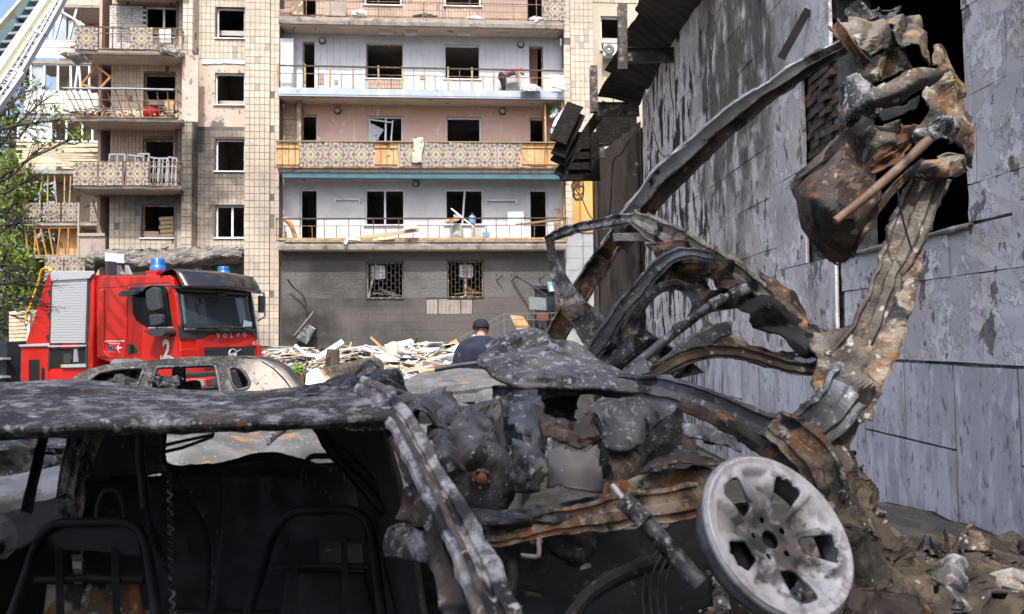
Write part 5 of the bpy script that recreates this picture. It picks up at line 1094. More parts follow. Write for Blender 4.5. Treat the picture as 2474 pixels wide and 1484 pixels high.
# pump body and tail
xs0 = TS(388, 900)[0]; xs1 = TS(722, 900)[0]
bodyp = [TS(*p) for p in ((392, 262), (690, 246), (722, 270), (722, 1060), (385, 1090), (372, 810))]
bodyp = [TS(392, 262), TS(722, 268), (TS(722, 268)[0], .55), (TS(376, 1000)[0], .55), TS(374, 812)]
build('pump_body', yprism(bodyp, .012, Wd), M_red, fe, recalc=True, bevel=.02)
tail = [TS(392, 264), TS(374, 812), TS(188, 806), TS(200, 760), TS(340, 330), TS(362, 268)]
build('slanted_tail', yprism(tail, .03, Wd), M_red, fe, recalc=True, bevel=.02)
low = [TS(376, 828), TS(160, 832), (TS(160, 832)[0], .5), (TS(376, 828)[0], .5)]
build('rear_locker', yprism(low, 0, Wd), M_red, fe, recalc=True, bevel=.02)
sidepoly('locker_opening', ((222, 928), (304, 926), (306, 1180), (222, 1180)), m_hole, -.006, .012); sidepoly('grip_slot', ((318, 1180), (318, 1000), (332, 982), (345, 1000), (346, 1180)), m_hole, -.006, .012, .02)
sidepoly('tread_edge', ((138, 812), (375, 800), (375, 824), (150, 828)), M_alu, -.05, .1, bev=.01)
sidepoly('top_cap', ((388, 262), (402, 245), (715, 240), (718, 262), (690, 300), (392, 318)), M_alu, -.05, .06, bev=.012)
# roller shutter made of single slats
N = 24; sh = MB()
for k in range(N):
    f0, f1 = k / N, (k + .9) / N; pts = [(405 - 25 * f0, 318 + 482 * f0), (673 - 17 * f0, 302 + 496 * f0), (673 - 17 * f1, 302 + 496 * f1), (405 - 25 * f1, 318 + 482 * f1)]
    o = sidepoly('shutter_slat', pts, M_alu, -.012, .02)
sidepoly('shutter_rail', ((392, 320), (404, 318), (380, 1000), (368, 1000)), M_dgrey, -.02, .03); sidepoly('shutter_rail', ((675, 302), (688, 300), (668, 990), (655, 990)), M_dgrey, -.02, .03)
sidepoly('shutter_bar', ((370, 818), (658, 812), (658, 824), (370, 830)), M_alu, -.06, .04)
for cx in (435, 620): sidepoly('shutter_latch', ((cx - 25, 806), (cx + 25, 803), (cx + 22, 832), (cx - 22, 836)), M_dgrey, -.05, .04)
op = sidepoly('pump_bay', ((385, 845), (655, 838), (655, 985), (382, 990)), m_hole, -.008, .02)
sidepoly('pump_pipe', ((572, 845), (592, 845), (600, 945), (565, 945)), M_step, -.04, .04, par=op); sidepoly('pump_wheel', ((490, 885), (530, 875), (555, 920), (535, 960), (490, 955)), M_dgrey, -.035, .03, .03, par=op); sidepoly('pump_tray', ((470, 965), (650, 958), (655, 985), (470, 988)), M_alu, -.06, .06, par=op); sidepoly('yellow_tag', ((470, 966), (487, 966), (487, 980), (470, 980)), M_yel2, -.066, .01, par=op)
sidepoly('lower_panel', ((390, 1020), (660, 1015), (660, 1180), (390, 1180)), M_red, -.01, .02)
q = MB(); pts = [TS(*p, -.02) for p in ((222, 655), (212, 640), (218, 590), (298, 370), (318, 300), (335, 235), (365, 218), (395, 225), (402, 245))]; q.tube([(x, -.06, z) for x, z in pts], .032, 8); build('handrail', q, M_yel2, fe)
for cx, cy in ((372, 402), (366, 575), (360, 748)): sidepoly('hinge', ((cx - 8, cy - 14), (cx + 8, cy - 14), (cx + 8, cy + 14), (cx - 8, cy + 14)), M_dgrey, -.03, .05)
q = MB(); x, z = TS(835, 270, .5); q.prism([(TS(*p, .55)[0], .55, TS(*p, .55)[1]) for p in ((812, 165), (832, 165), (836, 275), (815, 275))], (0, .25, 0)); fz_ = TS(812, 98, .6); build('roof_sign_post', q, M_dgrey, fe)
q = MB(); q.prism([(TS(*p, .6)[0], .6, TS(*p, .6)[1]) for p in ((812, 98), (830, 100), (832, 170), (812, 165))], (.03, .45, 0)); build('roof_sign', q, M_wht, fe)
q = MB()
for cx in (905, 965): q.prism([(TS(*p, 1.0)[0], 1.0, TS(*p, 1.0)[1]) for p in ((cx, 195), (cx + 5, 195), (cx + 35, 268), (cx, 268))], (0, .1, 0))
build('roof_bracket', q, M_step, fe)
q = MB()
for k in range(14): x, z = TS(695 + (k % 2) * 22, 380 + 45 * k, 0); q.lathe([(.012, 0), (.008, .008), (0, .01)], (x, 0.01, z), (0, -1, 0), 6)
build('bolt', q, M_dgrey, fe)['kind'] = 'stuff'
for x in (cabp[8][0] - .95, xs0 + .3):
    for y in (.16, Wd - .16):
        q = MB(); q.lathe([(0, -.13), (.3, -.13), (.46, -.12), (.5, -.08), (.5, .08), (.46, .13), (.3, .12), (0, .12)], (x, y, .5), (0, 1, 0), 20); o = build('wheel', q, mat('tyre_rubber', (.02, .02, .02), .9), fe); q = MB(); q.lathe([(0, -.05), (.2, -.07), (.29, -.135)], (x, y, .5), (0, 1 if y < 1 else -1, 0), 16); build('rim', q, M_step, o)
# dark vehicle with fold-down steps behind it, bench-like slatted crate
M_navy = mat('dark_navy_panel', (.018, .022, .032), .4, 0, [N_((.03, .034, .045), 2, .45, .6)])
tv = thing('dark_trailer', 'dark navy vehicle side with two metal steps at the left edge behind the fire engine', 'vehicle', TR.w(TS(70, 900)[0], -.2, 0), TR.yaw)
q = MB(); x0 = -3.2; q.bx(x0, .05, .1, 2.2, .45, TS(70, 788)[1]); build('side_panel', q, M_navy, tv, bevel=.02)
for cy in (920, 1060): z = TS(110, cy)[1]; q = MB(); q.bx(-.35, .18, -.1, .15, z - .03, z + .03); build('step', q, M_step, tv, bevel=.01)
for x in (-2.3, -.9): q = MB(); q.lathe([(0, -.13), (.3, -.13), (.46, -.12), (.5, -.08), (.5, .08), (.46, .13), (0, .12)], (x, .35, .48), (0, 1, 0), 18); build('wheel', q, bpy.data.materials['tyre_rubber'], tv)
bc = thing('slatted_crate', 'pale slatted wooden bench back standing behind the fire engine tail', 'bench', P(58, 905, 23))
for k in range(9): q = MB(); a, c = P(22, 757 + k * 9.2, 23), P(96, 753 + k * 9.4, 23.3); q.bar(a, c, .03, .095); build('slat', q, M_beige, bc, world=True)
for vx in (36, 70): q = MB(); q.bar(P(vx, 915, 23.1), P(vx, 752, 23.1), .08, .08); build('leg', q, M_siding, bc, world=True)
# ---------------------------------------------------------------- aerial ladder crossing the top left corner
def LP(cx, cy, Y=None, dY=0): return P(*S(cx / 3.533, cy / 3.533), (14.5 - cy / 1480 * 1.5 if Y is None else Y) + dY)
M_lad = mat('ladder_cream_rail', (.72, .68, .50), .45, .1); M_lads = mat('ladder_grey_truss', (.38, .39, .42), .5, .3); M_ladg = mat('ladder_green_box', (.035, .075, .075), .5)
la = thing('aerial_ladder', 'raised aerial rescue ladder crossing the top left corner', 'ladder', LP(-300, 1500))
def lpart(nm, q, m): return build(nm, q, m, la, world=True)
def lbar(a, c, w_, h_, dY=0, q=None): q = q or MB(); q.bar(LP(*a, dY=dY), LP(*c, dY=dY), w_, h_, up=(0, -1, .3)); return q
ext = lambda p, q_, f: (q_[0] + (q_[0] - p[0]) * f, q_[1] + (q_[1] - p[1]) * f)
A0, A1 = (-420, 1590), (760, -120)
lpart('main_rail', lbar((-400, 1570), (740, -130), .10, .16), M_lad); lpart('main_rail', lbar((-360, 1610), (800, -130), .12, .05, .05), M_lad)
q = MB(); q.bar(LP(-420, 1500, dY=.1), LP(700, -130, dY=.1), .10, .12, up=(0, -1, .3)); lpart('main_rail', q, M_lads)
def web(p, q_, off, n):
    """bottom chord p-q_, diagonals up to the rail"""
    lpart('lower_chord', lbar(p, q_, .06, .09), M_lads); d = MB()
    lpart('end_plate', lbar(q_, (q_[0] + off[0], q_[1] + off[1]), .05, .09), M_lads)
    for k in range(n):
        f = k / n; g_ = (k + .5) / n; h_ = (k + 1) / n; L = lambda t: (p[0] + (q_[0] - p[0]) * t, p[1] + (q_[1] - p[1]) * t); U = lambda t: (L(t)[0] + off[0], L(t)[1] + off[1])
        d.bar(LP(*L(f)), LP(*U(g_)), .025, .035, up=(0, -1, 0)); d.bar(LP(*U(g_)), LP(*L(h_)), .025, .035, up=(0, -1, 0))
        if k % 2 == 0: d.bar(LP(*L(f)), LP(*U(f)), .02, .03, up=(0, -1, 0))
    lpart('truss_web', d, M_lads)
    i = MB(); i.bar(LP(p[0] + off[0] * .55, p[1] + off[1] * .55), LP(q_[0] + off[0] * .55, q_[1] + off[1] * .55), .035, .05, up=(0, -1, 0)); lpart('inner_rail', i, M_lads)
web((590, 470), (900, -100), (-120, -40), 8); web((210, 1110), (580, 470), (-150, -60), 7); web((-160, 1640), (315, 985), (-150, -60), 8)
for k in range(15):
    f = k / 14; a = (-360 + 1060 * f, 1420 - 1540 * f); q = MB(); q.bar(LP(*a, dY=.2), LP(a[0] - 270, a[1] + 25, dY=.9), .035, .045); q.bar(LP(a[0] - 20, a[1] + 40, dY=.3), LP(a[0] - 250, a[1] - 20, dY=.9), .02, .02); lpart('rung', q, M_lads)
lpart('far_rail', lbar((-420, 860), (350, -30), .05, .16, .9), M_lad)
q = MB(); q.prism([LP(*p, dY=.7) for p in ((-300, 700), (0, 410), (195, 215), (215, 330), (20, 560), (-200, 800))], (.1, .3, 0)); q.prism([LP(*p, dY=.7) for p in ((195, 160), (340, -20), (410, -20), (260, 220), (235, 250))], (.1, .3, 0)); q.prism([LP(*p, dY=.7) for p in ((-150, 420), (0, 420), (40, 440), (20, 560), (-60, 620), (-200, 640))], (.1, .3, 0)); lpart('cable_box', q, M_ladg)
# ---------------------------------------------------------------- burnt estate car between the near wreck and the fire engine
def SV_(cx, cy): return S(300 + cx / 2.6985, 930 + cy / 2.6985)
UF = Frame((P(440, 821, 8.6).x, 8.6, 0), R(11))
def us(v, y=0.): h = UF.hit(v, 1, y); return (h.x, h.z)
su = thing('burnt_estate_car', 'burnt out grey estate car with ashen rear pillar in front of the fire engine', 'car', UF.o, UF.yaw)
roofl = [(165, 915), (182, 904), (200, 896), (250, 884), (310, 877), (370, 872), (430, 869), (500, 867.5), (570, 868), (616, 873), (648, 887), (678, 911), (703, 941), (733, 974)]
out = [us(v) for v in roofl] + [us((742, 1010)), us((748, 1060)), us((150, 1060)), us((150, 930))]
holes = [[us(SV_(*p)) for p in L] for L in (((50, 1350), (130, 1272), (300, 1238), (605, 1216), (565, 1410), (60, 1470)), ((722, 1216), (1338, 1192), (1425, 1490), (690, 1520)), ((1470, 1222), (1560, 1212), (1640, 1262), (1705, 1360), (1700, 1422), (1572, 1452), (1512, 1350)))]
holes = [rpoly(h, .05) for h in holes]
HR = max(z for x, z in out); xm = sum(x for x, z in out[:14]) / 14
def bulge(x, z): return .28 * max(0, (z - .95) / .5) ** 1.3
def side_map(V, F, y0, sgn):
    return [(v.x, y0 + sgn * bulge(v.x, v.y) + .012 * nz((v.x, v.y, y0), 7), v.y) for v in V]
V, F = panel(out, holes, .09)
for y0, sg in ((0, 1), (1.78, -1)):
    q = MB(); q.add(side_map(V, F, y0, sg), F, 0, False); o = build('side_panel', q, M_suv, su, solid=.035)
    for h in holes:
        t = MB(); t.tube([(x, y0 + sg * (bulge(x, z)) - sg * .012, z) for x, z in h + h[:1]], .024, 5); build('window_frame', t, M_char, o)
rp = cr([us(v) for v in roofl], 4)
rows = []
for i in range(11):
    t = i / 10; y = .0 + 1.78 * t; rows.append([(x, (.0 + bulge(x, z)) * (1 - t) + (1.78 - bulge(x, z)) * t, z - .10 * t * (1 if z > 1.2 else .3) + .014 * nz((x, y, 2), 3)) for x, z in rp[4:34]])
q = MB(); q.grid(rows); build('roof', q, M_suv, su, solid=.02)
rows = [[(x, (.06 + bulge(x, z)) * (1 - t) + (1.72 - bulge(x, z)) * t, z + .02 * nz((x, t, 4), 4)) for x, z in rp[34:]] for t in (0, .12, .25, .4, .55, .7, .85, 1)]
q = MB(); q.grid(rows); build('tailgate', q, M_suv, su, solid=.03)
q = MB(); q.tube([(x + .02, bulge(x, z) - .012, z) for x, z in [us(v) for v in ((622, 876), (652, 893), (682, 920), (704, 950), (722, 985))]], .012, 5); build('tailgate_gap', q, M_inner, su)
q = MB(); x0, x1 = out[-2][0], out[-4][0]; q.bx(x0 - 1.1, x0 + .1, .08, 1.7, .55, .92); build('bonnet', q, M_suv, su, bevel=.1); q = MB(); q.bx(x0 - 1.1, x1, .04, 1.74, .3, .62); build('lower_body', q, M_suv, su, bevel=.05)
for a in (.75, 1.05): q = MB(); q.bx(x0 + 1.0 + (a - .75) * 3, x0 + 1.15 + (a - .75) * 3, .3, 1.4, .6, 1.15); build('seat_frame', q, M_inner, su, bevel=.05)
for xw in (x0 - .5, x1 - .75):
    for y in (.14, 1.64): q = MB(); q.lathe([(0, -.09), (.16, -.1), (.23, -.12), (.24, 0), (.23, .1), (0, .1)], (xw, y, .3), (0, 1, 0), 18); build('wheel_rim', q, M_ash, su)
q = MB(); sheet(q, [[(215, 898, 8.9), (280, 905, 8.9), (360, 912, 8.9), (430, 914, 8.9)], [(210, 925, 8.7), (280, 920, 8.6), (360, 922, 8.6), (430, 925, 8.6)], [(210, 950, 8.7), (280, 945, 8.6), (360, 945, 8.6), (430, 945, 8.6)]], 12, 6, .12, 9, 3, crease=.2); solo('charred_heap', q, M_char, 'crumbly charred heap behind the near car roof', 'debris')
# red rescue generator seen through its rear window
gn = thing('red_generator', 'small red generator with warning stickers seen through the burnt estate car window', 'generator', P(468, 990, 11.6))
q = MB(); q.prism([P(*v, 11.6) for v in ((430, 918), (462, 914), (497, 915), (501, 952), (432, 953))], (.1, .6, 0)); build('housing', q, M_red, gn, world=True, bevel=.02, recalc=True)
q = MB(); q.prism([P(*v, 11.58) for v in ((463, 919), (492, 917), (498, 950), (470, 952))], (0, .02, 0)); build('vent_panel', q, mat('silver_panel', (.30, .31, .33), .3, .4), gn, world=True)
for v0 in (436, 447): q = MB(); q.prism([P(v0, 925, 11.58), P(v0 + 10, 924.5, 11.58), P(v0 + 10.5, 937, 11.58), P(v0 + .5, 938, 11.58)], (0, .01, 0)); o = build('warning_sticker', q, M_wht, gn, world=True); t = MB(); t.add([P(v0 + 2.5, 930, 11.57), P(v0 + 7, 929.6, 11.57), P(v0 + 4.7, 925.8, 11.57)], [(0, 1, 2)]); build('sticker_triangle', t, M_yel2, o, world=True)
q = MB(); q.prism([P(*v, 11.7) for v in ((505, 915), (535, 912), (538, 952), (508, 953))], (0, .4, 0)); build('side_box', q, M_dgrey, gn, world=True)
# ---------------------------------------------------------------- generic burnt saloon for the cars further back
def burnt_car(name, label, o, yaw, L=4.3, Wc=1.72, H=1.42, hood=1.15, boot=.75, seed=0, m=None, mroof=None, group=None):
    m = m or M_hood; t = thing(name, label, 'car', o, yaw, group); st = []
    prof = [(-L / 2, .45, .62), (-L / 2 + .12, .30, .76), (-L / 2 + .45, .26, .86), (-L / 2 + hood, .26, .96), (0, .25, .98), (L / 2 - boot, .26, 1.0), (L / 2 - .2, .30, .95), (L / 2, .45, .75)]
    P_ = cr(prof, 4); rows = []
    for x, zb, zt in P_:
        w_ = Wc / 2 * (1 - .16 * abs(2 * x / L) ** 4); r = []
        for f, zf in ((.82, 0), (.98, .25), (1, .6), (.95, .9), (.86, 1.0), (.5, 1.035), (0, 1.05)): r.append((x, -f * w_, zb + (zt - zb) * zf))
        r += [(a, -b_, c) for a, b_, c in reversed(r[:-1])]; rows.append([tuple(Vector(p) + nvec(p, 2.2, seed) * .035) for p in r])
    xa, xb_ = -L / 2 + hood, L / 2 - boot
    body = MB(); k = len(rows[0])
    fs = []
    for i in range(len(rows) - 1):
        cx = (rows[i][0][0] + rows[i + 1][0][0]) / 2
        for j in range(k - 1):
            if xa + .25 < cx < xb_ - .15 and 3 <= j <= k - 5: continue
            fs.append((i * k + j, i * k + j + 1, (i + 1) * k + j + 1, (i + 1) * k + j))
    body.add([p for r in rows for p in r], fs, 0, True); build('body', body, m, t, solid=.03)
    r0, r1 = xa + .75, xb_ - .5; wr = Wc * .36
    rows = [[tuple(Vector((r0 + (r1 - r0) * i / 10, wr * (2 * j / 10 - 1) * 1.05, H - .05 * (2 * i / 10 - 1) ** 2 - .06 * (2 * j / 10 - 1) ** 4)) + Vector((0, 0, .05 * nz((i * .3, j * .3, seed), 1)))) for j in range(11)] for i in range(11)]
    q = MB(); q.grid(rows); build('roof', q, mroof or m, t, solid=.025)
    for s in (-1, 1):
        wb = Wc * .46
        for p, q_ in (((xa + .05, wb, .96), (r0, wr, H - .06)), (((r0 + r1) / 2 - .05, wb + .02, .98), ((r0 + r1) / 2, wr + .03, H - .04)), ((xb_ - .02, wb - .02, .98), (r1, wr, H - .06))):
            q = MB(); q.tube([(p[0], s * p[1], p[2]), ((p[0] + q_[0]) / 2, s * (p[1] + q_[1]) / 2 * 1.03, (p[2] + q_[2]) / 2 + .02), (q_[0], s * q_[1], q_[2])], .035, 6); build('pillar', q, M_ash, t)
        for xw in (-L / 2 + .75, L / 2 - .75):
            q = MB(); q.lathe([(0, -.07), (.15, -.08), (.21, -.1), (.22, 0), (.21, .09), (0, .09)], (xw, s * (Wc / 2 - .08), .27), (0, s, 0), 18); build('wheel_rim', q, M_ash, t)
    for s in (-.4, .4): q = MB(); q.bx(-.1, .02, s - .2, s + .2, .5, 1.1); build('seat_frame', q, M_inner, t, bevel=.04)
    return t
dc = burnt_car('burnt_car', 'burnt out car with a bare grey domed roof behind the near wreck', (-.62, 8.2, 0), R(80), H=1.2, seed=3, L=4.0)
q = MB(); sheet(q, [[(985, 922, 7.3), (1020, 904, 7.3), (1070, 894, 7.3), (1130, 892, 7.3), (1200, 894, 7.3)], [(960, 945, 6.8), (1020, 928, 6.8), (1080, 921, 6.8), (1140, 920, 6.8), (1210, 922, 6.8)], [(935, 962, 6.4), (1010, 950, 6.4), (1080, 945, 6.4), (1140, 943, 6.4), (1210, 945, 6.4)], [(935, 990, 6.3), (1010, 985, 6.3), (1080, 980, 6.3), (1140, 975, 6.3), (1210, 975, 6.3)]], 5, 5, .03, 2, 3, crease=.3); build('domed_roof', q, M_hood, dc, world=True, solid=.02)
burnt_car('burnt_car', 'burnt out car with a rust streaked bonnet seen through the near wreck rear window', (P(395, 821, 5.6).x - 1.0, 5.75, 0), R(186), H=1.22, seed=5)
burnt_car('burnt_car', 'burnt out car whose ashen wing shows right in the near wreck rear window', (P(790, 821, 5.3).x + .35, 5.9, 0), R(96), H=1.15, seed=8, L=3.6)
q = MB(); q.tube([P(*v) for v in cr([(1050, 893, 6.2), (1100, 884, 6.2), (1150, 878, 6.2), (1200, 872, 6.3)], 5)], .022, 6); solo('wiper_arm', q, M_dgrey, 'long black curved strip lying before the man in the cap', 'strip')
# ---------------------------------------------------------------- near burnt car (left foreground, seen through its missing windscreen)
nc = thing('burnt_hatchback', 'nearest burnt out hatchback seen through its missing windscreen into the black interior', 'car', (-.75, 2.6, 0))
def npart(nm, q, m, **k): return build(nm, q, m, nc, world=True, **k)
q = MB()
ctrl = [[(-420, 1062, 1.52), (-200, 1057, 1.58), (0, 1050, 1.63), (200, 1044, 1.66), (400, 1040, 1.69), (600, 1034, 1.72), (780, 1028, 1.75), (905, 1024, 1.77), (950, 1026, 1.78)],
        [(-420, 1048, 1.50), (-200, 1042, 1.56), (0, 1034, 1.61), (200, 1030, 1.64), (400, 1026, 1.67), (600, 1022, 1.70), (780, 1016, 1.73), (905, 1010, 1.75), (955, 1014, 1.77)],
        [(-420, 1030, 1.56), (-200, 1022, 1.62), (0, 1012, 1.68), (200, 1008, 1.70), (400, 1008, 1.72), (600, 1006, 1.76), (780, 1000, 1.79), (905, 992, 1.81), (958, 990, 1.82)],
        [(-420, 1000, 1.8), (-200, 992, 1.88), (0, 982, 1.92), (200, 975, 1.95), (400, 984, 1.97), (600, 986, 2.0), (780, 976, 2.03), (905, 966, 2.05), (955, 960, 2.05)],
        [(-420, 968, 2.2), (-200, 958, 2.25), (0, 950, 2.3), (200, 943, 2.32), (400, 958, 2.34), (600, 966, 2.37), (780, 950, 2.4), (890, 934, 2.42), (945, 938, 2.42)],
        [(-420, 948, 2.6), (-200, 940, 2.65), (0, 932, 2.7), (200, 927, 2.72), (400, 944, 2.74), (600, 957, 2.77), (780, 934, 2.8), (870, 917, 2.82), (925, 926, 2.82)],
        [(-420, 944, 3.1), (-200, 938, 3.15), (0, 932, 3.2), (200, 930, 3.22), (400, 944, 3.24), (600, 954, 3.27), (780, 936, 3.3), (860, 922, 3.32), (905, 930, 3.32)],
        [(-420, 968, 3.7), (-200, 964, 3.72), (0, 960, 3.75), (200, 958, 3.76), (400, 962, 3.8), (600, 966, 3.8), (780, 958, 3.84), (850, 952, 3.86), (880, 956, 3.86)]]
sheet(q, ctrl, 8, 6, .02, 6, 2, crease=.35, rag=.004); npart('roof', q, M_ash, solid=.012)
q = MB(); sheet(q, [[(640, 962, 2.62), (700, 945, 2.62), (780, 925, 2.64), (850, 915, 2.66), (905, 926, 2.66)], [(600, 975, 2.4), (700, 962, 2.4), (790, 945, 2.42), (860, 935, 2.44), (925, 942, 2.44)], [(600, 988, 2.2), (700, 980, 2.2), (800, 972, 2.22), (870, 962, 2.24), (935, 968, 2.24)]], 14, 9, .05, 14, 6, crease=.2); npart('melted_roof_lining', q, M_char)
q = MB(); rail(q, [(-420, 1052, 1.60, 40), (0, 1040, 1.66, 40), (400, 1030, 1.72, 38), (700, 1022, 1.76, 36), (930, 1018, 1.79, 40)], FLAT, 8, .006, 12, 1); npart('roof_header', q, M_ash)
q = MB(); rail(q, [(870, 930, 2.1, 50), (915, 955, 1.92, 62), (958, 1000, 1.78, 76), (1005, 1085, 1.62, 84), (1060, 1195, 1.48, 92), (1112, 1300, 1.35, 104), (1165, 1410, 1.23, 118), (1215, 1530, 1.12, 130)], RIDGE2, 8, .005, 14, 3); npart('windscreen_pillar', q, M_pill)
q = MB(); rail(q, [(918, 972, 1.87, 10), (956, 1010, 1.73, 12), (1002, 1092, 1.57, 13), (1056, 1200, 1.43, 14), (1107, 1305, 1.30, 16), (1158, 1414, 1.18, 18), (1206, 1532, 1.07, 20)], FLAT, 8, .004, 14, 3); npart('pillar_groove_shade', q, M_dkrust)  # dark strip added as groove shade that the flat lighting lacks
q = MB(); rail(q, [(925, 1010, 1.85, 22), (965, 1090, 1.72, 24), (1010, 1190, 1.6, 26), (1045, 1290, 1.5, 34), (1075, 1380, 1.38, 46), (1110, 1500, 1.25, 60)], FLAT, 7, .01, 9, 5); npart('pillar_inner', q, M_dkrust)
q = MB(); sheet(q, [[(985, 1180, 1.75), (1020, 1175, 1.7), (1060, 1200, 1.66)], [(970, 1235, 1.75), (1015, 1245, 1.7), (1065, 1265, 1.64)], [(960, 1255, 1.75), (1010, 1262, 1.72), (1060, 1280, 1.64)]], 5, 5, .02, 9, 4, rag=.01); npart('hinge_bracket', q, M_rust, solid=.008)
q = MB(); sheet(q, [[(940, 1275, 1.65), (985, 1262, 1.62), (1040, 1295, 1.55)], [(930, 1310, 1.65), (990, 1305, 1.6), (1055, 1330, 1.52)], [(925, 1335, 1.66), (990, 1340, 1.6), (1060, 1372, 1.5)]], 6, 5, .025, 8, 9, rag=.012); npart('torn_bracket', q, M_ash, solid=.008)
q = MB(); rail(q, [(1125, 1255, 1.5, 16), (1150, 1275, 1.48, 18), (1170, 1340, 1.42, 20), (1195, 1420, 1.32, 24), (1250, 1490, 1.2, 60)], FLAT, 6, .006, 8, 8); npart('door_edge', q, M_ash)
# left side of the cabin
q = MB(); rail(q, [(108, 1052, 2.55, 22), (88, 1130, 2.5, 22), (62, 1245, 2.42, 24)], UCH, 5, .004, 9, 1); npart('quarter_pillar', q, M_seat)
q = MB(); rail(q, [(192, 1045, 2.75, 42), (172, 1120, 2.72, 40), (156, 1190, 2.7, 38), (165, 1260, 2.68, 36)], HAT, 6, .006, 9, 2); npart('side_pillar', q, M_pill)
q = MB(); rail(q, [(240, 1042, 2.85, 34), (205, 1120, 2.82, 30), (182, 1190, 2.8, 30), (175, 1260, 2.78, 30)], UCH, 6, .006, 9, 4); npart('side_pillar', q, M_rust)
q = MB(); rail(q, [(-120, 1345, 2.2, 110), (0, 1295, 2.35, 96), (80, 1262, 2.5, 88), (158, 1240, 2.62, 82)], TUB, 6, .008, 7, 6); npart('door_sill_tube', q, M_rail)  # lighter metal stands in for light reaching the tube from outside
q = MB(); sheet(q, [[(-80, 1300, 2.35), (40, 1245, 2.5), (160, 1195, 2.7)], [(-80, 1330, 2.3), (40, 1262, 2.45), (165, 1215, 2.65)]], 6, 3, .01, 6, 3); npart('window_channel', q, M_inner, solid=.01)
q = MB(); sheet(q, [[(-60, 1355, 2.3), (40, 1330, 2.5), (160, 1250, 2.68)], [(-60, 1500, 2.2), (40, 1480, 2.45), (170, 1400, 2.7)], [(-60, 1700, 2.2), (40, 1650, 2.45), (170, 1600, 2.7)]], 5, 5, .02, 4, 3); npart('side_door', q, M_inner, solid=.01)
# rear: quarter panel, rear window frame, tailgate
def fr(*L): return [P(a, b_, y) for a, b_, y in L]
q = MB(); rail(q, [(390, 1035, 3.7, 26), (386, 1085, 3.72, 26), (390, 1120, 3.74, 26), (420, 1135, 3.75, 24), (500, 1132, 3.78, 22), (560, 1124, 3.8, 22), (610, 1108, 3.81, 22), (660, 1104, 3.82, 22), (710, 1116, 3.83, 22), (760, 1128, 3.84, 22), (850, 1132, 3.86, 24)], HAT, 6, .004, 9, 2); npart('rear_window_frame', q, M_seat)
q = MB(); sheet(q, [[(215, 1040, 3.1), (300, 1036, 3.4), (392, 1034, 3.68)], [(200, 1110, 3.05), (290, 1110, 3.4), (388, 1110, 3.7)], [(185, 1170, 3.0), (290, 1160, 3.35), (400, 1142, 3.7)]], 5, 5, .02, 6, 3); npart('rear_quarter_panel', q, M_inner, solid=.02)
q = MB(); sheet(q, [[(388, 1140, 3.76), (500, 1139, 3.8), (620, 1120, 3.82), (720, 1122, 3.84), (880, 1140, 3.88)], [(385, 1300, 3.7), (500, 1300, 3.74), (620, 1300, 3.76), (720, 1300, 3.78), (880, 1300, 3.8)], [(385, 1480, 3.6), (500, 1480, 3.6), (620, 1480, 3.6), (720, 1480, 3.6), (880, 1480, 3.6)]], 6, 6, .03, 3, 8); npart('tailgate_inner', q, M_inner, solid=.02)
q = MB(); rail(q, [(770, 1030, 3.2, 34), (810, 1090, 2.9, 36), (865, 1150, 2.6, 40), (935, 1230, 2.3, 46)], HAT, 6, .006, 9, 4); npart('rear_pillar', q, M_inner)
q = MB(); sheet(q, [[(790, 1038, 3.0), (850, 1034, 2.5), (930, 1030, 2.0)], [(840, 1110, 2.95), (900, 1130, 2.5), (960, 1150, 1.95)], [(870, 1250, 2.9), (920, 1280, 2.5), (1000, 1320, 1.95)], [(880, 1420, 2.9), (940, 1480, 2.4), (1040, 1540, 1.9)]], 5, 5, .03, 4, 6); npart('right_side_inner', q, M_inner, solid=.015)
q = MB(); q.add([(-2.3, 1.2, .18), (.1, 1.2, .18), (-.2, 3.9, .22), (-2.3, 3.6, .22)], [(0, 1, 2, 3)]); npart('floor_pan', q, M_inner, solid=.02)
q = MB(); sheet(q, [[(-420, 1560, 1.35), (0, 1560, 1.4), (400, 1600, 1.45), (800, 1600, 1.45), (1150, 1600, 1.3)], [(-420, 1640, 1.0), (0, 1660, 1.0), (400, 1700, 1.0), (800, 1700, 1.0), (1250, 1700, .95)]], 4, 4, .03, 5, 3); npart('dashboard_frame', q, M_inner, solid=.02)
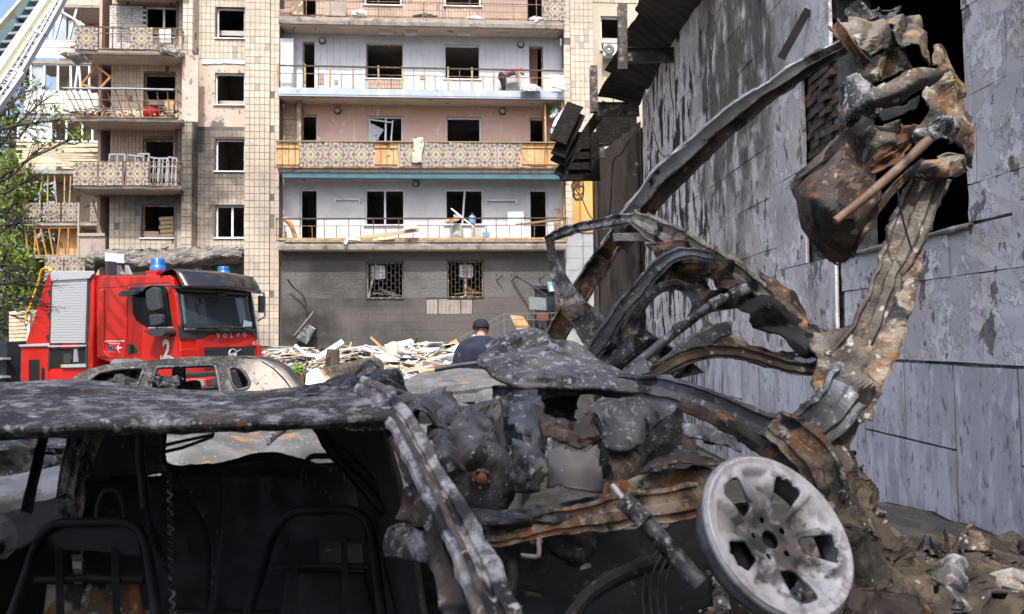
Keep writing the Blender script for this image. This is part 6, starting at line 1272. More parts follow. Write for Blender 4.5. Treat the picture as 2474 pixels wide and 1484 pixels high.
for (x0, x1, yt, Y, lb) in ((45, 368, 1262, 2.35, 0), (620, 912, 1232, 2.5, 1)):
    sf = thing('x', '', '', (0, 0, 0)) if False else None
    q = MB(); q.tube(fr(*cr([(x0 - 20 if lb == 0 else x0 - 28, 1500, Y - .3), (x0 + (15 if lb == 0 else 5), 1400, Y - .18), (x0 + 45, yt + 50, Y - .02), (x0 + 85, yt + 6, Y), ((x0 + x1) / 2, yt, Y), (x1 - 60, yt + 2, Y), (x1 - 18, yt + 45, Y - .02), (x1, 1400, Y - .18), (x1 + 12, 1500, Y - .3)], 5)), .015, 7)
    o = npart('seat_back', q, M_seat)
    q = MB(); sheet(q, [[(x0 + 70, yt + 2, Y + .02), ((x0 + x1) / 2, yt - 4, Y + .02), (x1 - 45, yt + 4, Y + .02)], [(x0 + 55, yt + 40, Y + .01), ((x0 + x1) / 2, yt + 38, Y + .01), (x1 - 25, yt + 45, Y + .01)], [(x0 + 60, yt + 75, Y), ((x0 + x1) / 2, yt + 70, Y), (x1 - 25, yt + 80, Y)]], 5, 5, .012, 6, 2); build('seat_plate', q, M_seat, o, world=True, solid=.006)
    q = MB(); q.tube(fr((x0 + 40, yt + 140, Y - .03), ((x0 + x1) / 2, yt + 134, Y - .03), (x1 - 20, yt + 138, Y - .03)), .012, 6); q2 = build('seat_crossbar', q, M_seat, o, world=True)
    for f in (.3, .72): q = MB(); q.bar(P(x0 + (x1 - x0) * f, yt + 60, Y), P(x0 + (x1 - x0) * f + 4, yt + 240, Y - .1), .02, .012); build('seat_strut', q, M_seat, o, world=True)
    q = MB(); sheet(q, [[(x0 + 70, yt + 150, Y + .05), ((x0 + x1) / 2, yt + 148, Y + .05), (x1 - 30, yt + 150, Y + .05)], [(x0 + 55, yt + 260, Y - .02), ((x0 + x1) / 2, yt + 260, Y - .02), (x1 - 10, yt + 260, Y - .02)]], 5, 4, .02, 5, 5); build('seat_panel', q, M_rust if lb == 0 else M_seat, o, world=True, solid=.006)
q = MB(); sheet(q, [[(205, 1165, 3.2), (290, 1150, 3.3), (430, 1148, 3.4)], [(200, 1300, 3.1), (300, 1300, 3.2), (500, 1300, 3.3)], [(200, 1480, 3.0), (300, 1480, 3.1), (500, 1480, 3.2)]], 6, 6, .04, 5, 2); npart('rear_seat_frame', q, M_seat, solid=.01)
q = MB(); sheet(q, [[(540, 1152, 3.3), (640, 1148, 3.3), (760, 1150, 3.25)], [(530, 1300, 3.2), (640, 1300, 3.2), (770, 1300, 3.15)], [(520, 1480, 3.1), (640, 1480, 3.1), (780, 1480, 3.05)]], 6, 6, .03, 5, 12); npart('rear_seat_frame', q, M_seat, solid=.01)
for x0, x1, y0, Y in ((735, 822, 1102, 3.15), (240, 300, 1185, 3.0)):
    q = MB(); q.tube(fr(*cr([(x0 - 4, y0 + 70, Y), (x0, y0 + 30, Y), (x0 + 14, y0 + 3, Y), ((x0 + x1) / 2, y0, Y), (x1 - 12, y0 + 4, Y), (x1, y0 + 34, Y), (x1 + 4, y0 + 70, Y)], 4)), .012, 6); npart('headrest_loop', q, M_seat)
def wavy(pts, amp, per, r, m, nm='seat_spring'):
    q = MB(); L = cr(pts, 40); w_ = [P(a + amp * math.sin(i * per), b_, y) for i, (a, b_, y) in enumerate(L)]; q.tube(w_, r, 5); npart(nm, q, m)
wavy([(410, 1140, 2.6), (412, 1250, 2.5), (414, 1360, 2.35), (418, 1500, 2.2)], 6, .9, .0045, M_ash)
wavy([(352, 1225, 2.55), (368, 1280, 2.5), (392, 1350, 2.4), (412, 1430, 2.3)], 6, .95, .0045, M_seat)
q = MB(); q.tube(fr(*cr([(344, 1040, 2.6), (338, 1090, 2.6), (345, 1160, 2.58), (352, 1230, 2.55)], 6)), .016, 6); npart('hanging_strap', q, M_seat)
q = MB(); q.tube(fr((340, 1090, 2.7), (430, 1068, 3.0), (515, 1050, 3.3)), .007, 5); npart('wiper_rod', q, M_seat)
q = MB(); q.tube(fr((350, 1102, 2.7), (440, 1082, 3.0), (512, 1056, 3.3), (515, 1046, 3.3)), .007, 5); npart('wiper_rod', q, M_seat)
q = MB(); q.tube(fr(*cr([(200, 1125, 2.65), (208, 1112, 2.65), (216, 1118, 2.65), (214, 1138, 2.65), (204, 1142, 2.65), (200, 1125, 2.65)], 4)), .008, 5); npart('belt_ring', q, M_seat)
# pale panel of another wreck beyond the left side window
q = MB(); sheet(q, [[(-80, 1165, 4.4), (60, 1145, 4.5), (200, 1118, 4.6), (380, 1080, 4.7)], [(-80, 1215, 4.2), (60, 1200, 4.3), (200, 1180, 4.4), (380, 1150, 4.5)], [(-80, 1300, 4.2), (60, 1290, 4.3), (200, 1270, 4.4), (380, 1240, 4.5)]], 6, 6, .03, 3, 4); solo('loose_car_panel', q, mat('pale_blue_grey_panel', (.15, .165, .185), .6, .15, [N_((.22, .23, .25), 3, .45, .6), N_((.10, .10, .10), 5, .55, .65)], bump=(40, .3, .003)), 'pale blue grey car panel lying beyond the left side window of the nearest wreck', 'car panel', solid=.012)
q = MB(); sheet(q, [[(-60, 1040, 4.9), (120, 1035, 5.0), (240, 1035, 5.1)], [(-60, 1100, 4.6), (100, 1095, 4.7), (230, 1080, 4.8)], [(-60, 1175, 4.45), (100, 1150, 4.55), (230, 1120, 4.65)]], 8, 8, .14, 4, 7); solo('charred_wreckage', q, M_char, 'heap of black charred wreckage behind the pale car panel', 'wreckage', solid=.01)
# ---------------------------------------------------------------- the torn-open car wreck on the right
wr = thing('torn_car_wreck', 'torn apart rusty car body twisted up against the concrete building', 'car', (1.2, 3.0, 0))
def wp(nm, q, m, **k): return build(nm, q, m, wr, world=True, **k)
# long roof rail arching up to the top mass
q = MB(); rail(q, [(1315, 870, 4.1, 53), (1360, 780, 4.0, 53), (1430, 665, 3.9, 51), (1490, 575, 3.8, 50)], UCH, 7, .008, 7, 2); wp('door_pillar', q, M_rust)
q = MB(); rail(q, [(1470, 600, 3.84, 45), (1530, 520, 3.74, 56), (1600, 438, 3.62, 61), (1652, 388, 3.54, 62), (1665, 376, 3.52, 58)], UCH, 7, .006, 8, 1); wp('roof_rail', q, M_rail)
for L in ([(1500, 600, 3.76, 35), (1546, 532, 3.67, 35), (1617, 450, 3.55, 37), (1668, 402, 3.46, 35)], [(1668, 402, 3.47, 32), (1734, 338, 3.36, 32), (1812, 272, 3.26, 29), (1890, 214, 3.17, 26), (1968, 162, 3.08, 21), (2050, 116, 3.0, 18)]):
    q = MB(); rail(q, L, UCH, 7, .006, 8, 4); wp('rail_channel', q, M_dkrust)
q = MB(); rail(q, [(1640, 394, 3.56, 58), (1720, 322, 3.44, 58), (1800, 256, 3.34, 53), (1880, 200, 3.24, 46), (1960, 150, 3.15, 40), (2050, 102, 3.06, 35)], UCH, 7, .007, 8, 3); wp('roof_rail', q, M_rail)
# bow with the sharp left tip
q = MB(); rail(q, [(1316, 582, 3.5, 21), (1360, 562, 3.48, 24), (1430, 545, 3.44, 27), (1500, 534, 3.4, 32), (1545, 530, 3.38, 37)], HAT, 7, .006, 9, 5); wp('screen_header', q, M_ash)
q = MB(); rail(q, [(1530, 526, 3.38, 37), (1600, 560, 3.34, 62), (1680, 610, 3.3, 69), (1760, 660, 3.26, 67), (1830, 712, 3.22, 58), (1900, 765, 3.16, 50), (1965, 812, 3.1, 45), (2030, 835, 3.04, 48), (2085, 825, 2.98, 48)], HAT, 8, .012, 6, 6); wp('roof_side', q, M_tan)
q = MB(); rail(q, [(1560, 520, 3.44, 16), (1640, 560, 3.42, 21), (1720, 610, 3.38, 24), (1790, 660, 3.34, 24), (1880, 735, 3.26, 24), (1950, 790, 3.2, 24), (2010, 815, 3.16, 27), (2075, 800, 3.1, 32), (2120, 740, 3.06, 35)], FLAT, 7, .012, 7, 9); wp('roof_gutter', q, M_rust)
q = MB(); rail(q, [(1480, 572, 3.42, 18), (1560, 570, 3.38, 19), (1620, 592, 3.34, 19), (1700, 640, 3.3, 24), (1760, 690, 3.26, 29)], FLAT, 6, .014, 6, 12); wp('roof_skin_strip', q, M_tan)
# left plate and door frame
q = MB(); V, F = panel([(1318, 580), (1334, 574), (1352, 640), (1390, 700), (1430, 745), (1462, 800), (1455, 850), (1425, 858), (1392, 800), (1362, 760), (1336, 690)], [[(1413, 712), (1418, 712), (1418, 730), (1413, 730)], [(1425, 826), (1442, 806), (1450, 820), (1436, 846)]], 14)
q.add([P(v.x, v.y, 3.45 - .12 * (v.y - 580) / 280 + .02 * nz((v.x * .03, v.y * .03, 1), 1) + .025 * abs(v.x - 1336 - (v.y - 580) * .38) / 30) for v in V], F); wp('screen_pillar_plate', q, M_ash, solid=.015)
q = MB(); rail(q, [(1428, 865, 3.25, 40), (1470, 800, 3.22, 43), (1520, 730, 3.2, 42), (1570, 665, 3.18, 40), (1610, 628, 3.16, 35), (1660, 612, 3.14, 29), (1720, 622, 3.14, 24)], HAT, 8, .007, 8, 4); wp('door_frame', q, M_blue)
q = MB(); rail(q, [(1492, 845, 3.24, 24), (1530, 770, 3.2, 24), (1570, 710, 3.18, 27), (1620, 688, 3.17, 27), (1660, 700, 3.16, 24), (1680, 740, 3.16, 21), (1660, 790, 3.18, 21)], FLAT, 8, .008, 8, 7); wp('door_frame_inner', q, M_char)
q = MB(); V, F = panel([(1560, 690), (1600, 640), (1670, 618), (1740, 640), (1790, 690), (1800, 740), (1740, 750), (1690, 760), (1676, 730), (1650, 700), (1600, 694), (1565, 720)], [[(1700, 665), (1740, 672), (1755, 700), (1715, 702)]], 12)
q.add([P(v.x, v.y, 3.2 + .05 * fold((v.x * .01, v.y * .01, 2), 1.6, 2)) for v in V], F); wp('door_skin', q, M_dkrust, solid=.012)
q = MB(); V, F = panel([(1450, 850), (1500, 790), (1560, 800), (1640, 850), (1700, 900), (1640, 915), (1560, 930), (1490, 925), (1440, 900)], [[(1477, 812), (1492, 808), (1497, 822), (1486, 832), (1477, 826)], [(1540, 860), (1580, 862), (1575, 890), (1545, 885)]], 12)
q.add([P(v.x, v.y, 3.2 + .06 * fold((v.x * .01, v.y * .01, 5), 1.4, 5)) for v in V], F); wp('inner_door_panel', q, M_char, solid=.012)
q = MB(); rail(q, [(1430, 742, 3.32, 13), (1480, 800, 3.28, 14), (1560, 860, 3.22, 16), (1630, 905, 3.15, 18)], FLAT, 6, .006, 8, 4); wp('door_beam', q, M_blue)
# strut, lower curves
q = MB(); q.tube([P(*v) for v in cr([(1512, 900, 2.95), (1580, 845, 2.95), (1650, 788, 2.95), (1720, 738, 2.95), (1790, 704, 2.95)], 5)], .019, 9); st = wp('gas_strut', q, M_blue)
for a, c in (((1630, 800, 2.93), (1660, 778, 2.93)), ((1718, 738, 2.93), (1750, 720, 2.93)), ((1765, 714, 2.93), (1805, 696, 2.93))): q = MB(); q.tube([P(*a), P(*c)], .022, 9); build('strut_collar', q, M_ash, st, world=True)
q = MB(); sheet(q, [[(1505, 895, 2.9), (1545, 868, 2.9), (1565, 880, 2.88)], [(1500, 925, 2.88), (1535, 915, 2.86), (1570, 900, 2.86)]], 6, 4, .015, 9, 2); wp('strut_bracket', q, M_blue, solid=.008)
q = MB(); rail(q, [(1525, 935, 2.92, 27), (1575, 905, 2.93, 34), (1640, 868, 2.95, 37), (1700, 850, 2.97, 37), (1760, 850, 2.99, 35), (1830, 864, 3.0, 34), (1900, 884, 3.0, 32), (1970, 890, 2.98, 37), (2030, 870, 2.95, 56)], HAT, 8, .008, 8, 2); wp('tailgate_rail', q, M_dkrust)
q = MB(); rail(q, [(1590, 900, 3.02, 48), (1660, 850, 3.03, 53), (1720, 810, 3.04, 45), (1760, 790, 3.05, 35)], FLAT, 7, .014, 8, 3); wp('tailgate_panel', q, M_blue)
q = MB(); rail(q, [(1700, 790, 3.12, 40), (1760, 830, 3.12, 43), (1840, 860, 3.1, 40), (1920, 875, 3.06, 35)], FLAT, 7, .02, 7, 5); wp('tailgate_lining', q, M_rust)
q = MB(); sheet(q, [[(1770, 690, 3.12), (1830, 715, 3.1), (1900, 770, 3.06), (1960, 815, 3.04)], [(1790, 760, 3.1), (1850, 790, 3.08), (1910, 830, 3.05), (1965, 850, 3.02)], [(1800, 800, 3.1), (1870, 835, 3.08), (1930, 870, 3.05), (1990, 880, 3.02)]], 6, 6, .07, 6, 4, crease=.7, rag=.01); wp('crushed_roof_panel', q, M_inner, solid=.01)
q = MB(); sheet(q, [[(1820, 660, 3.14), (1870, 690, 3.12), (1930, 750, 3.08)], [(1850, 720, 3.1), (1890, 760, 3.08), (1945, 810, 3.04)], [(1890, 790, 3.06), (1930, 830, 3.04), (1990, 870, 3.0)]], 6, 6, .05, 7, 14, crease=.7); wp('crushed_roof_panel', q, M_rust, solid=.01)
q = MB(); sheet(q, [[(1560, 590, 3.3), (1620, 585, 3.28), (1690, 610, 3.26), (1760, 650, 3.22)], [(1580, 630, 3.28), (1640, 625, 3.26), (1710, 660, 3.22), (1790, 710, 3.18)], [(1620, 650, 3.26), (1670, 655, 3.24), (1740, 700, 3.2), (1810, 750, 3.16)]], 6, 6, .06, 7, 8, crease=.8); wp('crumpled_roof_lining', q, M_dkrust, solid=.01)
# joint where the frame gathers, and the leg rising right
q = MB(); sheet(q, [[(1960, 800, 2.98), (2020, 800, 2.94), (2080, 790, 2.9), (2130, 770, 2.9)], [(1950, 880, 2.92), (2010, 880, 2.86), (2070, 870, 2.82), (2120, 850, 2.84)], [(1960, 950, 2.86), (2010, 950, 2.78), (2060, 940, 2.74), (2100, 920, 2.8)], [(1930, 1010, 2.8), (1980, 1020, 2.72), (2030, 1010, 2.68), (2085, 1000, 2.74)], [(1880, 1080, 2.72), (1940, 1090, 2.64), (2000, 1090, 2.6), (2060, 1060, 2.66)], [(1900, 1180, 2.66), (1950, 1190, 2.56), (2000, 1190, 2.54), (2040, 1150, 2.6)]], 7, 6, .06, 5, 3, crease=.75, rag=.008); wp('rear_wing', q, M_peel, solid=.014)
q = MB(); rail(q, [(2040, 880, 2.86, 96), (2080, 820, 2.86, 84), (2110, 760, 2.86, 74), (2140, 690, 2.86, 70), (2168, 620, 2.86, 70), (2195, 550, 2.86, 78), (2225, 480, 2.86, 84), (2250, 410, 2.86, 76)], HAT, 8, .012, 6, 7); wp('torn_sill', q, M_peel)
q = MB(); rail(q, [(2085, 1010, 2.72, 40), (2105, 930, 2.76, 50), (2135, 850, 2.8, 50), (2165, 770, 2.82, 44), (2195, 680, 2.84, 44), (2215, 600, 2.86, 40)], FLAT, 8, .014, 6, 17); wp('torn_sill_flange', q, M_rust)
# big lower frame running left to the bonnet
q = MB(); rail(q, [(1190, 952, 2.75, 40), (1300, 942, 2.72, 44), (1400, 932, 2.7, 50), (1500, 934, 2.68, 56), (1600, 942, 2.66, 62), (1690, 962, 2.64, 66), (1770, 1000, 2.62, 70), (1850, 1036, 2.6, 76), (1930, 1040, 2.58, 90), (2000, 1005, 2.6, 110), (2050, 940, 2.66, 110)], HAT, 8, .010, 6, 8); wp('body_side_frame', q, M_blue)
q = MB(); rail(q, [(1640, 975, 2.58, 26), (1720, 1010, 2.56, 32), (1800, 1058, 2.54, 38), (1880, 1110, 2.5, 50), (1940, 1180, 2.46, 62), (1985, 1260, 2.42, 60)], FLAT, 8, .01, 7, 18); wp('wheel_arch', q, M_dkrust)
q = MB(); rail(q, [(1870, 1020, 2.5, 70), (1925, 1060, 2.46, 86), (1975, 1110, 2.42, 96), (1998, 1180, 2.4, 84), (1985, 1250, 2.4, 54)], HAT, 8, .014, 7, 13); wp('rear_arch_panel', q, M_rust)
# bonnet
q = MB(); sheet(q, [[(1160, 850, 3.0), (1195, 828, 3.05), (1240, 812, 3.1), (1290, 806, 3.12), (1345, 828, 3.1), (1420, 858, 3.02), (1500, 905, 2.92)], [(1150, 872, 2.85), (1200, 855, 2.88), (1250, 848, 2.92), (1310, 848, 2.94), (1370, 868, 2.92), (1440, 892, 2.84), (1520, 922, 2.76)], [(1150, 888, 2.72), (1200, 885, 2.72), (1260, 888, 2.74), (1320, 896, 2.74), (1380, 908, 2.72), (1450, 922, 2.68), (1535, 936, 2.64)], [(1168, 900, 2.62), (1210, 922, 2.58), (1265, 940, 2.56), (1325, 938, 2.58), (1390, 938, 2.58), (1460, 942, 2.58), (1540, 946, 2.58)]], 8, 8, .055, 5, 5, crease=.75, rag=.012); wp('bonnet', q, mat('blistered_bonnet_metal', (.085, .09, .098), .7, .1, [N_((.16, .165, .175), 5, .45, .6), N_((.04, .042, .046), 6, .53, .64), N_((.34, .38, .43), 34, .56, .63), N_((.46, .48, .51), 80, .61, .66), N_((.15, .075, .04), 10, .68, .74)], bump=(70, .6, .005), bump2=(10, .5, .03)), solid=.012)
# engine-bay crush: crumpled sheets
def crush(nm, ctrl, m, amp=.06, sc=5, seed=1, nu=6, nv=6, crease=.75, rag=.012, solid=.006): q = MB(); sheet(q, ctrl, nu + 1, nv + 1, amp * .62, sc * 1.15, seed, rag=rag, crease=crease, torn=.12); return wp(nm, q, m, solid=solid)
crush('crumpled_wing', [[(858, 900, 2.5), (890, 880, 2.55), (930, 888, 2.5), (955, 884, 2.5)], [(866, 930, 2.4), (910, 925, 2.35), (950, 930, 2.35), (985, 945, 2.4)], [(880, 950, 2.3), (930, 950, 2.25), (980, 965, 2.3), (1010, 975, 2.35)]], M_char, .06, 7, 2)
crush('crumpled_wing', [[(900, 948, 2.3), (950, 930, 2.35), (1020, 950, 2.4), (1080, 945, 2.45), (1100, 960, 2.45)], [(935, 985, 2.2), (980, 975, 2.2), (1040, 985, 2.25), (1095, 1000, 2.35), (1110, 1010, 2.4)], [(960, 1030, 2.15), (1010, 1010, 2.15), (1060, 1030, 2.2), (1090, 1045, 2.3), (1105, 1050, 2.35)]], M_blue, .07, 6, 8)
crush('torn_bulkhead_sheet', [[(1030, 1040, 2.25), (1060, 1030, 2.25), (1090, 1040, 2.25)], [(1040, 1090, 2.1), (1075, 1080, 2.1), (1105, 1090, 2.15)], [(1060, 1150, 2.0), (1090, 1140, 2.0), (1120, 1130, 2.1)]], M_blue, .04, 8, 4)
crush('crushed_engine_panel', [[(1085, 1010, 2.4), (1130, 985, 2.45), (1180, 975, 2.5), (1200, 955, 2.5)], [(1075, 1060, 2.25), (1120, 1030, 2.25), (1170, 1030, 2.3), (1210, 1020, 2.4)], [(1080, 1110, 2.2), (1130, 1100, 2.1), (1180, 1095, 2.15), (1220, 1090, 2.3)], [(1090, 1150, 2.2), (1140, 1150, 2.1), (1190, 1145, 2.15), (1225, 1150, 2.3)]], mat('speckled_burnt_panel', (.065, .067, .074), .6, .2, [N_((.13, .13, .14), 6, .45, .6), N_((.02, .02, .022), 7, .54, .64), N_((.36, .42, .50), 30, .61, .66), N_((.22, .09, .035), 9, .62, .70)], bump=(60, .5, .004)), .08, 6, 4, 8, 8, .6)
q = MB(); c = P(1150, 1165, 2.12); q.lathe([(0, 0), (.03, -.008), (.09, 0), (.115, .03), (.12, .09), (.06, .14), (0, .15)], c, (c - CAMP).normalized() * Vector((1, 1, .6)), 20); b_ = wp('brake_servo', q, M_char)
q = MB(); c2 = P(1163, 1158, 2.08); ax = (c - CAMP).normalized(); q.lathe([(0, -.014), (.013, -.014), (.016, -.008), (.016, 0), (.028, 0), (.030, .015)], c2, ax, 12); build('rusty_hub', q, mat('bright_rust', (.15, .065, .032), .85, 0, [N_((.05, .03, .022), 26, .45, .58), N_((.30, .27, .25), 40, .60, .66)]), b_, world=True)
for k in range(5): a = k * 1.26; q = MB(); u = ax.orthogonal().normalized(); v = ax.cross(u); q.lathe([(0, -.012), (.006, -.01), (.007, 0)], c2 + u * .022 * math.cos(a) + v * .022 * math.sin(a), ax, 6); build('bolt', q, M_char, b_, world=True)
crush('black_column_sheet', [[(1230, 955, 2.5), (1270, 950, 2.5), (1310, 950, 2.55)], [(1225, 1050, 2.3), (1265, 1050, 2.25), (1300, 1060, 2.3)], [(1230, 1130, 2.2), (1270, 1130, 2.15), (1310, 1130, 2.2)], [(1220, 1200, 2.2), (1260, 1210, 2.12), (1300, 1215, 2.2)]], M_blue, .06, 5, 7, 6, 6, .8)
crush('black_column_sheet', [[(1190, 960, 2.62), (1230, 955, 2.6), (1260, 960, 2.6)], [(1200, 1040, 2.5), (1230, 1040, 2.5), (1255, 1045, 2.45)], [(1215, 1110, 2.4), (1240, 1110, 2.35), (1270, 1110, 2.35)]], M_char, .06, 6, 17)
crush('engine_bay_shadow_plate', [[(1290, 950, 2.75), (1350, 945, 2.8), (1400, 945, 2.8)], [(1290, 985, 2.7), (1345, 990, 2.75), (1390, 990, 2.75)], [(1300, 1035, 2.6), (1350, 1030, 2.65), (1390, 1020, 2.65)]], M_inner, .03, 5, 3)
crush('grey_splash_panel', [[(1328, 1100, 2.2), (1370, 1085, 2.2), (1410, 1095, 2.2), (1448, 1080, 2.22)], [(1326, 1140, 2.18), (1370, 1135, 2.16), (1410, 1135, 2.16), (1450, 1130, 2.18)], [(1325, 1180, 2.17), (1370, 1185, 2.14), (1410, 1188, 2.14), (1452, 1190, 2.17)]], mat('purple_grey_panel', (.105, .098, .105), .55, .15, [N_((.14, .13, .14), 4, .45, .6), N_((.04, .038, .04), 7, .58, .68), N_((.22, .21, .22), 40, .66, .7)], bump=(30, .3, .003)), .02, 5, 6, 6, 5, .4)
crush('folded_panel', [[(1300, 1000, 2.4), (1340, 1012, 2.38), (1390, 1015, 2.38), (1425, 985, 2.42)], [(1300, 1040, 2.32), (1350, 1045, 2.28), (1400, 1050, 2.28), (1442, 1030, 2.34)], [(1325, 1085, 2.26), (1370, 1080, 2.22), (1410, 1085, 2.22), (1450, 1065, 2.28)]], M_dkrust, .06, 6, 9, 7, 6, .8)
crush('inner_wing', [[(1420, 985, 2.5), (1480, 962, 2.55), (1550, 965, 2.6), (1640, 985, 2.6)], [(1440, 1030, 2.45), (1490, 1020, 2.5), (1550, 1030, 2.5), (1570, 1040, 2.55)], [(1452, 1080, 2.4), (1500, 1085, 2.42), (1550, 1080, 2.45), (1568, 1065, 2.5)]], M_blue, .04, 5, 3, 7, 6, .5)
crush('suspension_turret', [[(1455, 1085, 2.5), (1500, 1088, 2.5), (1540, 1085, 2.5)], [(1460, 1130, 2.4), (1500, 1130, 2.4), (1540, 1125, 2.45)], [(1470, 1180, 2.35), (1510, 1185, 2.35), (1545, 1180, 2.4)]], M_dkrust, .05, 8, 13)
crush('arch_liner', [[(1545, 1135, 2.35), (1600, 1100, 2.38), (1660, 1095, 2.4), (1730, 1110, 2.4)], [(1540, 1150, 2.25), (1600, 1130, 2.25), (1660, 1125, 2.28), (1735, 1130, 2.32)]], M_dkrust, .03, 8, 4, 7, 6, .5)
crush('torn_flap', [[(1650, 1020, 2.5), (1700, 1030, 2.5), (1770, 1062, 2.5)], [(1655, 1060, 2.45), (1710, 1072, 2.45), (1790, 1095, 2.45)]], M_blue, .02, 7, 4, 7, 6, .5)
q = MB(); rail(q, [(1170, 1300, 2.0, 50), (1260, 1282, 2.05, 56), (1360, 1262, 2.1, 62), (1470, 1240, 2.15, 74), (1580, 1222, 2.2, 80), (1690, 1205, 2.25, 80)], HAT, 8, .010, 8, 3); wp('chassis_rail', q, M_rust)
q = MB(); rail(q, [(1440, 1200, 2.3, 50), (1520, 1180, 2.32, 60), (1620, 1165, 2.34, 64), (1720, 1160, 2.34, 60)], FLAT, 7, .02, 8, 7); wp('subframe', q, M_rust)
crush('engine_block', [[(1080, 1220, 2.1), (1150, 1215, 2.1), (1230, 1220, 2.15), (1330, 1215, 2.2), (1450, 1200, 2.25)], [(1090, 1250, 2.05), (1160, 1255, 2.0), (1240, 1250, 2.05), (1340, 1250, 2.1), (1450, 1230, 2.2)], [(1160, 1300, 2.1), (1200, 1300, 2.1), (1260, 1290, 2.1), (1350, 1280, 2.15), (1460, 1260, 2.2)]], M_char, .06, 9, 5, 6, 6, .5)
crush('gearbox_casting', [[(1300, 1290, 2.25), (1360, 1285, 2.25), (1440, 1290, 2.3)], [(1320, 1330, 2.2), (1370, 1340, 2.15), (1440, 1330, 2.2)], [(1350, 1355, 2.2), (1400, 1372, 2.15), (1430, 1350, 2.2)]], M_dkrust, .04, 7, 5)
crush('burnt_bulkhead', [[(1430, 948, 3.1), (1500, 952, 3.15), (1570, 962, 3.2), (1640, 985, 3.2)], [(1430, 1040, 3.05), (1510, 1045, 3.1), (1590, 1050, 3.1), (1668, 1060, 3.1)], [(1440, 1120, 3.0), (1520, 1120, 3.05), (1600, 1120, 3.05), (1690, 1115, 3.05)], [(1440, 1240, 2.9), (1530, 1240, 2.9), (1620, 1230, 2.9), (1720, 1215, 2.9)]], M_char, .06, 4, 21, 8, 7, .7)
crush('lower_black_panel', [[(1180, 1310, 2.5), (1350, 1300, 2.55), (1520, 1280, 2.6), (1700, 1250, 2.6)], [(1190, 1400, 2.4), (1350, 1400, 2.45), (1520, 1390, 2.45), (1700, 1370, 2.5)], [(1200, 1540, 2.2), (1350, 1540, 2.2), (1520, 1540, 2.2), (1720, 1540, 2.2)]], M_inner, .08, 4, 6, 7, 7, .6)
q = MB(); q.tube([P(*v) for v in cr([(1258, 1342, 1.9), (1295, 1345, 1.9), (1302, 1335, 1.9), (1300, 1300, 1.92)], 4)], .006, 6); wp('bent_hook', q, M_tan)
for L in ([(1365, 1500, 1.9, 30), (1440, 1420, 2.0, 36), (1540, 1370, 2.1, 40), (1640, 1350, 2.2, 36)], [(1220, 1500, 1.9, 20), (1240, 1400, 2.0, 24), (1230, 1330, 2.1, 24)]):
    q = MB(); rail(q, L, TUB, 6, .006, 8, 5); wp('lower_arm', q, M_inner)
# shock absorber
q = MB(); q.tube([P(*v) for v in ((1510, 1212, 2.05), (1560, 1262, 2.02), (1690, 1412, 1.95))], [.022, .024, .024], 10); sh_ = wp('shock_absorber', q, M_blue)
q = MB(); q.tube([P(*v) for v in ((1478, 1172, 2.08), (1512, 1214, 2.05))], .008, 8); build('damper_rod', q, M_rim, sh_, world=True)
q = MB(); q.tube([P(*v) for v in ((1506, 1208, 2.04), (1560, 1262, 2.0))], .0255, 10); build('dust_sleeve', q, M_ash, sh_, world=True)
for k in range(4): cx = 1560 + 18 * k; q = MB(); q.tube([P(*v) for v in cr([(cx + 30, 1330, 2.15), (cx, 1380, 2.1), (cx - 8, 1450, 2.0), (cx + 6, 1540, 1.9)], 4)], .004, 5); wp('scorched_wire', q, M_seat)
# ---- the top mass: peeled metal against the window
TM_ = lambda x, y: (2900 + x / 1.4835) / 1.55277, (y / 1.4835) / 1.55277
def tv_(L, Y): return [(*((2900 + a / 1.4835) / 1.55277, (b_ / 1.4835) / 1.55277), Y + d) for a, b_, d in L]
crush('peeled_door_skin', [tv_(L, 2.9) for L in ([(330, 800, .05), (400, 720, .0), (470, 700, .0), (540, 740, .02)], [(110, 1000, .1), (250, 920, .0), (380, 860, -.05), (500, 920, .0)], [(95, 1110, .1), (200, 1080, -.05), (340, 1040, -.1), (560, 960, -.05)], [(150, 1280, .1), (240, 1230, -.05), (360, 1200, -.1), (600, 1080, -.05)], [(230, 1400, .12), (310, 1370, .02), (400, 1330, -.04), (540, 1180, .0)], [(360, 1480, .15), (380, 1470, .1), (410, 1440, .05), (450, 1340, .02)])], M_dkrust, .07, 3.2, 3, 7, 6, .65)
crush('door_skin_edge', [tv_(L, 2.84) for L in ([(120, 1010, .08), (290, 900, .02), (340, 790, .0), (420, 650, .0)], [(130, 1000, .1), (330, 850, .0), (400, 730, .0), (480, 660, .02)])], M_inner, .02, 4.8, 4)
crush('bent_ash_flap', [tv_(L, 2.84) for L in ([(370, 470, .05), (440, 440, .0), (500, 500, -.02), (580, 560, .0)], [(365, 600, .05), (430, 590, -.03), (500, 600, -.05), (590, 620, .0)], [(355, 720, .08), (400, 680, .0), (460, 660, -.02), (540, 690, .0)])], M_ash, .05, 5.6, 5, 6, 6, .7)
crush('top_plate', [tv_(L, 2.96) for L in ([(345, 110, .0), (440, 110, .0), (560, 125, .05), (640, 180, .05)], [(420, 210, -.05), (500, 190, -.05), (580, 200, .0), (660, 230, .05)], [(520, 340, -.05), (560, 300, .0), (600, 300, .03), (660, 290, .06)])], M_peel, .05, 5.6, 6, 6, 6, .7)
q = MB(); rail(q, tv4 := [(*p[:2], p[2], 26) for p in tv_([(345, 140, .0), (400, 210, -.03), (460, 290, -.03), (520, 360, .0)], 2.86)], UCH, 6, .006, 8, 2); wp('bent_channel', q, M_rust)
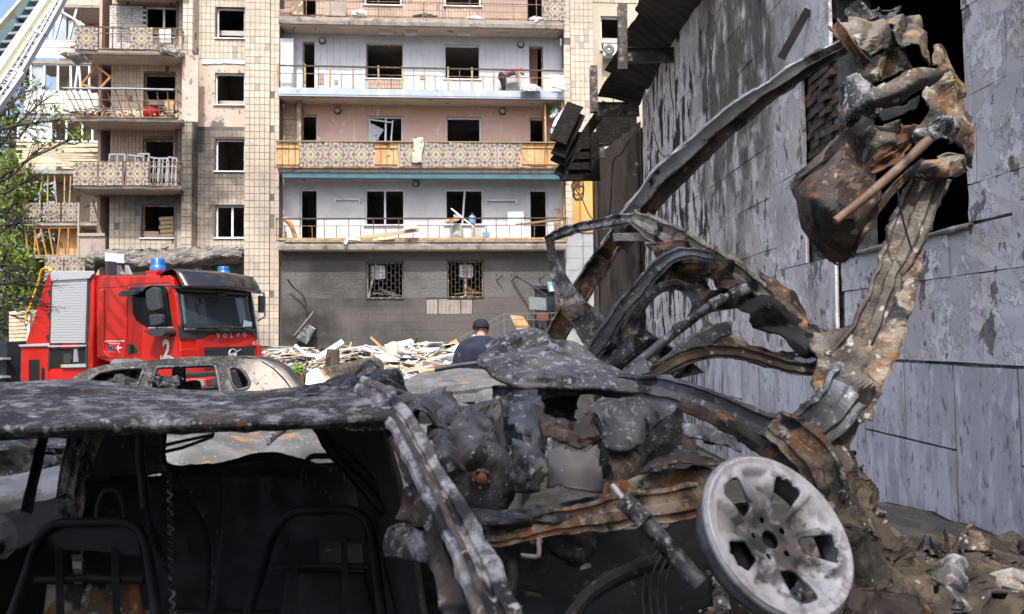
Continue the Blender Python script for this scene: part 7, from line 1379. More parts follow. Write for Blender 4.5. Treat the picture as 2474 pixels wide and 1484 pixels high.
crush('crumpled_top_fold', [tv_(L, 3.0) for L in ([(600, 130, .0), (700, 110, .05), (800, 115, .1), (830, 200, .12)], [(640, 200, -.05), (720, 200, .0), (790, 230, .05), (850, 290, .1)], [(690, 260, -.05), (760, 280, -.02), (830, 330, .0), (900, 400, .06)])], M_peel, .07, 4.8, 8, 7, 6, .75)
crush('torn_upper_scraps', [tv_(L, 3.1) for L in ([(390, 100, .0), (440, 20, .0), (500, 60, .05), (590, 65, .1), (700, 75, .1)], [(420, 130, .0), (470, 110, .0), (530, 120, .0), (620, 130, .05), (720, 120, .05)])], M_char, .06, 9.6, 3, 7, 6, .5, .03)
crush('inner_frame_sheet', [tv_(L, 3.02) for L in ([(410, 400, .0), (520, 360, .0), (640, 280, .0), (700, 300, .05)], [(440, 460, .0), (540, 420, -.03), (640, 380, .0), (740, 380, .05)], [(500, 500, .0), (570, 470, .0), (650, 440, .0), (780, 430, .05)])], M_rust, .07, 5.6, 12, 6, 6, .8)
crush('right_body_panel', [tv_(L, 2.98) for L in ([(870, 290, .1), (920, 280, .1), (990, 360, .15), (1050, 440, .15)], [(860, 420, .05), (940, 420, .02), (1010, 470, .1), (1058, 540, .12)], [(800, 560, .0), (900, 540, -.02), (990, 560, .04), (1040, 640, .1)], [(820, 660, .0), (900, 650, -.02), (1000, 690, .02), (1070, 800, .1)], [(760, 760, .0), (880, 760, -.02), (1000, 800, .02), (1090, 940, .1)])], M_rust, .08, 4.0, 15, 6, 6, .7)
crush('bright_bent_bar', [tv_(L, 2.72) for L in ([(500, 530, .05), (640, 460, .0), (790, 385, -.02), (955, 405, .05)], [(520, 580, .05), (660, 530, -.04), (800, 450, -.05), (930, 440, .04)], [(560, 610, .08), (680, 590, .0), (810, 520, .0), (900, 470, .06)])], M_peel, .02, 4.8, 2, 8, 6, .5, .004)
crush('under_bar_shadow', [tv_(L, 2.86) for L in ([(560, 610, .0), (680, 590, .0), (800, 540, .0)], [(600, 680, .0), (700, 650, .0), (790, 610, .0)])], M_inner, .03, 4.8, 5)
crush('hanging_tongue', [tv_(L, 2.9) for L in ([(520, 720, .0), (560, 690, .0), (620, 690, .0), (700, 680, .0)], [(520, 820, .0), (580, 790, -.04), (640, 800, -.02), (672, 830, .02)], [(510, 930, .03), (540, 880, .0), (580, 840, .0), (630, 830, .02)])], M_peel, .04, 6.5, 4, 6, 6, .7)
crush('rust_pocket', [tv_(L, 3.0) for L in ([(620, 700, .0), (720, 690, .0), (780, 700, .0)], [(560, 900, .0), (680, 860, .05), (760, 800, .05)], [(440, 1010, .0), (560, 980, .0), (680, 920, .0)])], mat('deep_rust', (.12, .06, .03), .85, 0, [N_((.05, .03, .02), 8, .45, .62), N_((.20, .10, .045), 14, .58, .7)], bump=(40, .5, .004)), .05, 6, 8)
crush('knuckle_bracket', [tv_(L, 2.82) for L in ([(750, 730, .0), (830, 710, -.03), (960, 660, .0), (1000, 700, .04)], [(740, 780, .0), (830, 770, -.05), (940, 730, .0), (1000, 760, .04)], [(790, 840, .0), (850, 810, .0), (930, 800, .0), (990, 800, .05)])], M_ash, .05, 7.3, 3, 6, 6, .7)
crush('folded_right_sheet', [tv_(L, 2.84) for L in ([(800, 900, .0), (900, 870, -.04), (1000, 850, -.02), (1090, 945, .04)], [(740, 960, .0), (860, 960, -.06), (960, 950, -.03), (1060, 970, .04)], [(760, 1010, .02), (860, 1030, .0), (960, 1000, .0), (1000, 990, .04)])], M_peel, .06, 5.6, 5, 7, 6, .8)
q = MB(); q.tube([P(*v) for v in tv_([(345, 1232, .0), (500, 1110, .0), (640, 990, .0), (760, 880, .02), (860, 780, .04)], 2.74)], [.016, .016, .017, .017, .02], 9); wp('rusty_pipe', q, mat('rusty_pipe_metal', (.14, .085, .062), .7, .1, [N_((.22, .15, .11), 9, .45, .6), N_((.06, .04, .03), 8, .54, .64)], bump=(60, .4, .003)))
crush('long_torn_strip', [tv_(L, 2.88) for L in ([(760, 930, .0), (740, 1010, .0), (690, 1060, .0)], [(640, 1060, .0), (640, 1110, .0), (600, 1180, .0)], [(500, 1230, .0), (500, 1290, .0), (490, 1330, .0)], [(430, 1390, .05), (430, 1430, .05), (410, 1470, .05)])], M_dkrust, .03, 4.8, 5, 5, 6, .5)
crush('torn_sill_top', [tv_(L, 2.88) for L in ([(840, 1040, .0), (900, 1020, .0), (980, 1000, .05)], [(830, 1120, .0), (890, 1130, -.03), (960, 1080, .03)], [(760, 1190, .0), (830, 1190, -.02), (910, 1150, .03)], [(740, 1240, .0), (800, 1220, .0), (880, 1200, .03)])], M_peel, .04, 6.5, 7, 6, 6, .6)
q = MB(); q.tube([P(*v) for v in cr(tv_([(690, 1050, .0), (705, 1150, .0), (740, 1290, .0), (770, 1390, .0)], 2.78), 4)], .004, 5); wp('scorched_wire', q, M_seat)
# ---- alloy wheel: pierced disc with depth, and barrel
WC = P(1860, 1304, 2.05); wn = Vector((.36, -.74, .57)).normalized()
whl = thing('alloy_wheel', 'large ash whitened alloy wheel with five openings leaning at the wreck', 'wheel', (WC.x, WC.y, 0))
ux = wn.cross(Vector((0, 0, 1))).normalized(); uy = ux.cross(wn); rol = R(18); ux, uy = ux * math.cos(rol) + uy * math.sin(rol), uy * math.cos(rol) - ux * math.sin(rol)
ns = 64
hol = []
for k in range(5):
    a = k * 2 * PI / 5 + .70; sp = .25
    hol.append(rpoly([(.108 * math.cos(a - .27), .108 * math.sin(a - .27)), (.207 * math.cos(a - sp), .207 * math.sin(a - sp)), (.214 * math.cos(a), .214 * math.sin(a)), (.207 * math.cos(a + sp), .207 * math.sin(a + sp)), (.108 * math.cos(a + .27), .108 * math.sin(a + .27)), (.10 * math.cos(a), .10 * math.sin(a))], .02, 3))
lug = [[(.062 * math.cos(k * 2 * PI / 5) + .011 * math.cos(j * PI / 4), .062 * math.sin(k * 2 * PI / 5) + .011 * math.sin(j * PI / 4)) for j in range(8)] for k in range(5)]
ctr = [[(.030 * math.cos(j * PI / 6), .030 * math.sin(j * PI / 6)) for j in range(12)]]
V, F = panel([(.252 * math.cos(j * 2 * PI / ns), .252 * math.sin(j * 2 * PI / ns)) for j in range(ns)], hol + lug + ctr, .008)
def rimh(x, y):
    r = math.hypot(x, y); a = math.atan2(y, x); h = -.004 + .051 * sst((r - .045) / .17) if r < .225 else .047 + .006 * sst((r - .235) / .012)
    ph = ((a - .70) / (2 * PI / 5)) % 1.0; sp = abs(ph - .5) * 2  # 0 in spoke centre
    if .08 < r < .225: h -= .030 * sst((.44 - sp) / .08) * sst((r - .085) / .03) * sst((.222 - r) / .02) * (.6 + .4 * math.cos(sp * 3)); h -= .018 * sst((.55 - abs(sp - .86) * 5) / .3) * sst((r - .1) / .04) * sst((.222 - r) / .02)
    return h
q = MB(); q.add([(v.x, -rimh(v.x, v.y), v.y) for v in V], F, 0, True)
Mw = Matrix.Translation(WC) @ Matrix((ux, -wn, uy)).transposed().to_4x4() @ Matrix.Scale(.85, 4)
def wpart(nm, q, m, par=None, solid=0):
    o = build(nm, q, m, None, solid=solid); o.parent = par or whl
    if par is None: o.matrix_local = WM[whl].inverted() @ Mw
    return o
fc = wpart('spoke_face', q, M_rim, solid=.012)
q = MB(); q.lathe([(.252, -.052), (.262, -.050), (.264, -.040), (.258, -.030), (.240, -.015), (.232, .02), (.230, .05), (.224, .05), (.226, .01), (.236, -.03)], (0, 0, 0), (0, 1, 0), 56); wpart('rim_barrel', q, mat('rim_barrel_metal', (.30, .31, .33), .55, .3, [N_((.18, .18, .19), 8, .45, .6), N_((.05, .05, .05), 6, .56, .66)], coord='obj', bump=(60, .3, .003)))
q = MB(); q.lathe([(0, .03), (.12, .03), (.15, .06), (0, .06)], (0, 0, 0), (0, 1, 0), 24); wpart('brake_disc', q, M_inner)
# ---- brown molten heap and scraps at the lower right
def heap(name, label, ctrl, m, amp, sc, seed, nu=10, nv=8, rag=.03, crease=.55): q = MB(); sheet(q, ctrl, nu + 3, nv + 3, amp, sc, seed, rag=rag, crease=crease, torn=.5); return solo(name, q, m, label, 'wreckage', solid=.008)
M_heap = mat('brown_burnt_scrap', (.042, .034, .026), .85, .05, [N_((.085, .068, .048), 7, .48, .60, w=.6), N_((.018, .016, .014), 6, .50, .60, w=.9), N_((.18, .095, .05), 10, .62, .68), N_((.32, .31, .30), 24, .64, .69)], bump=(30, .8, .02), bump2=(90, .5, .004))
heap('burnt_scrap_heap', 'steep heap of brown burnt scrap between the alloy wheel and the concrete wall', [[(2020, 1100, 2.9), (2060, 1120, 3.0), (2080, 1140, 3.1)], [(2010, 1160, 2.7), (2060, 1180, 2.8), (2105, 1215, 3.0)], [(2000, 1250, 2.55), (2060, 1260, 2.6), (2140, 1300, 2.9)], [(2000, 1330, 2.4), (2080, 1330, 2.5), (2200, 1345, 2.8)], [(2010, 1420, 2.3), (2100, 1410, 2.4), (2260, 1400, 2.7)], [(2020, 1540, 2.1), (2130, 1530, 2.2), (2300, 1520, 2.4)]], M_heap, .09, 7, 4, 12, 9)
heap('burnt_scrap_heap', 'low spread of burnt scrap and grey ash along the foot of the concrete wall', [[(2170, 1330, 3.6), (2260, 1345, 3.7), (2330, 1310, 3.9), (2420, 1360, 4.0), (2520, 1400, 4.0)], [(2180, 1370, 3.2), (2270, 1370, 3.2), (2350, 1350, 3.3), (2430, 1390, 3.4), (2520, 1430, 3.4)], [(2190, 1430, 2.8), (2280, 1420, 2.8), (2360, 1410, 2.9), (2440, 1430, 2.9), (2540, 1470, 2.9)], [(2180, 1540, 2.4), (2280, 1530, 2.4), (2380, 1520, 2.4), (2460, 1530, 2.4), (2560, 1550, 2.4)]], M_heap, .10, 7, 8, 12, 10)
def scrap(ctrl, m, label, amp=.04, seed=1, name='metal_scrap'): q = MB(); sheet(q, ctrl, 6, 6, amp, 9, seed, rag=.012, crease=.7); solo(name, q, m, label, 'metal scrap', 'scraps lying at the wall foot', solid=.006)
scrap([[(2260, 1370, 2.75), (2290, 1345, 2.75), (2315, 1365, 2.75)], [(2250, 1415, 2.65), (2290, 1405, 2.6), (2325, 1420, 2.65)], [(2245, 1470, 2.6), (2290, 1480, 2.55), (2330, 1470, 2.6)]], M_rim, 'pale bent scrap standing upright in the heap at the wall foot', .05, 3)
scrap([[(2130, 1300, 3.0), (2170, 1310, 3.0), (2200, 1340, 3.0)], [(2140, 1325, 2.95), (2175, 1340, 2.95), (2210, 1352, 2.95)]], M_char, 'flat black scrap lying on the left of the heap at the wall foot', .03, 5)
scrap([[(2290, 1310, 3.5), (2320, 1275, 3.5), (2350, 1300, 3.5)], [(2300, 1335, 3.4), (2340, 1330, 3.4), (2385, 1330, 3.4)]], M_rust, 'rusty scrap topping the heap below the crack in the wall', .07, 7)
scrap([[(2380, 1400, 3.0), (2430, 1380, 3.0), (2473, 1420, 3.0)], [(2370, 1440, 2.9), (2420, 1430, 2.85), (2480, 1450, 2.9)], [(2380, 1480, 2.8), (2430, 1490, 2.75), (2480, 1500, 2.8)]], M_tan, 'tan crumpled scrap in the bottom right corner', .07, 9)
scrap([[(2040, 1430, 2.0), (2100, 1420, 2.0), (2180, 1440, 2.0), (2280, 1465, 2.0)], [(2040, 1510, 1.9), (2100, 1500, 1.9), (2190, 1510, 1.9), (2290, 1530, 1.9)]], M_dkrust, 'brown curved scrap along the bottom edge beside the alloy wheel', .03, 11)
q = MB(); q.tube([P(*v) for v in cr([(2110, 1240, 2.9), (2135, 1238, 2.9), (2140, 1255, 2.9), (2125, 1272, 2.9), (2112, 1262, 2.9)], 4)], .008, 6); solo('metal_loop', q, M_ash, 'bent grey metal loop on the brown scrap heap', 'metal scrap')
q = MB(); rq = random.Random(31)
for k in range(2600):
    x, y = rq.uniform(.7, 3.7), rq.uniform(2.2, 5.6); L = rq.choice((.03, .05, .08, .13)) * rq.uniform(.6, 1.5); c = Vector((x, y, ground_h(x, y) + .05 + .16 * rq.random() ** 2 * sst((x - .7) / 1.5))); a = Vector((rq.gauss(0, 1), rq.gauss(0, 1), rq.gauss(0, .5))).normalized() * L; b_ = a.orthogonal() * rq.uniform(.3, .9); m_ = nvec(c, 9) * L * .8
    q.add([c - a, c + b_ * .8, c + a * rq.uniform(.5, 1), c - b_, c + m_], [(0, 1, 4), (1, 2, 4), (2, 3, 4), (3, 0, 4)], rq.choices((0, 1, 2, 3), (.5, .25, .17, .08))[0])
tag(build('scrap_litter', q, [M_heap, M_char, M_dkrust, M_ash], solid=.004), kind='stuff')
# more of the wrecked yard under everything: blackened debris carpet
q = MB(); rows = [[(x, y, ground_h(x, y) + .03 + .10 * abs(nz((x, y, 1), 2.3)) + .05 * abs(nz((x, y, 4), 7)) - .06) for x in [-4 + .14 * i for i in range(58)]] for y in [1.0 + .14 * j for j in range(76)]]; q.grid(rows, 0, False)
tag(build('burnt_debris', q, mat('black_debris', (.022, .021, .020), .95, 0, [N_((.04, .037, .034), 9, .52, .64), N_((.10, .095, .09), 24, .66, .72)], bump=(20, .9, .03))), kind='stuff')
# ---------------------------------------------------------------- rubble in front of the dark wall
M_dw = mat('white_debris', (.56, .55, .53), .6, 0, rnd=[((.38, .36, .33), .8, .3, .8), ((.42, .43, .46), .8, .80, .9)]); M_dc = mat('raw_wood_debris', (.50, .35, .19), .75, 0, [N_((.40, .26, .13), 7, .45, .62)], rnd=[((.60, .48, .30), .7, .3, .9), ((.30, .17, .08), .7, .8, .95)]); M_dg = mat('grey_profile_debris', (.40, .44, .50), .45, .1, rnd=[((.28, .31, .36), .7, .4, .9)]); M_dd = mat('dark_debris', (.06, .055, .05), .9, rnd=[((.14, .12, .10), .7, .4, .9)]); M_dgn = mat('green_leaf_debris', (.06, .12, .03), .6)
rd = random.Random(21)
def top_h(x, y):
    e = .60 * sst((y - 13) / 6) * sst((27.8 - y) / 1.2 + .35) * (.55 + .9 * abs(nz((x, y, 2), .45))) if x > -9 else 0
    return ground_h(x, y) + e
def rspot():
    while True:
        y = 12.2 + 15 * rd.random() ** .8; v = rd.uniform(640, 1345); x = (v - 1236) / FOC * y
        if y < 22 and x < -5.2: continue
        if y < 13.5 and x < -1.5 and rd.random() < .5: continue
        if y > 27.5 + x * .075 + .4: continue
        return x, y
q = MB()
for k in range(7500):
    x, y = rspot(); z = top_h(x, y) + rd.uniform(-.10, .06); L = rd.choice((.06, .08, .12, .2, .3, .5)) * rd.uniform(.6, 1.5); w_ = rd.uniform(.02, .09) if rd.random() < .75 else L * .7; t = rd.uniform(.008, .03)
    rot = Matrix.Rotation(rd.uniform(0, 6.28), 3, 'Z') @ Matrix.Rotation(rd.gauss(0, .35), 3, 'X') @ Matrix.Rotation(rd.gauss(0, .3), 3, 'Y')
    q.box((x, y, z), (L, w_, t), rot, rd.choices((0, 1, 2, 3, 4), (.47, .25, .09, .17, .02))[0])
tag(build('rubble', q, [M_dw, M_dc, M_dg, M_dd, M_dgn]), kind='stuff')
gy = [9.6 + .3 * j for j in range(63)]
q = MB(); q.grid([[(x, y, top_h(x, y) - .06 + .07 * nz((x, y, 5), 2.2)) for y in gy for x in [max(-5 if y < 23 else -9.5, (640 + 12 * i - 1236) / FOC * y)]] for i in range(62)], 0, False)
tag(build('debris_bed', q, mat('crushed_plaster_bed', (.42, .39, .35), .95, 0, [N_((.20, .17, .14), 3, .46, .58), N_((.09, .08, .07), 6, .54, .62), N_((.62, .61, .59), 9, .56, .62)], bump=(14, .9, .06))), kind='stuff')
KINDS_ = [('white_plank', 'long white plank lying in the rubble heap before the dark wall', 'plank', 'white planks in the rubble', (1.3, .09, .03), M_dw, 95), ('wooden_lath', 'raw wooden lath lying in the rubble heap before the dark wall', 'lath', 'wooden laths in the rubble', (1.0, .06, .03), M_dc, 62),
          ('white_board', 'broken white sheet of board lying in the rubble heap before the dark wall', 'board', 'white board pieces in the rubble', (.62, .42, .018), M_dw, 52), ('window_profile', 'grey plastic window profile lying in the rubble heap', 'frame piece', 'grey window profiles in the rubble', (1.2, .07, .05), M_dg, 22)]
for nm, lb, ct, gp, dim, m, n in KINDS_:
    protos = []
    for k in range(4):
        q = MB(); L, w_, t = dim[0] * (.55 + .25 * k), dim[1] * rd.uniform(.8, 1.25), dim[2]; e = .06
        pts = [(-L / 2, -w_ / 2), (L / 2 - e * rd.random(), -w_ / 2 * rd.uniform(.6, 1)), (L / 2, w_ * rd.uniform(-.2, .2)), (L / 2 - e * 2 * rd.random(), w_ / 2), (-L / 2 + e * rd.random(), w_ / 2)]
        q.prism([(x, y, 0) for x, y in pts], (0, 0, t)); protos.append(mesh_of(q, nm, m))
    for k in range(n):
        x, y = rspot(); o = bpy.data.objects.new(nm, rd.choice(protos)); COL.objects.link(o); o.location = (x, y, top_h(x, y) + rd.uniform(.01, .14)); o.rotation_euler = (rd.gauss(0, .22), rd.gauss(0, .16), rd.uniform(-.6, .6) if rd.random() < .6 else rd.uniform(0, 6.28)); tag(o, lb, ct, gp)
# ---- single pieces one can name
def stick(a, c, w_, t, m, label, cat, name, group=None): q = MB(); q.bar(P(*a), P(*c), w_, t, up=(0, -1, .4)); return solo(name, q, m, label, cat, group)
stick((763, 868, 17), (828, 826, 17.3), .11, .07, M_frame, 'longest white window profile slanting up against the dark wall beside the stump', 'plank', 'white_profile')
stick((895, 815, 20), (948, 864, 20), .06, .04, M_dc, 'brown wooden stick pointing up left of the white armchair', 'stick', 'wooden_stick')
stick((800, 862, 19), (735, 858, 19), .09, .06, M_dg, 'grey angled window profile lying left of the stump', 'profile', 'grey_profile')
stick((712, 834, 18.5), (740, 858, 18.5), .08, .06, M_dg, 'grey window profile sticking up left of the stump', 'profile', 'grey_profile')
M_log = M_bark; M_cut = mat('fresh_cut_wood', (.56, .38, .18), .8, 0, [N_((.42, .24, .09), 14, .45, .6), N_((.66, .50, .28), 5, .5, .65)])
def log(a, c, r, label, name='cut_log', cat='log', cap_a=True, lean=None, r2=None):
    p, e = P(*a), P(*c); t = thing(name, label, cat, (p.x, p.y, min(p.z, e.z) - r)); q = MB(); n = 16; rows = []; d = (e - p).normalized(); u = d.orthogonal().normalized(); v = d.cross(u)
    for i in range(13):
        f = i / 12; rr_ = r + ((r2 or r) - r) * f; rows.append([p.lerp(e, f) + (u * math.cos(k * 2 * PI / n) + v * math.sin(k * 2 * PI / n)) * rr_ * (1 + .10 * nz((math.cos(k * 2 * PI / n) * 2.5, math.sin(k * 2 * PI / n) * 2.5, f * 1.2), 1.6, 3) + .05 * nz((k * 1.7, f * 3, 1), 1)) for k in range(n)]); rows[-1].append(rows[-1][0])
    q.grid(rows); build('bark', q, M_log, t, world=True)
    for ce, row, s in ((p, rows[0], -1), (e, rows[-1], 1)):
        q = MB(); q.add([ce + d * s * .004] + [x + d * s * .004 for x in row[:-1]], [(0, 1 + k, 1 + (k + 1) % n) for k in range(n)]); build('cut_face', q, M_cut, t, world=True)
    return t
log((772, 915, 12.2), (905, 888, 13.6), .155, 'thick dark felled trunk lying across the rubble', r2=.19)
log((802, 893, 16.0), (804, 844, 16.0), .165, 'upright dark tree stump with a fresh pale cut top', 'tree_stump', 'stump', r2=.125)
log((716, 916, 11.6), (735, 908, 12.6), .105, 'short cut log with a pale round end beside the white sheet')
log((783, 928, 11.2), (815, 920, 11.8), .13, 'short thick cut log below the felled trunk')
stick((737, 894, 11.6), (742, 868, 12), .02, .02, M_bark, 'thin twig standing by the cut logs', 'twig', 'twig')
q = MB()
for k in range(14): p = P(720 + rd.uniform(-10, 14), 889 + rd.uniform(-8, 10), 11.5); a = Vector((rd.gauss(0, 1), rd.gauss(0, .4), rd.gauss(0, .8))).normalized(); u = a.orthogonal().normalized() * .035; q.add([p - a * .07, p + u, p + a * .07, p - u], [(0, 1, 2, 3)])
q.tube([P(712, 905, 11.5), P(720, 880, 11.5)], .006, 5); solo('green_sprig', q, mat('fresh_green_leaf', (.10, .24, .03), .5), 'sprig of fresh green leaves among the white rubble', 'sprig')
q = MB(); sheet(q, [[(740, 905, 11.0), (765, 890, 11.2), (778, 905, 11.2)], [(738, 925, 10.9), (765, 915, 11), (790, 922, 11.1)], [(735, 938, 10.8), (765, 940, 10.9), (797, 936, 11)]], 4, 4, .02, 4, 3); solo('white_sheet', q, M_frame, 'bent white plastic sheet beside the short cut logs', 'sheet', solid=.008)
q = MB(); q.prism([P(*v) for v in ((966, 868, 19), (985, 841, 19.4), (1010, 843, 19.4), (995, 868, 19.2))], (0, .03, 0)); solo('white_cupboard_door', q, M_dw, 'square white cupboard door leaning up behind the white armchair', 'board')
ch = thing('armchair', 'white padded armchair with curved wooden arms tipped on the rubble', 'armchair', P(935, 885, 17.5))
q = MB(); sheet(q, [[(940, 832, 17.6), (952, 828, 17.6), (960, 830, 17.7)], [(938, 855, 17.5), (950, 855, 17.45), (958, 852, 17.6)], [(936, 880, 17.4), (947, 884, 17.35), (954, 872, 17.5)]], 5, 5, .02, 5, 2); build('back_cushion', q, mat('cream_leather', (.62, .56, .44), .5, 0, [N_((.54, .48, .37), 3, .45, .62)]), ch, world=True, solid=.09)
q = MB(); sheet(q, [[(905, 886, 17.3), (925, 884, 17.35), (945, 884, 17.35)], [(912, 893, 17.2), (930, 890, 17.2), (948, 888, 17.3)]], 5, 3, .01, 5, 6); build('seat', q, bpy.data.materials['cream_leather'], ch, world=True, solid=.05)
for dx in (0, 9): q = MB(); q.tube([P(*v) for v in cr([(889 + dx * 1.6, 890, 17.2), (897 + dx * 1.3, 874, 17.2), (912 + dx, 864, 17.3), (944, 856 - dx * .1, 17.4)], 5)], .022, 6); build('arm', q, mat('bent_birch', (.60, .40, .13), .45), ch, world=True)
for a, c, lb in (((1108, 888, 13), (1108, 855, 13), 'left thin metal stake standing in the rubble'), ((1130, 890, 13.2), (1133, 857, 13.2), 'middle thin metal stake leaning in the rubble'), ((1168, 894, 12.5), (1169, 866, 12.5), 'right thin metal stake nearest the man in the cap')): stick(a, c, .035, .035, M_dd, lb, 'stake', 'metal_stake', 'metal stakes in the rubble')
fr_ = thing('white_lattice_frame', 'white broken window frame rising from the rubble left of the man in the cap', 'window frame', P(1090, 868, 20))
for a, c in (((1060, 862), (1150, 812)), ((1075, 862), (1150, 822)), ((1112, 836), (1126, 850)), ((1092, 848), (1104, 862)), ((1130, 826), (1142, 838))): q = MB(); q.bar(P(*a, 20), P(*c, 20.3), .09, .06, up=(0, -1, .3)); build('frame_bar', q, M_frame, fr_, world=True)
q = MB(); sheet(q, [[(1010, 895, 12.0), (1050, 893, 12.2), (1110, 896, 12.4)], [(1012, 905, 11.6), (1055, 905, 11.8), (1100, 908, 12)]], 4, 3, .03, 3, 2); solo('brown_plank', q, M_dc, 'wide raw plank lying flat before the grey domed car roof', 'plank', solid=.03)
# ---------------------------------------------------------------- entrance steps, railing and things hung there
en = thing('entrance_railing', 'thin grey steel railing of the entrance steps', 'railing', fw(1890, 1330, -.9))
M_rl = mat('grey_steel_railing', (.16, .155, .15), .5, .3)
pA, pB, pC = fw(1695, 1284, -.9), fw(1890, 1177, -.9), fw(2112, 1174, -.9)
for a, c in ((pA, pB), (pB, pC)): q = MB(); q.bar(a, c, .035, .035); build('top_rail', q, M_rl, en, world=True); q = MB(); o_ = Vector((0, 0, -.22)); q.bar(Vector(a) + o_, Vector(c) + o_, .02, .02); build('mid_rail', q, M_rl, en, world=True)
for k in range(19):
    if k < 8: a = Vector(pA).lerp(Vector(pB), k / 8)
    else: a = Vector(pB).lerp(Vector(pC), (k - 8) / 10)
    q = MB(); w_ = .035 if k in (0, 8, 18) else .014; q.bar(a, a + Vector((0, 0, -.95)), w_, w_); build('baluster', q, M_rl, en, world=True)
q = MB(); b0 = FF.hit(S(1890, 1290), 1, -.9); b1 = FF.hit(S(2125, 1290), 1, -.9)
for k in range(6): q.bx(b0.x - .3 * (6 - k), b1.x + .6, -.9, .5, .2, b0.z * (k + 1) / 6 - .15)
q.v = [tuple(FF.M @ Vector(v)) for v in q.v]; solo('entrance_steps', q, M_slab, 'concrete entrance steps and landing below the dark door', 'steps')
q = MB(); q.prism([fw(*v, -.6) for v in ((1913, 1182), (1960, 1186), (2003, 1250), (1945, 1255))], Vector((0, .04, 0))); solo('plywood_sheet', q, mat('fresh_pine_board', (.60, .40, .20), .7, 0, [N_((.50, .32, .15), 3, .45, .6)]), 'sunlit pine board leaning behind the entrance railing', 'board')
q = MB(); q.grid([[Vector(fw(2012 + 46 * i / 8, 1174 + 34 * j / 6 * (1 - .25 * abs(i / 8 - .6)), -.94)) + Vector((0, .03 * nz((i * .6, j * .5, 0), 1), 0)) for i in range(9)] for j in range(7)]); solo('brown_towel', q, mat('brown_towel_cloth', (.14, .065, .045), .95, bump=(60, .4, .01)), 'brown towel hung over the entrance railing', 'towel', solid=.02)
q = MB(); q.grid([[Vector(fw(1938 + 7 * i / 3 + 4 * j / 4 * (-1), 1232 + 40 * j / 4, -.92)) for i in range(4)] for j in range(5)]); solo('purple_cloth', q, mat('purple_cloth', (.16, .11, .38), .8), 'purple cloth strip hanging from the entrance railing', 'cloth', solid=.01)
q = MB()
for k in range(40): p = Vector(fw(1895 + rd.uniform(0, 110), 1275 + rd.uniform(-14, 10), -1.0 + rd.random())); q.box(p, (rd.uniform(.05, .25), rd.uniform(.05, .2), rd.uniform(.03, .10)), Matrix.Rotation(rd.uniform(0, 3), 3, 'Z') @ Matrix.Rotation(rd.gauss(0, .3), 3, 'X'), k % 3)
o = solo('landing_litter', q, [mat('blue_litter', (.05, .09, .32), .7), M_dw, mat('violet_litter', (.12, .08, .26), .7)], 'blue and white litter heaped on the entrance landing', 'litter', kind='stuff')
q = MB(); h = H_G[3]; q.bx(h[0] - .02, h[1] + .02, GD + .12, GD + .2, h[2], h[3]); build('entrance_door', q, M_navy, ab); q = MB(); q.bx(h[0] - .06, h[1] + .06, GD - .05, GD - .005, h[3], h[3] + .12); build('door_lintel', q, M_navy, ab)
q = MB(); h = H_G[2]
for k in range(16):
    a = rd.random() * 6.28; q.box((sum(h[:2]) / 2 + .24 * math.cos(a), GD - .012, sum(h[2:]) / 2 + .2 * math.sin(a)), (.10, .03, .07), Matrix.Rotation(rd.gauss(0, .4), 3, 'Y'))
build('broken_hole_edge', q, mat('raw_brick_edge', (.30, .22, .17), .9), ab)['kind'] = 'stuff'
# ---------------------------------------------------------------- wrecked air conditioners
M_acw = mat('pale_blue_grille', (.40, .52, .58), .5, 0, [N_((.55, .62, .65), 3, .45, .6)]); M_acd = mat('smashed_dark_casing', (.05, .065, .065), .5, .1, [N_((.30, .36, .36), 3.2, .50, .54, w=.5)]); M_fin = mat('grey_fins', (.22, .21, .20), .6, .2)
def acbox(label, c4, d, thick, m, grille=True, name='air_conditioner'):
    pts = [Vector(fw(*p, d)) for p in c4]; nrm = (pts[1] - pts[0]).cross(pts[3] - pts[0]).normalized()
    if nrm.y > 0: nrm = -nrm
    t = thing(name, label, 'air conditioner', pts[2]); q = MB(); q.prism(pts, -nrm * thick); build('casing', q, m, t, world=True, recalc=True, bevel=.015)
    q = MB()
    if grille:
        for k in range(10): f = (k + .5) / 10; q.bar(pts[0].lerp(pts[3], f) + nrm * .012, pts[1].lerp(pts[2], f) + nrm * .012, .008, .012)
        for k in range(7): f = (k + .5) / 7; q.bar(pts[0].lerp(pts[1], f) + nrm * .02, pts[3].lerp(pts[2], f) + nrm * .02, .008, .008)
        build('guard_grid', q, M_fin, t, world=True)['kind'] = 'stuff'
    return t, pts, nrm
t, pts, nrm = acbox('smashed dark air conditioner dangling from a cable on the dark wall', ((1142, 1208), (1182, 1235), (1150, 1294), (1098, 1262)), .1, .25, M_acd)
q = MB(); q.prism([Vector(fw(*p, .02)) for p in ((1098, 1262), (1178, 1162), (1172, 1178), (1106, 1258))], (0, .12, 0)); build('torn_cover', q, M_fin, t, world=True)
cable([(*S(1078, 1048), 27.6), (*S(1100, 1078), 27.7), (*S(1132, 1105), 27.7), (*S(1146, 1135), 27.7), (*S(1148, 1180), 27.6)], .03, 'black cable from which the smashed air conditioner dangles')
acbox('pale blue air conditioner hanging askew over the entrance door', ((1984, 1112), (2048, 1118), (2050, 1164), (1987, 1162)), -.3, .3, M_acw)
q = MB(); a = [Vector(fw(*p, -.3)) for p in ((1984, 1092), (2046, 1100), (2048, 1118), (1984, 1112))]
for k in range(5): q.bar(a[0].lerp(a[3], k / 4), a[1].lerp(a[2], k / 4), .01, .01)
for k in range(8): q.bar(a[0].lerp(a[1], k / 7), a[3].lerp(a[2], k / 7), .01, .01)
q.bar(Vector(fw(1925, 1030, .3)), Vector(fw(2050, 1108, -.35)), .06, .05); solo('bent_guard', q, M_beam, 'bent wire guard and arm above the pale blue air conditioner', 'bracket')
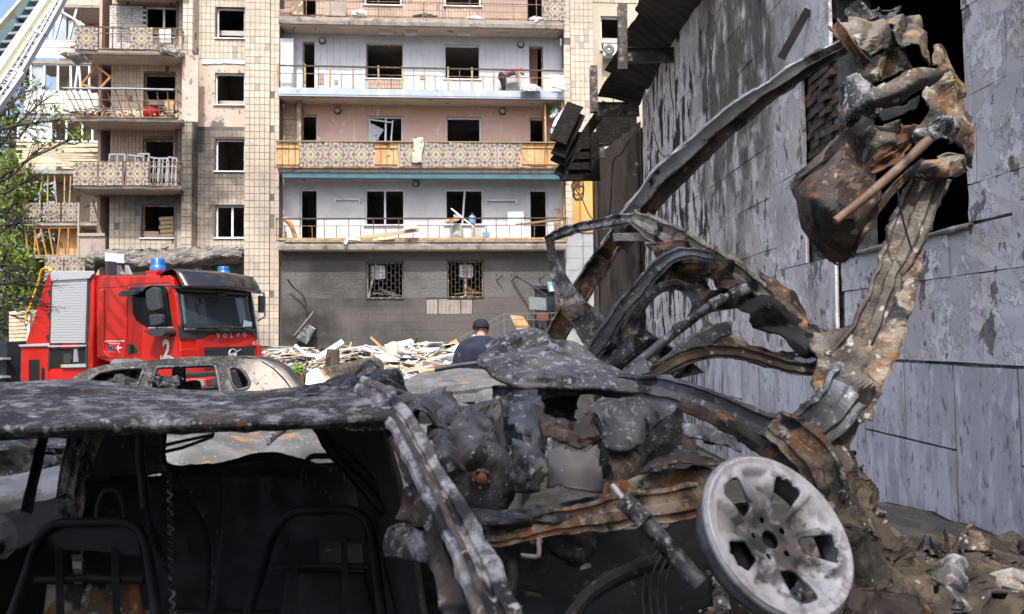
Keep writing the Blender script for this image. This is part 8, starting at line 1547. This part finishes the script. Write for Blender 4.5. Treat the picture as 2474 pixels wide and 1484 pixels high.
acbox('small teal air conditioner half hidden by the torn car plate', ((2052, 1060), (2098, 1052), (2104, 1090), (2060, 1095)), -.3, .3, mat('teal_casing', (.16, .36, .42), .5, 0, [N_((.5, .55, .52), 4, .5, .55)]), False)
for sx, sy in ((1862, 1025), (1918, 1025), (2022, 1022)): q = MB(); p = Vector(fw(sx, sy, .52)); q.bar(p, p + Vector((0, 0, -.28)), .03, .03); q.bar(p + Vector((0, -.01, -.28)), p + Vector((.25, -.3, -.1)), .03, .03); solo('wall_bracket', q, M_beam, {1862: 'left empty steel bracket on the relief tiled wall', 1918: 'middle steel bracket on the relief tiled wall holding the bent arm', 2022: 'right steel bracket on the relief tiled wall beside the torn car plate'}[sx], 'bracket', 'steel brackets on the dark wall')
AZ = lambda x, y: (2050 + x / 3.71, y / 3.71)
t = thing('air_conditioner', 'white air conditioner with a round fan below the set back window', 'air conditioner', fw(2290, 224, .8)); c4 = [Vector(fw(*AZ(*p), .85)) for p in ((795, 612), (992, 620), (985, 775), (788, 768))]
q = MB(); q.prism(c4, (0, .32, 0)); build('casing', q, M_frame, t, world=True, bevel=.02, recalc=True)
q = MB(); p = Vector(fw(*AZ(866, 692), .84)); q.lathe([(0, .0), (.06, .0), (.065, -.01), (.2, -.01), (.22, .01)], p, (0, 1, 0), 20); build('fan_grille', q, mat('dark_fan', (.13, .13, .13), .6), t, world=True); q = MB(); q.lathe([(0, -.025), (.05, -.02), (.055, 0)], p, (0, 1, 0), 14); build('fan_hub', q, M_wht, t, world=True)
for x in (800, 940): q = MB(); q.bar(Vector(fw(*AZ(x, 775), .8)), Vector(fw(*AZ(x - 20, 850), 1.25)), .03, .03); build('bracket', q, M_siding, t, world=True)
# ---------------------------------------------------------------- things on the balconies
def fbox(s0, s1, d0, d1, m, name, label, cat, bev=.0, group=None):
    a0, z1 = fa(*s0, d0); a1, z0 = fa(*s1, d0); q = MB(); q.bx(a0, a1, d0, d1, z0, z1); q.v = [tuple(FF.M @ Vector(v)) for v in q.v]; return solo(name, q, m, label, cat, group, bevel=bev)
zf4 = z_s4[1] + .01
def flathe(prof, sx, d, z0, m, name, label, cat, n=18):
    a = fx(sx, d); p = FF.w(a, d, z0); q = MB(); q.lathe(prof, p, (0, 0, 1), n); return solo(name, q, m, label, cat)
h_ = fz(842, .6, 1713) - zf4
flathe([(0, 0), (.19, 0), (.20, .05), (.20, h_ * .30), (.205, h_ * .32), (.20, h_ * .35), (.20, h_ * .82), (.17, h_ * .93), (.14, h_), (0, h_)], 1713, .6, zf4, mat('pale_green_plastic', (.46, .49, .43), .5), 'plastic_barrel', 'pale green plastic barrel standing under the right window of the whitewashed balcony', 'barrel')
M_bot = mat('blue_water_bottle', (.18, .34, .52), .15, 0, spec=.6)
def bottle(sx, sy, d, z0, label):
    hh = fz(sy, d, sx) - z0; flathe([(0, 0), (.13, 0), (.135, .03), (.13, hh * .25), (.137, hh * .3), (.13, hh * .35), (.135, hh * .6), (.12, hh * .72), (.05, hh * .84), (.03, hh * .88), (.03, hh), (0, hh)], sx, d, z0, M_bot, 'water_bottle', label, 'water bottle', 16)
bottle(1824, 857, .6, zf4 + .08, 'large blue water bottle in a black basin on the whitewashed balcony floor'); flathe([(0, 0), (.13, 0), (.16, .10), (.15, .10), (.12, .02)], 1826, .6, zf4, M_dgrey, 'basin', 'small black basin under the blue water bottle', 'basin')
bottle(1772, 800, .93, H_W3[2][2] + .02, 'blue water bottle standing on the sill of the right whitewashed balcony window')
rdx = thing('oil_radiator', 'beige ribbed oil radiator beside the plastic barrel', 'radiator', FF.w(fx(1788, .6), .6, zf4), FF.yaw)
for k in range(7): q = MB(); x = -.16 + k * .053; hh = fz(856, .6, 1788) - zf4; q.bx(x - .02, x + .02, -.08, .08, .06, hh); build('fin', q, mat('beige_enamel', (.50, .47, .40), .5) if k == 0 else bpy.data.materials['beige_enamel'], rdx, bevel=.012)
fbox((1903, 793), (1965, 903), .78, .82, M_frame, 'white_door', 'white door leaf leaning on the whitewashed wall beside the right doorway', 'door', .008)
fbox((2079, 784), (2104, 870), .8, .84, M_oldfr, 'brown_door_leaf', 'narrow brown door leaf at the right end of the whitewashed balcony', 'door')
def fstick(a, c, da, dc, w_, t, m, name, label, cat, group=None): q = MB(); q.bar(Vector(fw(*a, da)), Vector(fw(*c, dc)), w_, t, up=(0, -1, .3)); return solo(name, q, m, label, cat, group)
fstick((1932, 844), (2118, 823), .2, .1, .08, .03, M_dc, 'wooden_plank', 'raw plank slanting across the right end of the whitewashed balcony railing', 'plank')
fstick((1692, 783), (1779, 854), .7, .3, .05, .03, M_frame, 'white_strip', 'white strip leaning through the right whitewashed balcony window', 'strip')
fstick((1330, 897), (1572, 862), .05, -.15, .12, .035, M_dc, 'wooden_plank', 'long raw plank poking out over the whitewashed balcony edge', 'plank'); fstick((1400, 900), (1480, 893), -.02, -.1, .09, .05, M_dc, 'wooden_plank', 'short raw plank under the poking plank on the balcony edge', 'plank')
q = MB(); sheet(q, [[(*S(1518, 845), 27.5), (*S(1535, 838), 27.5), (*S(1558, 832), 27.5)], [(*S(1512, 868), 27.4), (*S(1540, 860), 27.4), (*S(1570, 858), 27.4)]], 5, 4, .06, 6, 3, rag=.03); solo('torn_white_board', q, M_frame, 'torn white board resting on the end of the poking plank', 'board', solid=.03)
q = MB(); q.prism([fw(*v, -.08) for v in ((1300, 893), (1350, 895), (1352, 903), (1305, 900))], (0, .3, 0)); q.prism([fw(*v, -.09) for v in ((1300, 893), (1307, 900), (1298, 918), (1288, 912))], (0, .28, 0)); solo('white_angle_piece', q, M_frame, 'white angled cover lying on the whitewashed balcony edge', 'board')
q = MB(); q.tube([fw(*v, .35) for v in cr([(1066, 823), (1085, 838), (1098, 862), (1112, 905)], 5)], .075, 8); solo('curved_board', q, M_orange, 'curved brown board leaning at the left end of the whitewashed balcony', 'board')
flathe([(0, 0), (.09, 0), (.09, .3), (.075, .34), (.085, .40), (.06, .46), (0, .46)], 1066, .4, zf4, mat('steel_flask', (.35, .37, .40), .3, .6), 'thermos_flask', 'steel thermos flask at the left end of the whitewashed balcony', 'flask', 12)
q = MB(); sheet(q, [[(*S(1663, 810), 28.3), (*S(1690, 822), 28.2), (*S(1725, 812), 28.3)], [(*S(1668, 835), 28.1), (*S(1695, 838), 28.0), (*S(1722, 830), 28.1)]], 4, 4, .12, 5, 4); solo('cardboard_box', q, mat('cardboard', (.36, .25, .15), .9), 'crushed cardboard box on the right whitewashed balcony window sill', 'box', solid=.01)
fbox((1700, 805), (1728, 822), .9, .93, M_wht, 'white_carton', 'small white carton tilted in the right whitewashed balcony window', 'carton')
# shaggy rug over the mosaic balcony
q = MB(); q.grid([[Vector(fw(1546 + 40 * i / 9 + 5 * math.sin(j * .5), 519 + 96 * j / 12 - 4 * (i % 2), -.10)) + Vector((0, .05 * nz((i * .5, j * .4, 3), 1), 0)) for i in range(10)] for j in range(13)])
solo('shaggy_rug', q, mat('shaggy_wool', (.62, .57, .48), .95, 0, [N_((.10, .09, .085), 2.6, .53, .57, st=(1, 1, 1.3), w=1)], bump=(60, .9, .04)), 'white and black shaggy rug hung over the mosaic balcony rail', 'rug', solid=.05)
# cupboard clutter, right end of the pink balcony
M_pap = mat('book_paper', (.50, .45, .38), .8, rnd=[((.30, .15, .12), .8, .5, .8), ((.62, .60, .56), .8, .8, 1)]); M_wbag = mat('white_plastic_bag', (.66, .66, .68), .5); M_gbag = mat('green_bag', (.03, .24, .13), .5)
for k in range(6): fbox((2078 + k * 1.5, 388 + 5 * k), (2104 + k, 392 + 5 * k), .45, .7, M_pap, 'book', 'thin book in the stack at the top of the right pink balcony cupboard', 'book', group='books in the right cupboard')
for (c, m, nm, lb, ct) in ((((2062, 420), (2078, 395), (2084, 402), (2068, 440)), M_gbag, 'green_bag', 'dark green bag wedged beside the books', 'bag'), (((2058, 440), (2085, 408), (2096, 424), (2066, 445)), M_wbag, 'white_bag', 'white plastic bag under the green bag', 'bag'), (((2056, 490), (2082, 478), (2068, 500), (2058, 508)), M_gbag, 'green_cloth', 'green cloth low in the right cupboard', 'cloth')):
    q = MB(); ps = [(*S(*p), 28.4) for p in c]; sheet(q, [[ps[0], ps[1]], [ps[3], ps[2]]], 6, 6, .10, 5, 7, crease=.4); solo(nm, q, m, lb, ct, solid=.04)
q = MB(); sheet(q, [[(*S(2085, 440), 28.1), (*S(2102, 420), 28.0), (*S(2116, 404), 28.0)], [(*S(2072, 470), 28.1), (*S(2095, 455), 28.0), (*S(2114, 440), 28.0)], [(*S(2070, 478), 28.1), (*S(2092, 474), 28.0), (*S(2112, 476), 28.0)]], 5, 5, .04, 4, 3); solo('curled_white_sheet', q, mat('pale_sheet', (.50, .56, .60), .6), 'large curled pale sheet hanging out of the right cupboard', 'sheet', solid=.02)
q = MB(); sheet(q, [[(*S(2066, 482), 28.2), (*S(2108, 484), 28.0)], [(*S(2064, 502), 28.2), (*S(2104, 508), 28.0)]], 6, 4, .04, 4, 9); solo('white_shelf_board', q, mat('pale_sheet2', (.52, .56, .60), .6), 'pale board below the curled sheet in the right cupboard', 'board', solid=.03)
# third row from above: rag pile and bags next to the bending man
q = MB(); sheet(q, [[(*S(1955, 316), 28.1), (*S(1985, 314), 28.2), (*S(2022, 330), 28.2)], [(*S(1950, 330), 27.8), (*S(1990, 326), 27.7), (*S(2030, 336), 27.8)], [(*S(1945, 344), 27.7), (*S(1990, 345), 27.6), (*S(2030, 344), 27.7)]], 6, 6, .08, 6, 6, crease=.6); solo('grey_rag_pile', q, mat('grey_rag', (.33, .33, .36), .9), 'crumpled grey rag pile beside the man bending on the white balcony', 'cloth')
q = MB(); sheet(q, [[(*S(2066, 292), 28.2), (*S(2095, 292), 28.2)], [(*S(2070, 330), 28.0), (*S(2092, 330), 28.0)]], 5, 5, .05, 5, 4, crease=.3); solo('white_sack', q, M_wbag, 'white sack at the right end of the white balcony', 'sack', solid=.05)
q = MB(); sheet(q, [[(*S(2096, 290), 28.1), (*S(2112, 285), 28.1)], [(*S(2090, 335), 27.9), (*S(2120, 338), 27.8)]], 5, 5, .06, 5, 8); solo('white_sheeting', q, M_frame, 'sunlit white sheeting at the right corner of the white balcony', 'sheet', solid=.02)
q = MB(); h = H_W1[3]; n = 16
q.grid([[(h[0] + .02 + (h[1] - h[0]) * .62 * i / n, BD + .16 + .05 * math.sin(i * 1.7) , h[3] - .06 - (h[3] - h[2]) * j / 8) for i in range(n + 1)] for j in range(9)]); o = build('door_curtain', q, mat('brown_curtain', (.20, .10, .085), .9), ab)
# top balcony clutter
fbox((1217, 4), (1297, 60), .7, .73, M_greyw, 'brown_board', 'large brown board leaning on the pink tiled top balcony wall', 'board'); fbox((1092, -60), (1135, 55), .6, .9, M_oldfr, 'brown_wardrobe', 'brown wardrobe beside the left door of the top balcony', 'wardrobe')
for k, (sx, sy, w_, hh, m, lb) in enumerate(((1350, 38, 52, 22, M_dw, 'white bundle of cloth on the top balcony edge'), (1352, 50, 46, 14, M_pap, 'pale box under the white bundle on the top balcony'), (1595, 54, 85, 12, M_dd, 'black bags and colourful scraps at the middle of the top balcony'), (1780, 62, 70, 16, M_wbag, 'white sack lying on the right half of the top balcony edge'), (2010, 62, 50, 26, M_dg, 'grey rags beside the top right doorway'))):
    q = MB(); Y = 28.2; sheet(q, [[(*S(sx - w_ / 2, sy + 6), Y + .3), (*S(sx, sy), Y + .3), (*S(sx + w_ / 2, sy + 8), Y + .3)], [(*S(sx - w_ / 2 - 3, sy + hh * .5), Y), (*S(sx, sy + hh * .3), Y - .1), (*S(sx + w_ / 2 + 3, sy + hh * .6), Y)], [(*S(sx - w_ / 2 - 3, sy + hh), Y), (*S(sx, sy + hh), Y - .1), (*S(sx + w_ / 2 + 3, sy + hh), Y)]], 5, 5, .09, 6, k, crease=.5); solo('clutter_bundle', q, m, lb, 'bundle')
for k in range(5): fbox((1050, 36 + 5 * k), (1088, 39.6 + 5 * k), .45, .7, M_pap, 'book', 'book in the stack at the left end of the top balcony', 'book', group='books at the left of the top balcony')
# ceiling tiles hanging under the top balcony
for k, (c0, y0, c1, y1, tl) in enumerate(((860, 212, 965, 270, .05), (1064, 212, 1162, 278, -.05), (1468, 206, 1568, 272, .12), (1775, 222, 1872, 262, .05), (1962, 212, 2042, 258, .4), (2168, 226, 2268, 270, -.08))):
    a = [fw(1000 + c0 * .4852, y0 * .4852, .35), fw(1000 + c1 * .4852, (y0 + 14 * tl * 4) * .4852, .35), fw(1000 + (c1 + 4) * .4852, (y1 + 14 * tl * 4) * .4852, .42), fw(1000 + (c0 + 8) * .4852, y1 * .4852, .42)]
    q = MB(); q.prism(a, (0, .02, 0)); o = solo('ceiling_tile', q, M_dw, 'loose white ceiling tile hanging under the top balcony', 'ceiling tile', 'ceiling tiles hanging under the top balcony')
for k, (c0, y0, c1, y1) in enumerate(((940, 205, 1060, 222), (1465, 180, 1540, 232), (1315, 212, 1440, 250), (1650, 220, 1780, 232), (232, 190, 200, 248), (380, 190, 374, 236))): fstick((1000 + c0 * .4852, y0 * .4852), (1000 + c1 * .4852, y1 * .4852), .3, .4, .025, .02, M_dd, 'ceiling_batten', 'dark batten dangling from the top balcony soffit', 'batten', 'battens dangling under the top balcony')
# left stack: rolled mattresses, old window frames, heap with red basin
for k in range(5):
    sy = 823 + 16 * k; p = Vector(fw(603 if k % 2 else 598, sy, 1.25)); e = Vector(fw(652, sy - 3, 1.25)); q = MB(); q.tube([p.lerp(e, i / 8) for i in range(9)], [.075 + .007 * (i % 2) for i in range(9)], 12); solo('rolled_mattress', q, mat('striped_mattress', (.52, .42, .28), .9, 0, [dict(k='w', c=(.34, .25, .14), s=5, lo=.4, hi=.6, w=0)]) if k == 0 else bpy.data.materials['striped_mattress'], ['topmost', 'second', 'middle', 'fourth', 'lowest'][k] + ' rolled striped mattress stacked in the lowest left window', 'mattress', 'rolled mattresses in the window')
fbox((541, 868), (594, 891), 1.2, 1.4, mat('printed_carton', (.44, .32, .25), .8), 'printed_box', 'printed cardboard box on the sill beside the rolled mattresses', 'box')
M_oldw = mat('old_pale_blue_paint', (.27, .30, .33), .7, 0, [N_((.18, .19, .20), 4, .5, .62)])
for k, (x0, x1, y0, y1, ln) in enumerate(((412, 470, 580, 696, .1), (478, 540, 582, 696, -.05), (520, 560, 578, 696, .0), (556, 600, 590, 697, .06), (596, 628, 595, 697, .12), (632, 664, 590, 697, .2))):
    d = .35 + .05 * k; a = [Vector(fw(x0, y0, d)), Vector(fw(x1, y0 + 6 * (k % 2), d)), Vector(fw(x1 - 6, y1, d - ln)), Vector(fw(x0 - 4, y1, d - ln))]; t = thing('old_window_frame', ['leftmost', 'second', 'third', 'fourth', 'fifth', 'rightmost'][k] + ' old pale window frame stacked on the mosaic balcony of the left stack', 'window frame', a[3], 0, 'old window frames on the left balcony')
    for i in range(4): q = MB(); q.bar(a[i], a[(i + 1) % 4], .055, .05, up=(0, -1, 0)); build('frame_bar', q, M_oldw, t, world=True)
    q = MB(); q.bar(a[0].lerp(a[1], .5), a[3].lerp(a[2], .5), .04, .04, up=(0, -1, 0)); q.bar(a[0].lerp(a[3], .3), a[1].lerp(a[2], .3), .035, .04, up=(0, -1, 0)); build('glazing_bar', q, M_oldw, t, world=True)
q = MB()
for k in range(110): a_ = fx(rd.uniform(285, 660), .5); q.box((a_, rd.uniform(.1, .8), zsB[1] + .04 + .42 * rd.random() ** 2), (rd.uniform(.1, .6), rd.uniform(.03, .10), rd.uniform(.01, .04)), Matrix.Rotation(rd.uniform(0, 3.1), 3, 'Z') @ Matrix.Rotation(rd.gauss(0, .5), 3, 'Y'), rd.choice((0, 1, 1, 2, 3)))
q.v = [tuple(FF.M @ Vector(v)) for v in q.v]; solo('balcony_rubble', q, [M_dw, M_dc, M_dg, M_dd], 'splintered rubble filling the bent balcony of the left stack', 'rubble', kind='stuff')
q = MB(); p = FF.w(fx(563, .4), .35, zsB[1] + .12); q.lathe([(0, 0), (.24, 0), (.28, .08), (.27, .25), (.2, .36), (0, .38)], p, (.2, -.3, 1), 18); solo('red_basin', q, mat('red_plastic', (.50, .01, .015), .35), 'bright red basin in the rubble of the bent left balcony', 'basin')
fbox((618, 375), (650, 432), .3, .34, M_dc, 'wooden_board', 'pale wooden panel standing at the right of the bent left balcony', 'panel')
q = MB(); q.bar(Vector(fw(240, 332, -.2)), Vector(fw(452, 334, -.2)), .14, .04); q.bar(Vector(fw(450, 333, -.2)), Vector(fw(650, 338, -.2)), .14, .035); solo('white_rail_cover', q, M_bluemet, 'long pale cover strip lying on the bent left balcony rail', 'strip')
fbox((598, 110), (640, 160), .2, .25, M_frame, 'white_board', 'white boards stacked at the right of the top left balcony', 'board')
q = MB(); sheet(q, [[(*S(585, 178), 27.4), (*S(620, 172), 27.3), (*S(670, 176), 27.3)], [(*S(590, 195), 27.1), (*S(625, 190), 27.0), (*S(675, 196), 27.0)], [(*S(610, 205), 27.1), (*S(640, 206), 27.0), (*S(680, 222), 27.0)]], 6, 5, .10, 5, 3, rag=.05, crease=.7); solo('torn_metal_sheet', q, M_fin, 'torn grey sheet drooping off the right end of the top left balcony', 'metal sheet', solid=.015)
# ---------------------------------------------------------------- people
M_skin = mat('skin', (.48, .27, .19), .55, 0, [N_((.42, .22, .15), 20, .45, .62)]); M_navyc = mat('navy_cloth', (.014, .018, .036), .9, 0, [N_((.020, .025, .046), 5, .45, .6)], bump=(14, .5, .02)); M_cap = mat('dark_navy_cap', (.010, .013, .022), .85); M_hair = mat('cropped_hair', (.09, .065, .05), .8)
def blob(nm, parts, m, par, vox=.012, smooth=4):
    q = MB()
    for pts, rr_ in parts:
        L = cr([tuple(p) + (r,) for p, r in zip(pts, rr_)], 4); q.tube([l[:3] for l in L], [l[3] for l in L], 12)
        for l in (L[0], L[-1]): q.lathe([(l[3] * math.sin(t * PI / 6), -l[3] * math.cos(t * PI / 6)) for t in range(7)], l[:3], (0, 0, 1), 12)
    o = build(nm, q, m, par, world=True); o.modifiers.new('r', 'REMESH').voxel_size = vox; s = o.modifiers.new('s', 'SMOOTH'); s.factor = .5; s.iterations = smooth
    r = o.modifiers['r']; r.mode = 'VOXEL'; r.use_smooth_shade = True; return o
mx, my = P(1160, 821, 9.3).x, 9.3
def hand(parts, w_, d, side, s=1.):
    """palm with four bent fingers and a thumb"""
    d = Vector(d).normalized(); u = d.cross(Vector((0, 1, .1))).normalized(); parts.append(([w_, w_ + d * .05 * s, w_ + d * .09 * s], [.028 * s, .038 * s, .034 * s]))
    for i, L in enumerate((.062, .072, .068, .055)):
        b0 = w_ + d * .085 * s + u * (i - 1.5) * .020 * s; b1 = b0 + d * L * .5 * s + Vector((0, .012, 0)) * s; parts.append(([b0, b1, b1 + d * L * .45 * s + Vector((0, .022, 0)) * s], [.0105 * s, .0095 * s, .008 * s]))
    b0 = w_ + d * .03 * s - u * .030 * s * side; parts.append(([b0, b0 - u * .025 * s * side + d * .02 * s, b0 - u * .030 * s * side + d * .055 * s], [.013 * s, .011 * s, .009 * s]))
V3 = lambda x, y, z: Vector((mx + x, my + y + (.10 if z > 1.57 else .03 if z > 1.5 else 0), z + .15 - (.07 if z > 1.57 else .03 if z > 1.5 else 0)))
man = thing('person', 'man in a navy polo shirt and dark cap seen from behind among the rubble', 'person', (mx, my, .15))
body = [([V3(0, .05, 1.45), V3(0, .055, 1.52), V3(0, .075, 1.60)], [.062, .060, .066]), ([V3(0, .085, 1.60), V3(0, .075, 1.68), V3(0, .08, 1.735)], [.070, .083, .072]), ([V3(0, .14, 1.60), V3(0, .15, 1.66)], [.045, .05]), ([V3(0, .205, 1.635), V3(0, .222, 1.625)], [.012, .014])]
for sx in (-1, 1): body += [([V3(.082 * sx, .085, 1.675), V3(.088 * sx, .075, 1.64)], [.014, .012]), ([V3(.05 * sx, .16, 1.665), V3(.05 * sx, .165, 1.662)], [.012, .01])]
for sx in (-1, 1):
    el = V3(.285 * sx, .0, 1.13); wr_ = V3(.15 * sx, .24, 1.07); body.append(([V3(.235 * sx, .02, 1.36), el.lerp(V3(.235 * sx, .02, 1.36), .45), el], [.05, .048, .042])); body.append(([el, el.lerp(wr_, .4), wr_], [.044, .042, .028])); hand(body, wr_, (-.5 * sx, .8, .1), sx)
blob('body', body, M_skin, man)
sh = [([V3(0, .03, .96), V3(0, .03, 1.08), V3(0, .02, 1.22), V3(0, .015, 1.36), V3(0, .03, 1.45)], [.155, .15, .16, .155, .085]), ([V3(-.10, .03, .96), V3(-.105, .03, 1.1), V3(-.125, .02, 1.25), V3(-.12, .02, 1.36)], [.11, .115, .115, .10]), ([V3(.10, .03, .96), V3(.105, .03, 1.1), V3(.125, .02, 1.25), V3(.12, .02, 1.36)], [.11, .115, .115, .10]), ([V3(-.20, .02, 1.405), V3(-.08, .03, 1.46), V3(.08, .03, 1.46), V3(.20, .02, 1.405)], [.066, .066, .066, .066])]
for sx in (-1, 1): sh.append(([V3(.195 * sx, .02, 1.40), V3(.245 * sx, .015, 1.33), V3(.268 * sx, .005, 1.22)], [.072, .068, .070]))
blob('shirt', sh, M_navyc, man, .013, 3)
blob('collar', [([V3(-.06, .04, 1.475), V3(0, -.02, 1.485), V3(.06, .04, 1.475)], [.020, .022, .020])], M_navyc, man, .008, 2)
tr_ = [([V3(0, .03, .99), V3(0, .02, .86)], [.16, .15])]
for sx in (-1, 1): tr_.append(([V3(.085 * sx, .02, .95), V3(.095 * sx, .02, .72), V3(.10 * sx, .03, .50), V3(.105 * sx, .02, .08)], [.125, .098, .076, .062]))
blob('trousers', tr_, M_navyc, man, .015)
for sx in (-1, 1): blob('shoe', [([V3(.105 * sx, -.04, .045), V3(.11 * sx, .08, .045), V3(.12 * sx, .18, .04)], [.045, .048, .038])], M_cap, man, .01)
q = MB(); c = V3(0, .078, 1.705); q.lathe([(.098, -.028), (.100, .0), (.096, .035), (.080, .07), (.045, .092), (0, .098)], c, (0, .12, 1), 24); q.grid([[c + Vector((.075 * math.sin(t) * (1 if j == 0 else .9), .085 + .09 * j * math.cos(t * .9), -.015 - .03 * j)) for t in (-1.2, -.8, -.4, 0, .4, .8, 1.2)] for j in (0, 1)]); build('cap', q, M_cap, man, world=True, solid=.006)
q = MB(); q.tube([c + Vector((.101 * math.cos(t), .101 * math.sin(t), -.026)) for t in [PI * 1.2 + .1 * i for i in range(7)]], .009, 6); build('cap_strap', q, M_cap, man, world=True)
q = MB(); p = V3(-.262, -.055, 1.31); q.lathe([(0, -.006), (.022, -.004), (.026, 0)], p, (-.6, -.8, 0), 14); build('sleeve_badge', q, mat('badge_gold', (.30, .24, .12), .6), man, world=True)
# the man bending on the white balcony
by = .55; B3 = lambda sx, sy, d=by: Vector(fw(sx, sy, d))
bp = thing('person', 'man in a mauve shirt bending down on the white balcony', 'person', B3(1898, 352)); zs_ = z_s2[1]
def floorp(sx, d): p = FF.w(fx(sx, d, 340), d, zs_); return p
hip = B3(1884, 285); shd = B3(1938, 266); hd = B3(1952, 268); fl_ = floorp(1900, by); fr2 = floorp(1890, by + .12)
bb = [([shd, shd.lerp(hd, .5), hd], [.055, .055, .06]), ([hd + Vector((.0, 0, .02)), hd + Vector((.05, -.02, -.04)), hd + Vector((.08, -.02, -.09))], [.09, .095, .08])]
for dd in (-.12, .14): e = B3(1940, 297, by + dd); w2 = B3(1947, 322, by + dd); bb += [([shd + Vector((0, dd, -.05)), e], [.05, .042]), ([e, w2], [.042, .03])]; hand(bb, w2, (.05, .1, -1), 1 if dd > 0 else -1)
blob('body', bb, M_skin, bp)
blob('shirt', [([hip + Vector((.03, 0, .02)), hip.lerp(shd, .5) + Vector((0, 0, .05)), shd], [.15, .165, .15]), ([shd + Vector((-.05, -.1, 0)), B3(1939, 285, by - .12)], [.085, .06]), ([shd + Vector((-.05, .1, 0)), B3(1939, 285, by + .14)], [.085, .06])], mat('mauve_cloth', (.24, .15, .19), .9, bump=(14, .5, .02)), bp)
blob('trousers', [([hip, hip + Vector((-.02, 0, -.05))], [.16, .15]), ([hip + Vector((0, -.08, -.08)), hip.lerp(fl_, .5) + Vector((-.04, -.08, 0)), fl_ + Vector((-.05, -.08, .08))], [.125, .09, .06]), ([hip + Vector((0, .08, -.08)), hip.lerp(fr2, .5) + Vector((.05, .05, 0)), fr2 + Vector((0, .08, .08))], [.125, .09, .06])], mat('dark_trouser_cloth', (.018, .02, .03), .9), bp)
for f in (fl_ + Vector((0, -.08, 0)), fr2 + Vector((.05, .08, 0))): blob('shoe', [([f + Vector((-.06, 0, .045)), f + Vector((.1, 0, .04))], [.045, .038])], M_cap, bp, .012)
blob('hair', [([hd + Vector((0, 0, .04)), hd + Vector((.06, -.01, .0))], [.085, .088])], M_hair, bp)
